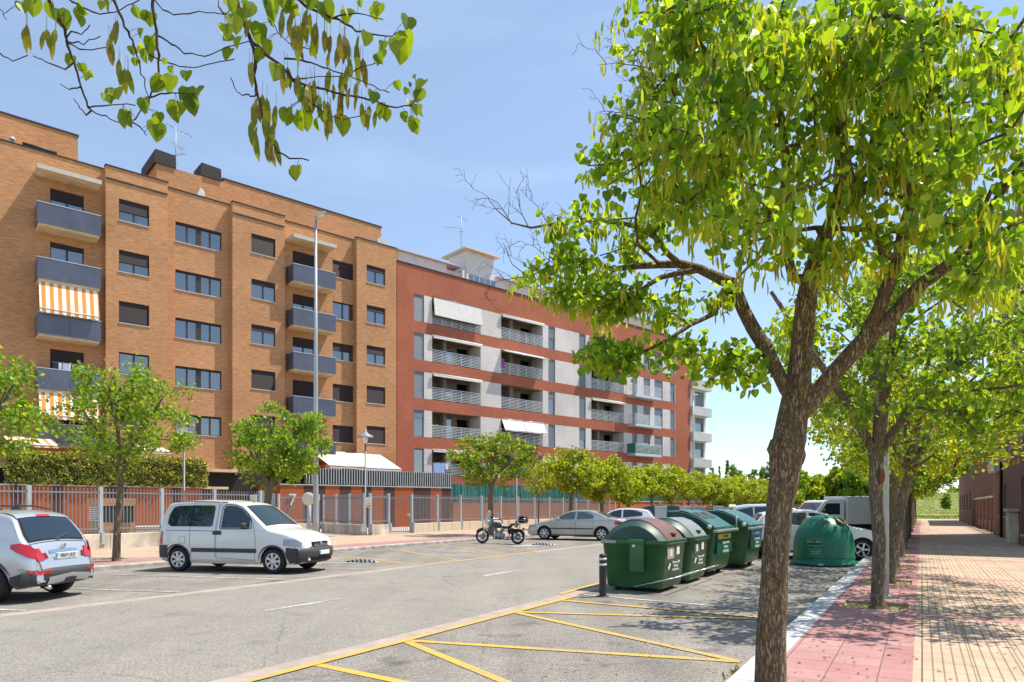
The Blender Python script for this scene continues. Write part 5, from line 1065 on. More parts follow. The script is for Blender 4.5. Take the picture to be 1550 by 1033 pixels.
# -------- silver crossover seen from behind
def near_suv():
    top = [(0, .6), (.03, .78), (.1, .9), (.5, 1.02), (1.0, 1.1), (1.15, 1.14), (1.7, 1.5), (2.0, 1.6), (2.5, 1.65), (3.1, 1.64), (3.5, 1.6), (3.68, 1.56), (3.78, 1.49), (4.0, 1.16), (4.06, 1.06), (4.12, .98), (4.19, .84), (4.235, .66), (4.27, .5)]
    belt = [(0, .8), (1, 1.02), (2, 1.05), (3, 1.1), (3.6, 1.16), (4.0, 1.1), (4.27, .9)]
    plan = [(0, .68), (.1, .84), (.4, .94), (.9, 1), (3.4, 1), (3.8, .965), (4.0, .93), (4.15, .87), (4.22, .8), (4.27, .7)]
    hd = Vector((-.995, .1, 0)).normalized(); rz = atan2(hd.y, hd.x); lf = Vector((-hd.y, hd.x, 0))   # left side of the car
    k_ = .94; rw = Vector((-8.55, 11.15, 0)); c = rw-lf*.80*k_+hd*3.42*k_
    K = Car('silver crossover seen from behind at the left edge with big red tail lights', 'parked_car', 'car', c, rz, 4.27, 1.78, top, belt, plan, [.86, 3.42], .345, .24, .24, .06, .12, paint('silver_paint', (.5, .52, .56), .55, .3), bulge=.05)
    K.t.scale = (k_, k_, k_); K.side('sill_cladding', 1.3, 3.0, .26, .42, M_plas, off=.012)
    for w_ in (.86, 3.42): K.side('arch_cladding', w_-.46, w_+.46, [(w_+.46*cos(pi*k/14), .345+.385*sin(pi*k/14) if .345+.385*sin(pi*k/14) > .3 else .3) for k in range(14, -1, -1)], [(w_+.46*cos(pi*k/14), .345+.455*sin(pi*k/14)) for k in range(14, -1, -1)], M_plas, off=.014, nx=28, nz=2)
    K.side('rear_bumper_cladding', 3.84, 4.235, [(0, .28), (4.24, .3)], [(3.84, .46), (4.1, .54), (4.24, .58)], M_plas, off=.014)
    K.side('rear_side_window', 1.75, 3.55, [(1.75, 1.12), (3.0, 1.17), (3.55, 1.3)], [(1.75, 1.4), (2.1, 1.52), (3.0, 1.52), (3.55, 1.4)], M_cglass, off=.008, nx=20)
    K.line([(2.5, .4), (2.52, 1.1)]); K.line([(3.15, .55), (3.05, .8), (3.1, 1.1)])
    K.screen('windscreen', 1.2, 1.75, M_cglass); 
    seal = K.patch('window_seal', 3.735, 4.045, lambda x: -(K.ytop(x)-.02), lambda x: K.ytop(x)-.02, M_seam, .005)[0]
    K.patch('rear_window', 3.76, 4.03, lambda x: -(K.ytop(x)-.06), lambda x: K.ytop(x)-.06, M_cglass, .011)
    K.patch('spoiler', 3.45, 3.76, lambda x: -(K.ytop(x)), lambda x: K.ytop(x), K.paint, .02)
    K.patch('high_brake_light', 3.72, 3.765, -.15, .15, M_red, .026, 3, 4)
    # rear lamps wrap from the tailgate onto the flank
    K.side('tail_light', 3.86, 4.19, [(3.8, 1.0), (3.95, .9), (4.1, .82), (4.19, .77)], [(3.86, 1.03), (4.0, 1.05), (4.1, 1.02), (4.19, .93)], M_red, off=.012, nx=14, nz=6)
    K.patch('tail_light', 4.12, 4.205, lambda x: K.ytop(x)-.12, lambda x: K.ytop(x)+.05, M_red, .016, 8, 5, sym=True)
    K.patch('reverse_light', 4.165, 4.2, lambda x: K.ytop(x)-.2, lambda x: K.ytop(x)-.12, mat('dark_red_lens', (.2, .01, .012), .2, .1), .016, 4, 3, sym=True)
    b = MB(); x_ = -4.29
    b.grid([[Vector((-(4.31+dx-.24*(abs(y)/.86)**3.5), y, z)) for y in [-.87+1.74*i/22 for i in range(23)]] for z, dx in ((.28, -.1), (.3, -.03), (.4, .02), (.52, .025), (.58, .005), (.6, -.06))], flip=True); rb = b.build('rear_bumper', M_plas, K.t)
    b = MB(); b.grid([[Vector((-(4.318+dx-.24*(abs(y)/.86)**3.5), y, z+.05*(1-abs(y)/.5 if abs(y) < .5 else 0))) for y in [-.5+1.0*i/10 for i in range(11)]] for z, dx in ((.3, -.02), (.4, .03), (.44, .03))], flip=True); b.build('skid_plate', M_rim, rb)
    for g in (1, -1): b = MB(); b.grid([[Vector((-(4.323+dx-.24*(abs(y)/.86)**3.5), g*y, z)) for y in (.45, .55, .65, .72)] for z, dx in ((.5, .02), (.56, .012))], flip=(g > 0)); b.build('fog_reflector', M_red, rb)
    K.side('rear_reflector', 4.08, 4.2, .52, .58, M_red, off=.024, nx=4, nz=2)
    b = MB(); b.tube([(-4.12, .45, .27), (-4.3, .46, .25)], .035, 10); b.build('exhaust_pipe', M_chrome, K.t)
    K.plate(4.235, .8, '9869 JKR', False, .12, .54, tilt=.22)
    b = MB(); b.lathe([(.03, 0), (.055, 0), (.055, .01), (.03, .012)], 16, TM((-4.16, 0, .97), (0, -1, 0), (-.35, 0, 1))); b.box(-.065, .065, -.005, .005, .002, .01, 0, TM((-4.16, 0, .97), (0, -1, 0), (-.35, 0, 1))); b.build('badge', M_chrome, K.t)
    K.patch('plate_recess', 4.15, 4.175, -.34, .34, M_chrome, .012, 3, 8)
    b = MB(); b.tube([(-4.03, 0, 1.12), (-4.01, -.3, 1.17)], .012, 6); b.rbox(-4.06, -4.0, -.06, .06, 1.07, 1.12, .015); b.build('rear_wiper', M_plas, K.t)
    for g in (1, -1): b = MB(); b.tube([(-1.9, g*.55, 1.64), (-2.3, g*.58, 1.7), (-3.1, g*.58, 1.7), (-3.45, g*.55, 1.64)], .017, 6); b.build('roof_rail', M_plas, K.t)
    b = MB(); b.prism([(-3.3, 1.63), (-3.12, 1.64), (-3.3, 1.73)], -.03, .03); b.build('aerial_fin', M_plas, K.t)
    K.patch('tailgate_gap', 4.06, 4.066, lambda x: -(K.ytop(x)-.03), lambda x: K.ytop(x)-.03, M_seam, .006, 1, 14)
    b = MB()
    for g in (1, -1):
        pts = []
        for i in range(9): x = 4.06+.19*i/8; y = g*(.66-.06*i/8); pts.append(Vector((-x-.008, y, K.surf(x, y)+.004)))
        b.tube(pts, .005, 4)
    b.build('tailgate_seam', M_seam, K.t)
    K.mirror(1.75, 1.08, paint('silver_paint', ())); K.handle(2.35, .98, paint('silver_paint', ())); K.handle(3.05, 1.0, paint('silver_paint', ())); K.wheels(5, False, .22); K.side('headlight', .15, .6, .75, .9, M_lens)
near_suv()
# -------- generic cars further away
PR = dict(
 sedan=dict(L_=4.6, W=1.77, top=[(0, .5), (.04, .62), (.15, .72), (.6, .84), (1.15, .95), (1.3, 1.0), (1.85, 1.28), (2.15, 1.39), (2.6, 1.43), (3.1, 1.41), (3.5, 1.3), (3.95, 1.1), (4.15, 1.06), (4.5, 1.02), (4.56, .9), (4.6, .6)], belt=[(0, .7), (1, .88), (4.6, .97)], wx=[.93, 3.68], wr=.315,
   win=[(1.55, 2.42, [(1.55, .97), (2.4, .98)], [(1.55, 1.06), (1.95, 1.25), (2.2, 1.32), (2.42, 1.33)]), (2.5, 3.3, [(2.5, .98), (3.3, 1.02)], [(2.5, 1.335), (2.9, 1.32), (3.3, 1.18)])], ws=(1.34, 2.05), rs=(3.45, 4.0), doors=[(1.5, 2.46), (2.46, 3.3)]),
 hatch=dict(L_=4.1, W=1.74, top=[(0, .5), (.04, .66), (.15, .78), (.6, .92), (1.05, 1.0), (1.2, 1.06), (1.75, 1.38), (2.1, 1.48), (2.6, 1.5), (3.2, 1.46), (3.6, 1.38), (3.85, 1.1), (4.0, .95), (4.06, .8), (4.1, .5)], belt=[(0, .7), (1, .93), (4.1, 1.03)], wx=[.85, 3.4], wr=.31,
   win=[(1.5, 2.3, [(1.5, .99), (2.3, 1.01)], [(1.5, 1.1), (1.85, 1.32), (2.1, 1.38), (2.3, 1.4)]), (2.38, 3.35, [(2.38, 1.01), (3.35, 1.1)], [(2.38, 1.4), (2.9, 1.39), (3.35, 1.26)])], ws=(1.25, 1.95), rs=(3.62, 3.9), doors=[(1.4, 2.34), (2.34, 3.2)]),
 mpv=dict(L_=4.3, W=1.8, top=[(0, .5), (.04, .7), (.15, .84), (.6, .98), (.95, 1.08), (1.1, 1.15), (1.6, 1.5), (1.9, 1.62), (2.5, 1.68), (3.3, 1.66), (3.8, 1.58), (4.05, 1.2), (4.2, .95), (4.3, .5)], belt=[(0, .7), (1, 1.0), (4.3, 1.06)], wx=[.88, 3.5], wr=.32,
   win=[(1.4, 2.2, [(1.4, 1.05), (2.2, 1.07)], [(1.4, 1.2), (1.7, 1.45), (1.95, 1.55), (2.2, 1.57)]), (2.28, 3.1, [(2.28, 1.07), (3.1, 1.08)], [(2.28, 1.57), (3.1, 1.56)]), (3.16, 3.75, [(3.16, 1.08), (3.75, 1.2)], [(3.16, 1.56), (3.75, 1.45)])], ws=(1.15, 1.75), rs=(3.86, 4.1), doors=[(1.35, 2.24), (2.24, 3.13)]))
PLAN0 = [(0, .66), (.06, .8), (.3, .93), (.8, .985), (1.3, 1)]
def simple_car(kind, lab, col, loc, hd, metal=.4, near=False, name='parked_car', gm=None, tail=True, rimd=False, cat='car'):
    p = PR[kind]; L_ = p['L_']; plan = PLAN0+[(L_-.9, 1), (L_-.35, .96), (L_-.1, .89), (L_, .76)]; rz = atan2(hd[1], hd[0])
    c = Car(lab, name, cat, loc, rz, L_, p['W'], p['top'], p['belt'], plan, p['wx'], p['wr'], .2, .26, .05, .1, paint(col[0], col[1], metal))
    for i, (x0, x1, zb, zt) in enumerate(p['win']):
        c.side('side_window', x0, x1, zb, zt, gm or M_cglass, off=.008, nx=10, nz=4)
    c.screen('windscreen', *p['ws']); c.screen('rear_window', *p['rs'], mar=.08)
    for x0, x1 in p['doors']: c.line([(x1, .3), (x1, p['win'][0][2][0][1])], .008); c.handle(x1-.12, p['belt'][1][1]-.06, paint(col[0], col[1], metal), .14)
    c.line([(p['doors'][0][0], .3), (p['doors'][0][0]-.03, .9)])
    c.side('tail_light', L_-.32, L_-.03, p['belt'][-1][1]-.22, p['belt'][-1][1]-.06, M_red, off=.01, nx=5, nz=3); c.side('headlight', .12, .5, .58, .7, M_lens, off=.01, nx=5, nz=3)
    if near: c.side('side_moulding', 1.2, 3.3, .52, .57, M_plas, off=.012, nz=2)
    c.side('sill_trim', 1.25, L_-1.25, .21, .27, M_plas, off=.006, nz=2)
    c.mirror(p['win'][0][0]+.1, p['belt'][1][1]+.06, paint(col[0], col[1], metal), .16)
    c.wheels(6 if near else 5, not rimd, .19); c.plate(L_+.012, .72, None, False); c.plate(-.02, .42, None, True); return c
SILV = ('pale_gold_silver', (.44, .43, .39)); WH_ = ('car_white', (.68, .69, .7)); DK = ('dark_grey_paint', (.035, .045, .05)); BLU = ('dark_blue_paint', (.02, .04, .1)); GRY = ('mid_grey_paint', (.2, .21, .23)); REDC = ('dark_red_paint', (.2, .02, .02)); BLK = ('black_paint', (.012, .012, .014))
def nosein(kind, lab, col, fw, hd, **k):
    """place a car by its front wheel (the one nearest the camera)"""
    h = Vector((hd[0], hd[1], 0)).normalized(); far = Vector((h.y, -h.x, 0))
    if far.y < 0: far = -far
    p = PR[kind]; c = Vector((fw[0], fw[1], 0))+h*p['wx'][0]+far*(p['W']/2-.12); return simple_car(kind, lab, col, c, h, **k)
HB = (-.955, .3)
sd = nosein('sedan', 'pale silver saloon parked nose to the fence behind the motorcycle', SILV, (1.55, 32.2), (-.93, .37), near=True, gm=M_cglass_t)
b = MB(); b.box(-3.6, -1.4, -.62, .62, .5, .92); 
for x in (-2.2, -3.1):
    for y in (-.35, .35): b.rbox(x-.1, x+.05, y-.22, y+.22, .6, 1.15, .04)
b.build('seats', M_seat, sd.t)
nosein('hatch', 'white hatchback parked just behind the silver saloon', WH_, (4.2, 35.2), HB, metal=0)
nosein('mpv', 'dark grey estate car beyond the white hatchback', DK, (6.6, 38.5), HB)
nosein('hatch', 'dark blue car mostly hidden behind the first two green containers', BLU, (9.0, 42.5), HB)
nosein('hatch', 'dark red car roof showing over the third green container', REDC, (12.4, 46.5), HB)
nosein('mpv', 'white people carrier showing above the green containers', WH_, (18.3, 54), HB, metal=0)
nosein('hatch', 'grey car roof beyond the last green container', GRY, (21.5, 60), HB)
nosein('hatch', 'black hatchback in the far left bays seen between container and big trunk', BLK, (25.5, 66), HB)
# right-hand bays beyond the igloo: noses towards the right kerb
def right_car(kind, lab, col, u, v, hd=(.97, -.16), **k):
    g = G(u, v); return nosein(kind, lab, col, (g.x, g.y), hd, **k)
right_car('hatch', 'white hatchback with black alloys parked behind the green glass dome', WH_, 1304, 848, metal=0, rimd=True)
right_car('mpv', 'pale silver car beyond the white hatchback behind the glass dome', ('light_silver', (.5, .52, .53)), 1240, 833)
# white box truck
tk = thing('box_truck', 'white box truck parked behind the cars by the glass dome with its cab facing left', 'truck', UY(1213, 766, 31.5)-Vector((0, 0, EYE)), radians(4), None)
b = MB(); cabp = [(0, .45), (0, .95), (.12, 1.08), (.62, 1.22), (1.1, 1.8), (1.3, 1.87), (2.05, 1.87), (2.05, .45)]
b.prism(cabp, 0, 1.9); b.build('cab', paint('truck_white', (.68, .68, .67)), tk)
b = MB(); b.add([(.66, .06, 1.255), (1.07, .1, 1.745), (1.07, 1.8, 1.745), (.66, 1.84, 1.255)], [(0, 3, 2, 1)]); 
for v in range(4): b.v[v] = (b.v[v][0]-.012, b.v[v][1], b.v[v][2]+.012)
b.build('windscreen', M_cglass_t, tk)
b = MB(); b.add([(.85, -.006, 1.2), (1.85, -.006, 1.2), (1.85, -.006, 1.72), (1.22, -.006, 1.72)], [(0, 1, 2, 3)]); b.build('side_window', M_cglass, tk)
b = MB(); b.rbox(2.15, 4.9, -.08, 2.0, .75, 2.05, .02); b.build('box_body', mat('box_grey_white', (.55, .55, .54), .6, .05, 1), tk); b = MB(); b.box(.3, 4.85, .2, 1.7, .4, .74); b.build('chassis', M_seam, tk)
for x in (.75, 4.1):
    for y in (.1, 1.8): b = MB(); b.lathe([(0, -.1), (.36, -.1), (.38, -.06), (.38, .06), (.36, .1), (.2, .1), (0, .08)], 24, Matrix.Translation((x, y, .38)) @ Matrix.Rotation(pi/2, 4, 'X')); b.build('wheel', M_tyre, tk)
b = MB(); b.rbox(.0, .1, -.2, -.05, 1.1, 1.45, .02, 0, Matrix.Translation((.95, 0, 0))); b.build('mirror', M_plas, tk)
b = MB(); b.box(-.02, .02, .1, 1.8, .5, .75); b.build('front_bumper', M_plas, tk)
# a few further cars along both sides
for i, (t_, s0_, tow) in enumerate(()): pass
far_cols = [GRY, WH_, BLK, ('light_silver', (.5, .52, .53)), BLU]
fl = ['grey hatchback in the distant left bays under the yellow green trees', 'white hatchback in the distant left bays under the yellow green trees', 'black hatchback in the distant left bays under the yellow green trees', 'light silver hatchback in the distant left bays under the trees', 'blue hatchback in the distant left bays under the trees']
# -------- motorcycle
def motorbike():
    a = Vector((.22, 28.35, 0)); f = Vector((-1.27, 29.05, 0)); hd = (f-a).normalized(); rz = atan2(hd.y, hd.x)
    t = thing('motorcycle', 'black cruiser motorcycle with chrome fork and rear top box parked on its stand', 'motorcycle', (a+f)/2, rz); t.rotation_euler = (radians(6), 0, rz)
    M_bk = paint('bike_black', (.012, .013, .03), rough=.15); M_eng = mat('engine_metal', (.36, .36, .36), .35, .15, 10, metal=.7)
    for x, r, w in ((.83, .315, .1), (-.83, .305, .14)):
        M_ = Matrix.Translation((x, 0, r)) @ Matrix.Rotation(pi/2, 4, 'X'); b = MB()
        b.lathe([(r*.72, -w/2+.01), (r*.86, -w/2), (r*.96, -w/3), (r, 0), (r*.96, w/3), (r*.86, w/2), (r*.72, w/2-.01), (r*.72, -w/2+.01)], 30, M_); wh = b.build('wheel', M_tyre, t)
        b = MB(); b.lathe([(r*.72, -.03), (r*.66, 0), (r*.72, .03)], 30, M_); b.lathe([(0, -.05), (.05, -.05), (.05, .05), (0, .05)], 12, M_)
        for k in range(14): a_ = 2*pi*k/14; b.tube([Vector((x+.04*cos(a_), .03*(-1)**k, r+.04*sin(a_))), Vector((x+r*.7*cos(a_+.15), 0, r+r*.7*sin(a_+.15)))], .006, 4)
        b.build('spoked_rim', M_chrome, wh)
        b = MB(); b.lathe([(.03, .055), (.14, .055), (.14, .06), (.03, .06)], 20, M_); b.build('brake_disc', M_eng, wh)
        b = MB(); rows = []
        a0, a1 = (.5, 2.5) if x > 0 else (.35, 2.9)
        for i in range(13): an = a0+(a1-a0)*i/12; rows.append([Vector((x+(r+.05-.02*abs(c_))*cos(an), c_*(w/2+.03), r+(r+.05-.04*c_*c_)*sin(an))) for c_ in (-1, -.6, 0, .6, 1)])
        b.grid(rows); b.build('mudguard', M_bk, t)
    b = MB()
    for y in (-.1, .1): b.tube([(.83, y, .31), (.62, y, .72), (.5, y, .98)], [.032, .028, .026], 10)
    b.tube([(.5, -.1, .95), (.5, .1, .95)], .03, 8); b.build('fork', M_chrome, t)
    b = MB(); b.tube([(.5, 0, 1.0), (.44, -.14, 1.08), (.3, -.36, 1.1), (.18, -.4, 1.04)], .015, 8); b.tube([(.5, 0, 1.0), (.44, .14, 1.08), (.3, .36, 1.1), (.18, .4, 1.04)], .015, 8); hb = b.build('handlebar', M_chrome, t)
    b = MB(); b.tube([(.27, -.37, 1.09), (.16, -.41, 1.03)], .024, 8); b.tube([(.27, .37, 1.09), (.16, .41, 1.03)], .024, 8); b.build('grip', M_tyre, hb)
    for y in (-.42, .42): b = MB(); b.tube([(.32, y*.8, 1.1), (.34, y, 1.25)], .008, 6); b.lathe([(0, -.008), (.07, -.008), (.07, .01), (0, .02)], 14, Matrix.Translation((.34, y, 1.29)) @ Matrix.Rotation(pi/2, 4, 'Y')); b.build('mirror', M_chrome, t)
    def ell(mb, c, r, M=None, n=14, m=0):
        rows = [[Vector((c[0]+r[0]*sin(pi*i/10)*cos(2*pi*j/n), c[1]+r[1]*sin(pi*i/10)*sin(2*pi*j/n), c[2]+r[2]*cos(pi*i/10))) for j in range(n+1)] for i in range(11)]; mb.grid(rows)
    b = MB(); ell(b, (.62, 0, .93), (.1, .1, .1)); b.build('headlamp', M_chrome, t); b = MB(); b.lathe([(0, .0), (.085, 0), (.06, .03), (0, .04)], 16, Matrix.Translation((.69, 0, .93)) @ Matrix.Rotation(pi/2, 4, 'Y')); b.build('headlamp_lens', M_lens, t)
    b = MB(); b.grid([[Vector((.62-.1*u, y, .98+.42*u)) for y in (-.2+.04*u, -.1, .1, .2-.04*u)] for u in (0, .5, 1)]); b.build('windshield', glass('clear_screen', (.6, .65, .68), .8), t)
    b = MB(); rows = []
    for i in range(11): u = i/10; x = .4-.52*u; w = .15*sin(pi*min(1, .12+u*.85))**.7; h = .13*sin(pi*min(1, .15+u*.75))**.7; z = .83-.08*u; rows.append([Vector((x, w*cos(a_), z+h*sin(a_))) for a_ in [2*pi*j/14 for j in range(15)]])
    b.grid(rows); b.build('fuel_tank', M_bk, t)
    b = MB(); rows = []
    for i in range(9): u = i/8; x = -.08-.42*u; z = .74-.06*sin(pi*u*.9)+.02*u; w = .1+.07*sin(pi*u); rows.append([Vector((x, w*cos(a_), z+.055*sin(a_))) for a_ in [2*pi*j/10 for j in range(11)]])
    b.grid(rows); 
    rows = []
    for i in range(7): u = i/6; x = -.5-.32*u; z = .82+.02*u; w = .09+.02*sin(pi*u); rows.append([Vector((x, w*cos(a_), z+.045*sin(a_))) for a_ in [2*pi*j/10 for j in range(11)]])
    b.grid(rows); b.build('seat', M_tyre, t)
    b = MB(); b.rbox(-.2, .22, -.13, .13, .24, .46, .04)
    for an, x0 in ((.5, .1), (-.5, -.05)):
        for k in range(7): c_ = Vector((x0+sin(an)*(.06*k-.02)+.03, 0, .46+cos(an)*.045*k)); M_ = Matrix.Translation(c_) @ Matrix.Rotation(an, 4, 'Y'); b.lathe([(0, 0), (.085 if k % 2 else .07, 0), (.085 if k % 2 else .07, .03), (0, .03)], 12, M_)
    b.lathe([(0, 0), (.11, 0), (.1, .05), (0, .06)], 18, Matrix.Translation((.0, -.13, .35)) @ Matrix.Rotation(pi/2, 4, 'X')); b.lathe([(0, 0), (.11, 0), (.1, .05), (0, .06)], 18, Matrix.Translation((.0, .13, .35)) @ Matrix.Rotation(-pi/2, 4, 'X')); b.build('engine', M_eng, t)
    b = MB(); b.tube([(.4, 0, .92), (.36, 0, .5), (.3, 0, .22), (-.35, 0, .2), (-.5, 0, .5)], .022, 8); b.tube([(.42, 0, .88), (-.1, 0, .72), (-.5, 0, .62), (-.83, .09, .31)], .02, 8); b.tube([(-.5, -.0, .62), (-.83, -.09, .31)], .02, 8); b.build('frame', M_bk, t)
    b = MB(); b.tube([(.2, -.14, .5), (.3, -.17, .35), (.2, -.18, .22), (-.3, -.19, .21), (-.95, -.2, .25)], [.022, .022, .024, .04, .045], 10); b.tube([(.0, -.14, .55), (.12, -.18, .42), (.0, -.2, .3), (-.4, -.2, .3), (-.85, -.2, .33)], [.022, .022, .024, .038, .042], 10); b.build('exhaust_pipe', M_chrome, t)
    b = MB()
    for y in (-.13, .13): b.tube([(-.5, y, .66), (-.8, y, .34)], [.035, .03], 8)
    b.build('shock_absorber', M_chrome, t)
    b = MB(); b.rbox(-1.22, -.86, -.2, .2, .88, 1.12, .07); b.rbox(-1.2, -.88, -.18, .18, 1.1, 1.17, .05); tb = b.build('top_box', mat('top_box_black', (.02, .02, .022), .3, .1, coat=.4), t); b = MB(); b.box(-1.2, -.9, -.203, .203, .985, .995); b.build('box_seam', M_rim, tb)
    b = MB(); b.tube([(-.6, -.12, .75), (-.95, -.12, .87)], .012, 6); b.tube([(-.6, .12, .75), (-.95, .12, .87)], .012, 6); b.build('luggage_rack', M_chrome, t)
    b = MB(); b.rbox(-1.12, -1.05, -.07, .07, .62, .7, .02); b.build('tail_light', M_red, t); b = MB(); b.box(-1.2, -1.185, -.11, .11, .42, .58, 0, Matrix.Rotation(0, 4, 'Y')); b.tube([(-1.05, 0, .62), (-1.19, 0, .5)], .01, 5); b.build('number_plate', M_plate, t)
    b = MB(); b.tube([(-.05, .12, .25), (-.12, .3, -.0)], .013, 6); b.build('side_stand', M_chrome, t)
    for y in (-.16, .16): b = MB(); ell(b, (-.98, y, .68), (.04, .03, .03)); b.build('indicator', M_amber, t)
    b = MB(); b.rbox(.05, .18, -.3, -.14, .27, .29, .008); b.rbox(.05, .18, .14, .3, .27, .29, .008); b.build('footrest', M_tyre, t)
    for y in (-.2, .2): b = MB(); b.rbox(-.75, -.45, y-.05, y+.05, .42, .66, .04); b.build('saddlebag', M_tyre, t)
motorbike()
# ================================================================ TREES
def leaf_shape(mb, p, tip, nrm, L_, W_, fold=.25, m=0, heart=True):
    tip = tip.normalized(); nrm = (nrm-tip*nrm.dot(tip)); nrm = nrm.normalized() if nrm.length > 1e-4 else tip.orthogonal().normalized(); sd = tip.cross(nrm); V = mb.v; b = len(V)
    if heart:
        prof = ((.0, .0), (.27, -.045), (.49, .14), (.5, .45), (.28, .78))
        V.append(tuple(p)); V.append(tuple(p+tip*L_-nrm*(.12*L_))); 
        for g in (1, -1):
            for (w, l) in prof[1:]: V.append(tuple(p+sd*(g*w*W_)+tip*(l*L_)+nrm*(fold*w*W_-.1*l*l*L_)))
        mb.f.append([b, b+2, b+3, b+4, b+5, b+1]); mb.f.append([b, b+1, b+9, b+8, b+7, b+6])
    else:
        if L_ > W_*3:
            cv = nrm*(.1*L_)
            for q in (p, p+sd*W_*.38+tip*L_*.2+cv*.6, p+sd*W_*.5+tip*L_*.5+cv, p+sd*W_*.38+tip*L_*.78+cv*.6, p+tip*L_, p-sd*W_*.38+tip*L_*.78+cv*.6, p-sd*W_*.5+tip*L_*.5+cv, p-sd*W_*.38+tip*L_*.2+cv*.6): V.append(tuple(q))
            mb.f.append([b, b+1, b+2, b+6, b+7]); mb.f.append([b+2, b+3, b+4, b+5, b+6])
        else:
            V.append(tuple(p)); V.append(tuple(p+sd*W_*.5+tip*L_*.45+nrm*fold*W_*.4)); V.append(tuple(p+tip*L_)); V.append(tuple(p-sd*W_*.5+tip*L_*.45+nrm*fold*W_*.4))
            mb.f.append([b, b+1, b+2]); mb.f.append([b, b+2, b+3])
    mb.sm += [False, False]; mb.mi += [m, m]
def rv(r, z=0.0): v = Vector((r.gauss(0, 1), r.gauss(0, 1), r.gauss(0, 1)+z)); return v.normalized()
class Tree:
    def __init__(s, seed): s.r = random.Random(seed); s.P = []; s.par = []; s.w = []; s.fix = []; s.cl = []; s.main = []
    def limb(s, pts, rad, root=-1):
        """explicit limb: pts with radii, hung on node index root; returns the node indices"""
        idx = []; prev = root
        for p, r in zip(pts, rad): s.P.append(Vector(p)); s.par.append(prev); s.w.append(0); s.fix.append(r); prev = len(s.P)-1; idx.append(prev)
        return idx
    def grow(s, clusters, step=.3, jit=.06, bias=.35, rise=.1, maxd=99):
        root = s.P[0]; top = max(range(len(s.P)), key=lambda i: s.fix[i] and s.P[i].z or 0)
        clusters = sorted(clusters, key=lambda c: min((c-s.P[i]).length for i in range(min(len(s.P), 60))))
        base_n = len(s.P); dist = [0]*len(s.P)
        for i in range(len(s.P)): dist[i] = 0 if s.par[i] < 0 else dist[s.par[i]]+(s.P[i]-s.P[s.par[i]]).length
        skip = s.skip
        for c in clusters:
            best = None; bd = 1e9
            for i in range(skip, len(s.P)):
                q = s.P[i]; d = (c-q).length+bias*dist[i]*.5
                if q.z > c.z+.25: d += (q.z-c.z)*1.2
                if d < bd: bd = d; best = i
            q = s.P[best]; D = (c-q).length; k = max(1, int(D/step)); prev = best; d_ = (c-q)
            for j in range(1, k+1):
                u = j/k; p = q+d_*u+Vector((0, 0, rise*D*sin(pi*u)))+(rv(s.r)*jit*(1 if j < k else 0)); s.P.append(p); s.par.append(prev); s.w.append(0); s.fix.append(None); dist.append(dist[prev]+(p-s.P[prev]).length); prev = len(s.P)-1
            s.cl.append(prev); i = prev
            while i >= 0: s.w[i] += 1; i = s.par[i]
    def wood(s, mt, tipr=.007, pw=.52, name='trunk', parent=None, n=6, split=None):
        kids = {}
        for i, p in enumerate(s.par): kids.setdefault(p, []).append(i)
        R = [s.fix[i] if s.fix[i] else tipr*max(1, s.w[i])**pw for i in range(len(s.P))]
        for i in range(len(s.P)):
            if not s.fix[i] and s.par[i] >= 0: R[i] = min(R[i], R[s.par[i]]*.95)
        b = MB(); st = [(-1, k) for k in kids.get(-1, [])]
        while st:
            pa, i = st.pop(); ch = [i]; pts = []
            if pa >= 0: pts.append((s.P[pa], min(R[pa], R[i]*1.15)))
            cur = i
            while True:
                pts.append((s.P[cur], R[cur])); ks = kids.get(cur, [])
                if not ks: break
                ks = sorted(ks, key=lambda k: -R[k]); nxt = ks[0]; st += [(cur, k) for k in ks[1:]]; cur = nxt
            if len(pts) > 1:
                big = max(r for _, r in pts); b.tube([p for p, _ in pts], [r for _, r in pts], 14 if big > .06 else (7 if big > .02 else 4), cap=False)
        return b.build(name, mt, parent)
    def leaves(s, mb, per, size, spread, r=None, heart=True, droop=.9, m=0, flat=.7, ctr=None, shine=0.0):
        r = r or s.r
        for ci in s.cl:
            c = s.P[ci]; par = s.P[s.par[ci]] if s.par[ci] >= 0 else c; k = int(per*r.uniform(.6, 1.4)); sp = spread*r.uniform(.75, 1.3)
            for _ in range(k):
                o = rv(r)*sp*r.random()**.45; o.z *= flat; p = c+o+(par-c)*r.uniform(0, .7); sz = size*r.uniform(.55, 1.3)
                tip = (rv(r)+Vector((0, 0, -droop))); nm = rv(r)+Vector((0, 0, .9)); leaf_shape(mb, p, tip, nm, sz, sz*r.uniform(.85, 1.05), .3, m, heart)
    def pods(s, mb, n, size, r=None, m=0, at=None, spread=.15):
        r = r or s.r
        for _ in range(n):
            c = s.P[r.choice(at or s.cl)]+Vector((r.gauss(0, spread), r.gauss(0, spread), -.05))
            for k in range(r.randint(3, 7)):
                p = c+Vector((r.gauss(0, .03), r.gauss(0, .03), r.gauss(0, .02))); leaf_shape(mb, p, Vector((r.gauss(0, .18), r.gauss(0, .18), -1)), rv(r), size*r.uniform(.8, 1.2), size*.15, .1, m, False)
L_near = leafmat('leaf_fresh_green', (.07, .155, .012), (.145, .25, .02), (.27, .36, .04), .5)
L_mid = leafmat('leaf_street_green', (.07, .15, .016), (.13, .225, .022), (.23, .31, .04), .45)
L_yel = leafmat('leaf_yellow_green', (.1, .165, .012), (.19, .255, .018), (.31, .35, .03), .45)
L_pod = leafmat('seed_pod_green', (.19, .27, .02), (.27, .34, .03), (.3, .24, .05), .45)
L_podb = leafmat('seed_pod_brown', (.14, .06, .02), (.24, .11, .03), (.2, .19, .03), .3)
L_far = leafmat('leaf_far_dark', (.07, .13, .035), (.1, .17, .045), (.15, .21, .06), .5)
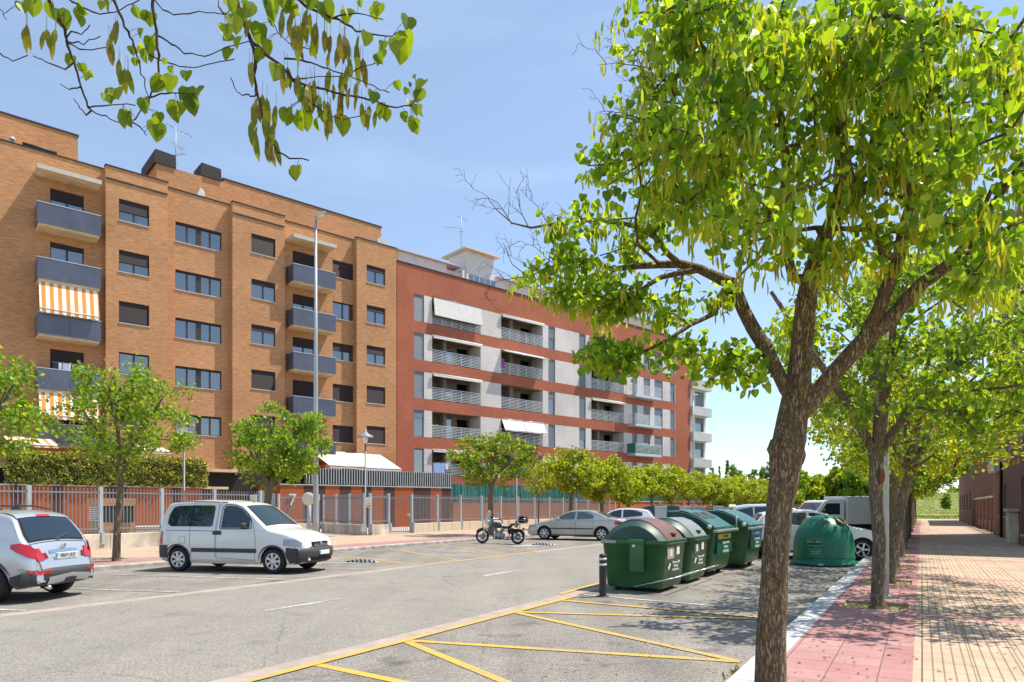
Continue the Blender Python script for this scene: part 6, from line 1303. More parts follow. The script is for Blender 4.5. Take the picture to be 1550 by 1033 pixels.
BK = bark('bark_lichen', (.2, .135, .078), (.38, .285, .18), (.46, .29, .02), 1.0, .95); BK2 = bark('bark_plain', (.2, .145, .1), (.36, .28, .2), (.22, .17, .05), .8, .35)
TW = mat('twig_brown', (.085, .045, .03), .8, .2, 9)
def ellip(r, c, rad, n, shell=.55, zmin=None, keep=None):
    out = []; 
    while len(out) < n:
        d = rv(r); k = shell+(1-shell)*r.random(); k = k if r.random() < .75 else r.random(); p = Vector((c[0]+d.x*rad[0]*k, c[1]+d.y*rad[1]*k, c[2]+d.z*rad[2]*k))
        if zmin is not None and p.z < zmin: continue
        if keep and not keep(p): continue
        out.append(p)
    return out
# ---- the big tree in front: limbs laid out from its outline, foliage on the twigs that grow from them
def U3(u, v, Y): return UY(u, v, Y)
def main_tree():
    Y0 = 4.7; base = UY(1163, 766, Y0); bx, by = base.x, base.y; t = thing('street_tree', 'big rough barked tree in the right foreground forking above a knobbly burl', 'tree', (bx, by, CR-.035)); O = Vector((bx, by, CR-.035))
    T = Tree(11)
    w = lambda px, Y: px/2*Y/F
    tr = [(1163, 1095, 58), (1164, 1075, 51), (1166, 1033, 47), (1167, 966, 44), (1171, 900, 41), (1173, 850, 39), (1180, 766, 39), (1187, 725, 44), (1190, 691, 50), (1195, 662, 48), (1199, 635, 45), (1204, 605, 41)]
    k = T.limb([U3(u, v, Y0)-O for u, v, _ in tr], [w(p, Y0) for _, _, p in tr]); fork = k[-1]; f2 = k[-2]
    def lim(pts, root): return T.limb([U3(u, v, Y)-O for u, v, Y, _ in pts], [w(p, Y) for _, _, Y, p in pts], root)
    a = lim([(1190, 588, 4.7, 22), (1176, 560, 4.72, 20), (1158, 525, 4.76, 22), (1140, 497, 4.8, 21), (1126, 470, 4.85, 20), (1116, 445, 4.88, 20), (1108, 430, 4.9, 20)], fork)
    a2 = lim([(1085, 420, 4.95, 16), (1060, 408, 5.0, 14), (1030, 400, 5.05, 13), (1000, 401, 5.1, 11.5), (965, 403, 5.15, 10), (930, 408, 5.25, 8), (895, 418, 5.3, 6.5), (862, 432, 5.35, 5), (835, 445, 5.4, 3.5)], a[-1])
    lim([(1012, 385, 5.0, 9), (990, 358, 4.95, 8.5), (960, 342, 4.95, 8), (925, 335, 5.0, 7), (885, 332, 5.05, 5.5), (845, 338, 5.1, 4.5), (805, 345, 5.15, 3.5), (775, 338, 5.2, 2.2), (752, 318, 5.2, 1.4), (738, 300, 5.2, .8)], a2[2])
    lim([(1035, 412, 5.0, 9), (1000, 420, 4.95, 8), (975, 436, 4.9, 6), (940, 452, 4.9, 4.5), (905, 470, 4.9, 3)], a2[1])
    lim([(900, 396, 5.2, 5), (865, 396, 5.25, 4), (830, 405, 5.3, 3), (800, 420, 5.3, 1.8), (775, 400, 5.3, 1.2), (762, 368, 5.3, .8)], a2[5])
    d = lim([(1098, 452, 4.85, 8), (1075, 478, 4.8, 7.5), (1045, 492, 4.75, 7), (1018, 510, 4.7, 6), (985, 528, 4.7, 4.5), (950, 540, 4.7, 3.2), (915, 550, 4.7, 2)], a[-1])
    lim([(965, 370, 4.8, 5), (962, 330, 4.7, 5), (972, 290, 4.6, 4.5), (965, 240, 4.5, 4), (955, 200, 4.4, 3)], a2[3])
    c = lim([(1209, 580, 4.7, 36), (1212, 540, 4.68, 33), (1216, 500, 4.66, 32), (1220, 460, 4.64, 31), (1226, 425, 4.6, 28)], fork)
    c1 = lim([(1200, 420, 4.55, 16), (1190, 380, 4.5, 15), (1184, 330, 4.4, 14), (1190, 260, 4.3, 13), (1185, 190, 4.2, 12), (1165, 110, 4.1, 11), (1130, 40, 4.0, 10), (1095, 10, 3.9, 9), (1060, -10, 3.85, 7)], c[-1])
    c2 = lim([(1240, 380, 4.55, 25), (1262, 330, 4.4, 22), (1275, 270, 4.2, 19), (1270, 200, 4.0, 16), (1285, 130, 3.8, 14), (1310, 60, 3.6, 12), (1340, -30, 3.5, 9)], c[-1])
    r_ = lim([(1228, 608, 4.66, 29), (1252, 578, 4.6, 27), (1280, 545, 4.55, 26), (1308, 515, 4.5, 26)], f2)
    r1 = lim([(1330, 470, 4.42, 21), (1345, 430, 4.36, 20), (1360, 390, 4.3, 18), (1366, 350, 4.25, 16), (1378, 310, 4.2, 15), (1375, 282, 4.15, 14), (1345, 262, 4.1, 13), (1315, 240, 4.05, 12), (1290, 225, 4.0, 9), (1240, 220, 3.95, 7), (1170, 222, 3.9, 5)], r_[-1])
    r2 = lim([(1338, 492, 4.45, 24), (1368, 460, 4.4, 22), (1395, 430, 4.3, 20), (1440, 398, 4.2, 18), (1490, 365, 4.1, 16), (1550, 340, 4.0, 14), (1640, 320, 3.9, 10)], r_[-1])
    lim([(1400, 275, 4.1, 9), (1440, 215, 4.0, 8), (1490, 165, 3.9, 7), (1550, 120, 3.8, 6)], r1[4]); lim([(1370, 240, 4.0, 9), (1395, 190, 3.9, 8), (1410, 120, 3.8, 6)], r1[5]); lim([(1490, 330, 4.0, 12), (1530, 270, 3.9, 11), (1580, 210, 3.8, 9)], r2[3])
    lim([(1235, 345, 4.3, 7), (1200, 350, 4.25, 6), (1160, 360, 4.2, 5), (1110, 372, 4.2, 3)], r1[3]); lim([(1140, 190, 4.1, 6), (1090, 200, 4.0, 5), (1040, 215, 4.0, 4), (990, 235, 4.0, 3)], c1[4])
    T.skip = 12
    # clusters of foliage (ellipses of the visible outline, spread in depth)
    E = [(1000, 235, 120, 95, 3.6, 4.9, 50), (925, 345, 95, 45, 4.7, 5.3, 20), (1080, 110, 120, 120, 3.3, 4.6, 70), (1250, 90, 170, 110, 2.9, 4.4, 105), (1440, 90, 160, 110, 2.8, 4.4, 100), (1280, 240, 190, 75, 3.3, 4.6, 64), (1480, 260, 120, 90, 3.2, 4.6, 55),
         (1120, 320, 130, 60, 3.7, 5.0, 32), (860, 420, 60, 40, 5.0, 5.5, 18), (900, 455, 80, 24, 4.9, 5.4, 22), (1020, 455, 100, 22, 4.8, 5.3, 20), (935, 540, 70, 20, 4.6, 4.9, 20), (1060, 540, 75, 26, 4.5, 4.9, 22), (1130, 560, 40, 20, 4.5, 4.9, 8), (850, 380, 50, 30, 5.0, 5.4, 8), (880, 240, 20, 14, 4.4, 4.6, 2),
         (1190, 375, 110, 30, 3.9, 4.8, 12), (1330, 370, 90, 30, 3.9, 4.9, 8), (1510, 400, 60, 40, 3.6, 4.4, 12), (1470, 345, 90, 35, 3.4, 4.4, 10), (1240, 470, 70, 40, 4.7, 5.3, 10), (1000, 20, 60, 40, 3.3, 4.2, 14), (1060, 200, 90, 50, 2.9, 3.6, 12), (1130, 320, 60, 25, 2.8, 3.3, 5), (1440, 430, 50, 20, 3.2, 3.8, 4)]
    R = T.r; C_ = []
    for (u, v, ru, rv_, y0, y1, n) in E:
        for _ in range(int(n*.7)):
            a_ = R.uniform(0, 2*pi); k_ = sqrt(R.random()); C_.append(U3(u+ru*k_*cos(a_), v+rv_*k_*sin(a_), R.uniform(max(3.15, y0), y1))-O)
    # foliage above the frame, so the crown is whole from other positions
    for _ in range(28): C_.append(Vector((R.uniform(-1.2, 2.6), R.uniform(-1.9, .4), R.uniform(4.2, 5.8))))
    T.grow(C_, .16, .035, .25, .05)
    leafcl = list(T.cl)
    T.wood(BK, .0042, .5, 'trunk', t)
    # bare twigs at the left edge
    def twig(b, p, ang, L_, r0, dep):
        n = 6; pts = [p]; q = p
        for j in range(n):
            ang += R.gauss(0, .16)+.05; q = q+Vector((cos(ang)*L_/n, R.gauss(0, .012), sin(ang)*L_/n)); pts.append(q)
            if dep > 0 and R.random() < .62: twig(b, q, ang+R.choice((-1, 1))*R.uniform(.5, 1.0), L_*R.uniform(.3, .6), r0*.6, dep-1)
        b.tube(pts, [max(.0011, r0*(1-.8*j/n)) for j in range(n+1)], 4, cap=False)
    for (u, v, Y, an, L_) in ((988, 105, 4.15, 2.75, .3), (985, 122, 4.15, 2.2, .26), (992, 150, 4.2, 3.0, .22), (960, 175, 4.3, 2.6, .2), (775, 340, 5.2, 2.3, .34), (800, 345, 5.15, 1.9, .3), (830, 340, 5.1, 2.0, .3), (800, 420, 5.3, 2.7, .32), (812, 425, 5.3, 2.3, .3), (900, 380, 5.2, 2.2, .3), (845, 400, 5.3, 2.8, .3), (1000, 372, 5.0, 1.7, .25), (1040, 440, 5, 3.4, .25), (1060, 430, 4.95, 2.6, .2)):
        b = MB(); twig(b, U3(u, v, Y)-O, an, L_*1.15, .0042, 2); b.build('bare_twig', TW, t)
    # knots on the burl
    b = MB()
    for (u, v, r0) in ((1176, 680, 14), (1208, 662, 13), (1178, 694, 12), (1206, 690, 13), (1198, 702, 11)):
        c0 = U3(u, v, Y0-.03)-O; rr = w(r0*2, Y0); rows = [[c0+Vector((sin(pi*i/8)*cos(2*pi*j/12), .8*sin(pi*i/8)*sin(2*pi*j/12), 1.3*cos(pi*i/8)))*rr*(1+.15*noise.noise(Vector((i*.9, j*.7, u)))) for j in range(13)] for i in range(9)]; b.grid(rows)
    b.build('burl', BK, t)
    lm = MB(); T.leaves(lm, 24, .054, .145, R, True, 1.0, 0, .85); T.pods(lm, 950, .105, R, 1, [i for i in leafcl if T.P[i].z > 2.6], .1)
    o = lm.build('crown', [L_near, L_pod], t); return len(lm.f)
n_main = main_tree()
# ---- overhanging branch of the tree behind the camera
def over_branch():
    base = S(-1.6, -.75, 0); t = thing('street_tree', 'tree whose thin sparsely leaved branches with hanging pods droop into the upper left sky', 'tree', (base.x, base.y, CR-.035)); O = Vector((base.x, base.y, CR-.035)); R = random.Random(5)
    W = MB(); drawn = []
    W.tube([Vector((0, 0, 0)), Vector((0, .02, .6)), Vector((.03, .03, 1.6)), Vector((0, .08, 2.4))], [.15, .12, .11, .12], 14)
    top = Vector((0, .08, 2.4)); Y = 2.6
    P = lambda u, v, y=Y: UY(u, v, y)-O
    W.tube([top, Vector((.15, .9, 3.3)), Vector((.1, 1.9, 4.05)), P(330, -90, 2.55), P(345, -50, 2.6)], [.09, .06, .035, .014, .011], 10)
    W.tube([Vector((.15, .9, 3.3)), Vector((-.2, 1.8, 4.1)), P(120, -110, 2.5), P(168, -40, 2.55)], [.05, .03, .014, .009], 8); W.tube([Vector((-.2, 1.8, 4.1)), P(10, -120, 2.4), P(55, -50, 2.45)], [.025, .012, .007], 7); W.tube([P(330, -90, 2.55), P(420, -60, 2.6)], [.012, .008], 6)
    B = [[(345, -50), (360, 5), (368, 30), (380, 62), (386, 100), (388, 140), (398, 178), (408, 205), (418, 232), (440, 238), (467, 243)],
         [(380, 62), (400, 80), (425, 100), (445, 122), (478, 133), (520, 143), (560, 150), (592, 162), (622, 158), (636, 150)], [(432, 90), (462, 92), (490, 103), (515, 110), (545, 122), (575, 135), (590, 140)],
         [(420, -60), (440, -8), (462, 10), (500, 26), (530, 42), (560, 52), (585, 55), (607, 48)], [(168, -40), (172, 0), (182, 25), (194, 48), (203, 68), (210, 92), (216, 120), (225, 147)], [(230, -40), (231, 10), (236, 50), (240, 85), (240, 115), (226, 147), (205, 180), (188, 190)],
         [(55, -50), (75, 0), (84, 20), (98, 45), (102, 70), (112, 95), (120, 120), (130, 155), (138, 168), (160, 178), (182, 186)], [(207, 75), (230, 85), (262, 98), (292, 103), (322, 95), (355, 90)], [(236, 52), (260, 66), (280, 80), (310, 85), (345, 72), (380, 62)],
         [(92, -10), (120, 8), (150, 22), (175, 18), (200, 5), (222, -10)], [(215, -20), (240, 10), (262, 22), (300, 18), (340, 22), (362, 5)], [(385, 145), (372, 145), (358, 138), (349, 118)], [(-60, 50), (0, 82), (18, 92), (42, 84)], [(98, 105), (72, 95), (50, 85)], [(100, 63), (128, 66), (152, 55)], [(102, 66), (128, 78), (160, 72)], [(108, 50), (122, 52), (136, 38)],
         [(120, 132), (105, 135), (92, 128)], [(132, 163), (168, 158), (205, 160)], [(133, 172), (118, 158), (112, 150)], [(225, 147), (250, 140), (280, 142), (302, 143)], [(440, 120), (470, 118), (515, 116)], [(530, 110), (555, 100), (578, 91)], [(460, 150), (490, 170), (520, 182), (550, 175)], [(200, 185), (215, 195), (222, 205)], [(500, 28), (540, 20), (580, 30)], [(-60, -20), (-30, 5), (0, 15), (10, 30)], [(340, 22), (330, 10), (335, -20)], [(395, -30), (405, 20), (420, 50), (445, 70), (470, 75)]]
    for i, br in enumerate(B):
        th = .0085 if i in (0,) else (.0062 if i in (1, 4, 5, 6, 3) else .0034); yy = Y+(.0 if i in (0, 1, 2) else R.uniform(-.12, .15)); n = len(br); pts = []
        if i in (1,): yy = Y
        if i >= 7 and drawn:
            q = min(drawn, key=lambda d: hypot(d[0]-br[0][0], d[1]-br[0][1])); dd = hypot(q[0]-br[0][0], q[1]-br[0][1])
            if 2 < dd < 42: pts.append(P(*q)); yy = q[2]+R.uniform(-.03, .03)
            elif dd <= 2: yy = q[2]
        for j in range(n-1):
            for k in range(3): u = k/3; pts.append(P(br[j][0]+(br[j+1][0]-br[j][0])*u+R.gauss(0, 1.0), br[j][1]+(br[j+1][1]-br[j][1])*u+R.gauss(0, 1.0), yy+.01*R.gauss(0, 1)))
            drawn.append((br[j][0], br[j][1], yy)); drawn.append(((br[j][0]+br[j+1][0])/2, (br[j][1]+br[j+1][1])/2, yy))
        pts.append(P(*br[-1], yy)); m_ = len(pts); W.tube(pts, [max(.0018, th*(1-.75*j/(m_-1))*(1.18 if j % 3 == 0 else 1)) for j in range(m_)], 6 if th > .004 else 4, cap=False)
    drawn_ = drawn
    W.build('trunk', bark('bark_thin_branch', (.12, .075, .06), (.2, .14, .11), (.2, .15, .06), 2.5, .1), t)
    lv = [(48, 8, 24), (30, 12, 16), (75, 15, 24), (88, 28, 26), (118, 18, 24), (125, 30, 20), (162, 8, 16), (203, 18, 18), (228, 30, 20), (215, 50, 12), (205, 95, 14), (122, 105, 16), (135, 115, 14), (107, 95, 15), (170, 150, 24), (160, 152, 14), (197, 185, 30), (188, 175, 16), (220, 165, 26), (235, 200, 28), (240, 180, 18), (265, 170, 28), (290, 165, 30), (262, 128, 24), (245, 128, 24), (222, 90, 24), (232, 65, 22), (283, 118, 18), (310, 143, 20), (250, 95, 12), (278, 150, 16), (258, 108, 14), (210, 78, 16),
          (345, 12, 30), (352, 35, 24), (372, 25, 30), (365, 70, 26), (340, 50, 24), (395, 50, 26), (415, 30, 20), (405, 70, 20), (440, 18, 26), (452, 50, 20), (400, 10, 26), (430, 5, 24), (470, 5, 20), (490, 20, 30), (525, 25, 22), (545, 8, 14), (575, 18, 24), (555, 62, 24), (570, 90, 16), (618, 40, 26), (606, 78, 30), (580, 70, 14), (475, 80, 18), (565, 152, 24), (583, 170, 20), (612, 180, 20), (625, 195, 22), (636, 145, 22), (600, 130, 14), (515, 190, 26), (480, 190, 20), (455, 185, 28), (440, 175, 22), (420, 110, 24), (430, 130, 18), (450, 262, 20), (495, 5, 14), (620, 130, 10), (636, 170, 16), (460, 160, 20), (350, 85, 20), (395, 85, 18)]
    lm = MB()
    for (u, v, sz) in lv:
        for kk in range(R.choice((1, 2, 3))):
            yy = Y+R.uniform(-.15, .15); ul, vl = u+R.gauss(0, 3)*kk, v-sz*.55+R.gauss(0, 4)*kk; q = min(drawn, key=lambda d: hypot(d[0]-ul, d[1]-vl)); yy = q[2]+R.uniform(-.05, .05); p = P(ul, vl, yy); q3 = P(*q); lm.tube([q3, (q3+p)/2+Vector((0, 0, .004)), p], .0009, 4, 2, False) if (q3-p).length < .16 else None; s_ = sz*R.uniform(.75, 1.15)*yy/F; leaf_shape(lm, p, Vector((R.gauss(0, .35), R.gauss(0, .3), -1)), Vector((R.gauss(0, .7), -1, R.gauss(0, .4))), s_, s_*.92, .35, 0, True)
    pods = [(40, 40), (72, 40), (86, 48), (165, 60), (178, 38), (178, 90), (197, 105), (186, 98), (380, 100), (388, 190), (386, 150), (398, 145), (405, 180), (412, 195), (420, 165), (430, 100), (452, 110), (460, 20), (470, 15), (465, 40), (480, 30), (490, 50), (500, 60), (515, 50), (522, 60), (530, 75), (535, 95), (540, 55), (548, 90), (500, 110), (480, 140), (490, 150), (495, 165), (515, 145), (520, 120), (535, 130), (545, 150), (555, 155), (560, 170), (568, 175), (440, 25), (448, 40), (428, 20), (380, 30), (475, 60), (460, 130), (470, 120), (455, 60), (415, 205), (404, 210)]
    for (u, v) in pods:
        for kk in range(R.choice((1, 2, 2, 3))):
            yy = Y+R.uniform(-.1, .1); p = P(u+R.gauss(0, 3), v+R.gauss(0, 5), yy); l_ = R.uniform(26, 48)*yy/F; leaf_shape(lm, p, Vector((R.gauss(0, .1), R.gauss(0, .1), -1)), Vector((R.gauss(0, .4), -1, 0)), l_, l_*.23, .15, 1, False); lm.add([p, p+Vector((.0015, 0, 0)), p+Vector((.0015, 0, .05)), p+Vector((0, 0, .05))], [(0, 1, 2, 3)], False, 1)
    lm.build('crown', [leafmat('leaf_backlit', (.075, .13, .01), (.12, .19, .012), (.17, .24, .02), .5), leafmat('pod_brown_green', (.1, .13, .012), (.13, .15, .016), (.12, .09, .02), .42), TW], t)
over_branch()
# ---- trees of the right pavement
def simple_tree(lab, loc, seed, tpts, trad, ec, er, ncl, per, lsize, spread, lm_, podn=0, podm=None, name='street_tree', heart=False, bk=None, group=None, zmin=None, tipr=.006, step=.32, flat=.75, limbs=4, droop=.8):
    t = thing(name, lab, 'tree', loc, 0, group); T = Tree(seed); R = T.r; k = T.limb([Vector(p) for p in tpts], trad); fk = T.P[k[-1]]
    for i in range(limbs):
        a = 2*pi*i/limbs+R.uniform(-.4, .4); rr = trad[-1]; pts = []; 
        for j in range(1, 5): u = j/4; pts.append(fk+Vector((cos(a)*er[0]*.62*u, sin(a)*er[1]*.62*u, (ec[2]-fk.z+er[2]*.35)*(u**.8)))+rv(R)*.07)
        T.limb(pts, [rr*.62, rr*.5, rr*.38, rr*.26], k[-1])
    T.limb([fk+Vector((R.gauss(0, .05), R.gauss(0, .05), (ec[2]+er[2]*.6-fk.z)*u)) for u in (.3, .6, .9)], [trad[-1]*.7, trad[-1]*.5, trad[-1]*.3], k[-1])
    T.skip = len(k)-1; T.grow(ellip(R, ec, er, ncl, .6, zmin), step, .05, .3, .06); T.wood(bk or BK2, tipr, .5, 'trunk', t)
    lm = MB(); T.leaves(lm, per, lsize, spread, R, heart, droop, 0, flat)
    if podn: T.pods(lm, podn, lsize*1.25, R, 1)
    lm.build('crown', [lm_, podm or L_pod], t); return t
GRP = 'trees lining the right pavement'
def at(s, t=-.6): return S(s, t, CR-.035)
simple_tree('straight trunked tree, second along the right pavement, with a dark scar on its trunk', at(TR[1], -.56), 21, [(0, 0, -.02), (0, 0, .1), (.02, 0, 1.0), (-.03, .02, 1.7), (-.02, 0, 2.25)], [.14, .1, .088, .086, .1], (1.25, .1, 3.95), (3.0, 2.4, 1.65), 235, 42, .082, .34, L_mid, 330, L_pod, heart=True, zmin=2.25, group=GRP)
tt = simple_tree('leaning tree, third along the right pavement', at(TR[2], -.55), 22, [(0, 0, -.02), (.02, 0, .15), (.12, 0, .9), (.28, 0, 1.7), (.42, .02, 2.2)], [.13, .1, .09, .09, .095], (1.3, .2, 3.7), (3.0, 2.5, 1.55), 170, 40, .09, .36, L_yel, 250, L_podb, zmin=2.1, group=GRP)
b = MB(); rows = [[Vector((.0+.045*sin(pi*i/6)*cos(2*pi*j/10), -.112-.02*sin(pi*i/6)*sin(2*pi*j/10), 1.95+.12*cos(pi*i/6))) for j in range(11)] for i in range(7)]; b.grid(rows)
b.build('trunk_scar', mat('scar_red_brown', (.2, .06, .03), .8, .3, 20), [o for o in bpy.data.objects if o.get('label', '').startswith('straight trunked')][0])
pa = simple_tree('fourth tree along the right pavement, with a slender upright trunk', at(TR[3]), 31, [(0, 0, -.02), (0, 0, .1), (.03, 0, 1.1), (0, .02, 2.2)], [.16, .13, .11, .12], (0, 0, 3.7), (2.4, 2.3, 1.55), 120, 36, .12, .42, L_yel, 120, L_podb, zmin=2.0, group=GRP)
pb = simple_tree('fifth tree along the right pavement, with a thicker trunk', at(TR[4]), 32, [(0, 0, -.02), (0, 0, .1), (-.05, 0, 1.0), (.08, .02, 2.1)], [.2, .17, .15, .15], (0, 0, 3.6), (2.4, 2.3, 1.55), 120, 36, .12, .42, L_mid, 90, L_pod, zmin=2.0, group=GRP)
ORD = ['sixth', 'seventh', 'eighth', 'ninth', 'tenth', 'eleventh', 'twelfth', 'thirteenth', 'fourteenth', 'fifteenth', 'sixteenth']
for i, s_ in enumerate(TR[5:]):
    c = copy_tree(pa if i % 2 else pb); c.location = at(s_, -.6); c.rotation_euler = (0, 0, 1.3*i+.4); c['label'] = '%s tree along the right pavement, far down the row' % ORD[i]
# ---- trees of the left pavement
GL = 'trees lining the left pavement'
def lt(u, t=-18.6): return UT(u, t, CR-.03)
simple_tree('airy bright green tree in front of the clipped hedge, behind the gap between silver car and white van', lt(176), 41, [(0, 0, -.02), (.0, 0, .12), (.03, 0, 1.0), (.1, .0, 1.8), (.13, 0, 2.35)], [.14, .105, .09, .085, .085], (.25, .0, 4.0), (2.05, 1.9, 1.5), 150, 42, .1, .3, L_mid, 90, L_podb, group=GL, zmin=2.3)['label'] = 'airy bright green tree in front of the clipped hedge behind the silver car'
simple_tree('leafy tree cut by the left edge of the photo beside the orange balconies', lt(-60, -18.0), 42, [(0, 0, -.02), (.0, 0, 1.2), (.05, 0, 2.3)], [.13, .11, .1], (.1, 0, 3.7), (1.7, 1.8, 1.4), 130, 42, .1, .3, L_mid, 0, None, group=GL, zmin=2.0)
simple_tree('dense round dark green tree behind the white van left of the tall lamp', lt(403), 43, [(0, 0, -.02), (.0, 0, .8), (.05, 0, 1.6), (.1, 0, 2.1)], [.15, .12, .11, .12], (.42, .0, 3.55), (1.85, 1.7, 1.4), 120, 50, .115, .3, L_mid, 90, L_podb, group=GL, zmin=2.1)
simple_tree('wide tree with reddish brown pods behind the motorcycle', lt(743), 44, [(0, 0, -.02), (.0, 0, .8), (-.03, 0, 1.8), (.02, 0, 2.5)], [.17, .14, .13, .13], (.1, .0, 3.95), (2.55, 2.2, 1.4), 135, 46, .13, .38, L_mid, 950, L_podb, group=GL, zmin=2.4)
simple_tree('small thin yellowish tree right of the wide brown podded tree', lt(815, -19.4), 45, [(0, 0, -.02), (.0, 0, 1.0), (.02, 0, 2.0)], [.05, .045, .04], (0, 0, 3.1), (1.15, 1.1, 1.05), 34, 26, .13, .3, L_yel, 60, L_podb, group=GL, zmin=1.9)
ya = simple_tree('rounded yellow green tree behind the silver saloon', lt(864), 46, [(0, 0, -.02), (.0, 0, 1.0), (.02, 0, 2.0)], [.15, .13, .12], (.0, .0, 3.6), (2.3, 2.1, 1.5), 110, 55, .17, .42, L_yel, 120, L_podb, group=GL, zmin=2.0)
yb = simple_tree('yellow green tree with a dark straight trunk behind the white hatchback', lt(911), 47, [(0, 0, -.02), (.0, 0, 1.0), (-.02, 0, 1.9)], [.16, .14, .13], (.0, .0, 3.4), (2.2, 2.1, 1.5), 110, 55, .17, .42, L_yel, 90, L_podb, group=GL, zmin=1.8)
dsc = ['over the dark grey estate car', 'above the dark blue car', 'above the first green container', 'in front of the far end of the red building', 'in front of the far white block', 'just right of the far white block', 'in the hazy row above the white people carrier', 'in the far row left of the big trunk', 'hidden mostly by the big trunk', 'in the far row right of the big trunk', 'at the far end of the left row', 'last before the meadow', 'beyond the big trunk low over the cars', 'low over the truck cab', 'farthest of the left row']
s0_ = toST(lt(911))[0]
for i in range(15):
    c = copy_tree(ya if i % 2 else yb); c.location = S(s0_+5.0*(i+1), -18.6, CR-.03); c.rotation_euler = (0, 0, i*2.1+.7); k_ = .92+.12*((i*7) % 5)/4; c.scale = (k_, k_, k_*.98); c['label'] = 'yellow green tree '+dsc[i]
# ---- hedge
hg = thing('hedge', 'long clipped variegated hedge on top of the left orange podium', 'hedge', P0, RB); R = random.Random(3); b = MB(); hx0, hx1 = X(7, 5), X(312, 5); hz0, hz1 = 2.66, 4.3
b.box(hx0+.15, hx1-.2, -5.05, -4.1, hz0, hz1-.15); b.build('dark_core', mat('hedge_inner_shade', (.02, .028, .012), .95, .3, 8), hg); b = MB()  # plain box filling the hedge; near-black colour stands for the shade between leaves
for _ in range(21000):
    x = R.uniform(hx0, hx1); q = R.random(); bump_ = .09*noise.noise(Vector((x*1.4, 0, 5)))+.05*noise.noise(Vector((x*4, 1, 5)))
    if q < .68: z = R.uniform(hz0, hz1); e = min(1, (hz1-z)/.25); y = -5.12-.13*noise.noise(Vector((x*1.6, z*1.6, 0)))-.1*noise.noise(Vector((x*5, z*5, 0)))+(1-e)*.18
    elif q < .9: z = hz1+bump_+R.gauss(0, .03); y = R.uniform(-5.05, -4.1)
    else: x = hx1+R.uniform(-.15, .05); z = R.uniform(hz0, hz1); y = R.uniform(-5.1, -4.1)
    e_ = min(1, (hx1-x)/.3); z = hz0+(z-hz0)*(.85+.15*e_)+.0
    leaf_shape(b, Vector((x, y, z))+rv(R)*.04, rv(R)+Vector((0, -.5, .3)), rv(R), R.uniform(.07, .13), .07, .2, 0, False)
b.build('foliage', leafmat('hedge_leaf', (.06, .1, .015), (.16, .2, .04), (.6, .52, .25), .38), hg)
# ---- distant trees beyond the street
def far_tree(lab, u, v_top, v_base_z, Y, wpx, kind, seed, m=None):
    p = UY(u, 766, Y); zt = EYE+(HV-v_top)/F*Y; wd = wpx/2*Y/F; R = random.Random(seed); t = thing('distant_tree', lab, 'tree', (p.x, p.y, 0), 0, 'distant trees on the skyline')
    b = MB(); b.tube([(0, 0, -.1), (0, 0, zt*.6)], [wd*.09, wd*.04], 8); b.build('trunk', BK2, t); b = MB(); cl = []
    for i in range(int(70 if kind != 'conifer' else 60)):
        a = R.uniform(0, 2*pi); 
        if kind == 'conifer': h = R.random(); rr = wd*(1-h)*.95+.05*wd; cl.append((Vector((cos(a)*rr*R.random()**.5, sin(a)*rr, zt*(.15+.85*h))), .35))
        else: d = rv(R); q = R.random()**.35; cl.append((Vector((d.x*wd*q, d.y*wd*q, zt*.58+d.z*zt*.42*q)), .3))
    for c, s_ in cl:
        for _ in range(60): leaf_shape(b, c+rv(R)*wd*s_*R.random()**.4, rv(R), rv(R), wd*.2, wd*.18, .2, 0, False)
    b.build('crown', m or L_far, t); return t
far_tree('slim dark poplar-like tree just right of the far white block', 1077, 706, 0, 150, 16, 'round', 1); far_tree('small dark conifer on the skyline right of the far white block', 1089, 706, 0, 170, 9, 'conifer', 2); far_tree('ragged taller conifer on the skyline between the round trees', 1101, 698, 0, 165, 14, 'conifer', 3)
far_tree('broad dark green tree on the skyline beside the ragged conifer', 1115, 700, 0, 160, 26, 'round', 4); far_tree('neat oval tree standing alone on the skyline', 1140, 704, 0, 155, 17, 'round', 5); far_tree('oval tree touching the left edge of the big trunk', 1161, 700, 0, 158, 22, 'round', 6)
far_tree('dark tree on the skyline just right of the big trunk', 1222, 724, 0, 170, 34, 'round', 7); far_tree('lower dark tree on the skyline above the truck', 1248, 730, 0, 175, 30, 'round', 8); far_tree('lower dark tree on the skyline left of the second trunk', 1280, 733, 0, 180, 30, 'round', 9)
far_tree('rounded tree at the end of the street above the meadow', 1345, 735, 0, 150, 40, 'round', 10, L_mid); far_tree('thin trunked young tree on the meadow at the end of the pavement', 1432, 744, 0, 110, 13, 'round', 11, L_mid); far_tree('dark tree at the far end of the street over the pavement trees', 1385, 730, 0, 165, 40, 'round', 12); far_tree('bushy tree behind the meadow bench', 1460, 738, 0, 190, 50, 'round', 13)
for k_, (u_, vt_, Y_, w_, lb_) in enumerate(((1197, 706, 118, 44, 'bright green tree low against the right side of the big trunk'), (1218, 716, 124, 44, 'bright green tree above the white hatchback roof'), (1243, 720, 130, 46, 'bright green tree above the parked truck cab'), (1272, 712, 126, 50, 'bright green tree above the truck box'), (1300, 706, 120, 50, 'bright green tree between truck and second pavement tree'))): far_tree(lb_, u_, vt_, 0, Y_, w_, 'round', 40+k_, L_yel if k_ % 2 else L_mid)
far_tree('bushy dark tree low behind the last containers', 1090, 735, 0, 128, 30, 'round', 14); far_tree('bushy dark tree low beside the big trunk', 1135, 738, 0, 128, 34, 'round', 15)
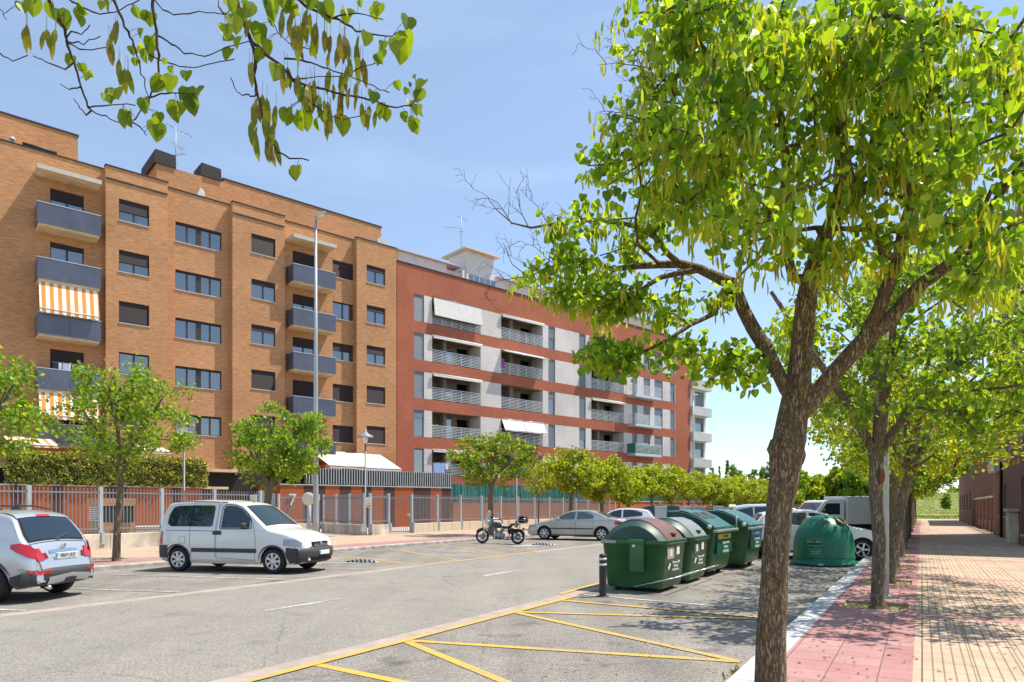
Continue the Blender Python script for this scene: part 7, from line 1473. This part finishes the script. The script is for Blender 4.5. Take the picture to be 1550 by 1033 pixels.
# ---- weeds and fallen leaves
b = MB(); R = random.Random(9)
for (s_, t_, n, h) in ((6.55, -1.5, 26, .09), (8.3, -1.52, 20, .07), (11.0, -1.5, 30, .06), (5.9, -1.5, 14, .05), (14.0, -1.5, 24, .06), (16.5, -1.5, 20, .06)):
    for _ in range(n): p = S(s_+R.gauss(0, .12), t_+R.gauss(0, .02), .008); leaf_shape(b, p, Vector((R.gauss(0, .6), R.gauss(0, .6), 1)), rv(R), h*R.uniform(.6, 1.2), h*.25, .2, 0, False)
for a, c in pits[:4]:
    for _ in range(260): p = S(R.uniform(a+.02, c-.02), R.uniform(-1.0, -.19), CR-.033); leaf_shape(b, p, Vector((R.gauss(0, .7), R.gauss(0, .7), .8)), rv(R), R.uniform(.02, .06), .012, .2, 0, False)
tag(b.build('weeds', leafmat('weed_leaf', (.08, .11, .02), (.16, .16, .05), (.3, .26, .12), .3)), 'small green weeds along the right kerb and in the tree pits', 'weeds', kind='stuff')
b = MB()
for _ in range(850):
    s_ = R.uniform(5.5, 22); t_ = R.choice((R.uniform(-1.1, 3), R.uniform(-1.1, 0), R.uniform(-3.2, -1.5))); z = .02 if t_ < -1.45 else CR+.008; p = S(s_, t_, z); leaf_shape(b, p, Vector((R.gauss(0, 1), R.gauss(0, 1), .05)), Vector((0, 0, 1)), R.uniform(.02, .06), R.uniform(.01, .045), .3, 0, False)
tag(b.build('fallen_leaves', leafmat('dry_leaf', (.16, .09, .03), (.25, .16, .05), (.3, .24, .1), .2)), 'scattered dry fallen leaves on pavement and gutter', 'fallen leaves', kind='stuff')
b = MB()
for _ in range(16000):
    ss = 92+120*R.random()**1.6; tt_ = R.uniform(-4, 40); j = (ss-92)/11; h = .02+.085*(ss-92)*min(1, (ss-92)/60)*.45; p = S(ss, tt_, h+.1); leaf_shape(b, p, Vector((R.gauss(0, .3), R.gauss(0, .3), 1)), rv(R), R.uniform(.1, .35), .12, .2, 0, False)
tag(b.build('meadow_grass', leafmat('meadow_blade', (.1, .15, .02), (.18, .22, .04), (.3, .28, .1), .3)), 'rough grass on the slope at the end of the street', 'grass', kind='stuff')
# ================================================================ RIGHT-HAND SIDE
M_pbrick = brick('dark_red_brick', (.27, .105, .08), (.22, .08, .06), (.3, .22, .18), .25, .07, .012, .15)
def street_building(lab, s0, s1, t0, dep, H, wins, name='brick_building'):
    """local x runs down the street from its far end to its near end, y away from the street"""
    o = S(s1, t0, 0); t = thing(name, lab, 'building', o, RST-pi/2); L_ = s1-s0
    holes = [(x, x+w, z, z+h, .15) for (x, w, z, h) in wins]; b = MB(); wall_holes(b, 0, L_, CR-.02, H, holes, 0); b.quad((L_, 0, CR-.02), (L_, dep, CR-.02), (L_, dep, H), (L_, 0, H)); b.quad((0, dep, CR-.02), (0, 0, CR-.02), (0, 0, H), (0, dep, H)); b.quad((0, 0, H), (L_, 0, H), (L_, dep, H), (0, dep, H)); b.quad((L_, dep, CR), (0, dep, CR), (0, dep, H), (L_, dep, H)); b.build('wall', M_pbrick, t)
    for h in holes: window(t, h[0], h[1], h[2], h[3], 0, 1 if h[1]-h[0] < 1 else 2, rnd.choice((.2, .5, 1)), 0, M_frame, M_shutg)
    b = MB(); b.box(-.08, L_+.08, -.08, dep, H+.002, H+.12); b.build('parapet_coping', M_white, t); b = MB(); b.quad((0, .8, .2), (L_, .8, .2), (L_, .8, H-.2), (0, .8, H-.2)); b.build('interior', M_room, t); return t
w_ = []
for k in range(4):
    for x in (1.6, 5.0, 8.6, 12.0): w_.append((x, 1.3, 1.9+k*3.1 if k else 20, 1.35))
w_ = [q for q in w_ if q[2] < 19]+[(3.3, 1.1, 1.1, 1.45), (5.6, 1.1, 1.1, 1.45), (12.0, 1.8, .5, 2.2)]
A_ = street_building('tall dark red brick building in shade at the right edge behind the pavement trees', 29.2, 44.4, 3.25, 12, 13.2, w_)
b = MB(); b.tube([(5.0, -.06, CR), (5.0, -.06, 13.0)], .06, 8); b.build('downpipe', M_cap, A_); b = MB(); b.rbox(10.4, 11.5, -.35, -.003, CR-.02, 1.35, .03); b.rbox(10.3, 11.6, -.42, -.003, 1.36, 1.48, .02); b.build('stone_pier', M_base, A_)
for k in (1, 2, 3): b = MB(); b.box(1.0, 4.2, -.28, -.005, .2+k*3.1, 1.1+k*3.1); b.build('balcony', M_white, A_)
B_ = street_building('lower dark red brick building farther down the right pavement', 62, 84, 3.25, 12, 7.2, [(2+i*4.2, 1.6, z, 1.4) for i in range(5) for z in (1.2, 4.3)])
rf = thing('garden_fence', 'dark iron garden fence with brick piers between the two brick buildings', 'fence', S(62, 3.4, 0), RST-pi/2); L_ = 62-44.4
b = MB(); b.box(0, L_, 0, .25, CR-.02, .75); b.build('base_wall', M_pbrick, rf)
n = 6
for i in range(n+1): b = MB(); x = i*L_/n; x = min(max(x, .25), L_-.25); b.rbox(x-.24, x+.24, -.06, .32, CR-.02, 2.05, .02); b.rbox(x-.3, x+.3, -.12, .38, 2.06, 2.16, .02, 1); b.build('pier', [M_pbrick, M_base], rf)
for i in range(n):
    b = MB(); xa, xb = i*L_/n+.3, (i+1)*L_/n-.3
    for z in (.9, 1.85): b.box(xa, xb, .1, .14, z, z+.04)
    k = int((xb-xa)/.12)
    for j in range(k+1): x = xa+(xb-xa)*j/k; b.box(x-.01, x+.01, .11, .13, .76, 1.98)
    b.build('railing_panel', M_dark, rf)
# lamp post beside the second tree
t = thing('lamp_post', 'slim pale grey lamp post standing just behind the second pavement tree', 'street lamp', S(12.6, -.5, 0), RST); b = MB(); b.tube([(0, 0, CR), (0, 0, 2.4), (0, 0, 7.2)], [.045, .042, .035], 12); b.build('pole', mat('pale_pole', (.5, .5, .49), .45, .1, 4), t)
b = MB(); b.lathe([(.1, CR), (.1, CR+.03), (.05, CR+.05)], 12); b.build('base_plate', M_galv, t); b = MB(); b.rbox(-.12, .45, -.12, .12, 7.18, 7.3, .03); b.build('lamp_head', M_lhead, t)
# bench on the meadow path
bn = thing('park_bench', 'pale stone bench at the far end of the pavement by the meadow', 'bench', UY(1425, 766, 108)-Vector((0, 0, EYE)), .3); bn.location.z = .55; b = MB(); b.rbox(-1.2, 1.2, -.25, .25, .4, .52, .02); b.build('seat', M_white, bn)
for x in (-.9, .9): b = MB(); b.box(x-.12, x+.12, -.2, .2, -.3, .398); b.build('leg', M_white, bn)
# distant low roofs
hz = thing('distant_house', 'tiny distant pale buildings on the horizon right of the big trunk', 'building', UY(1236, 766, 260)-Vector((0, 0, EYE)), .4); b = MB(); b.box(-8, 8, 0, 10, 0, 7); b.build('wall', M_white, hz); b = MB(); b.prism([(-8.5, 7.01), (8.5, 7.01), (0, 9.5)], -.3, 10.3); b.build('roof', mat('roof_tile', (.25, .12, .08), .8, .2, 2), hz)
wt = thing('boundary_wall', 'low brown wall behind the parked truck and cars', 'wall', S(84, -14, 0), RST); b = MB(); b.box(-4, 9, 0, .3, 0, 1.75); b.build('wall', mat('brown_stone', (.32, .2, .13), .9, .25, 1), wt)
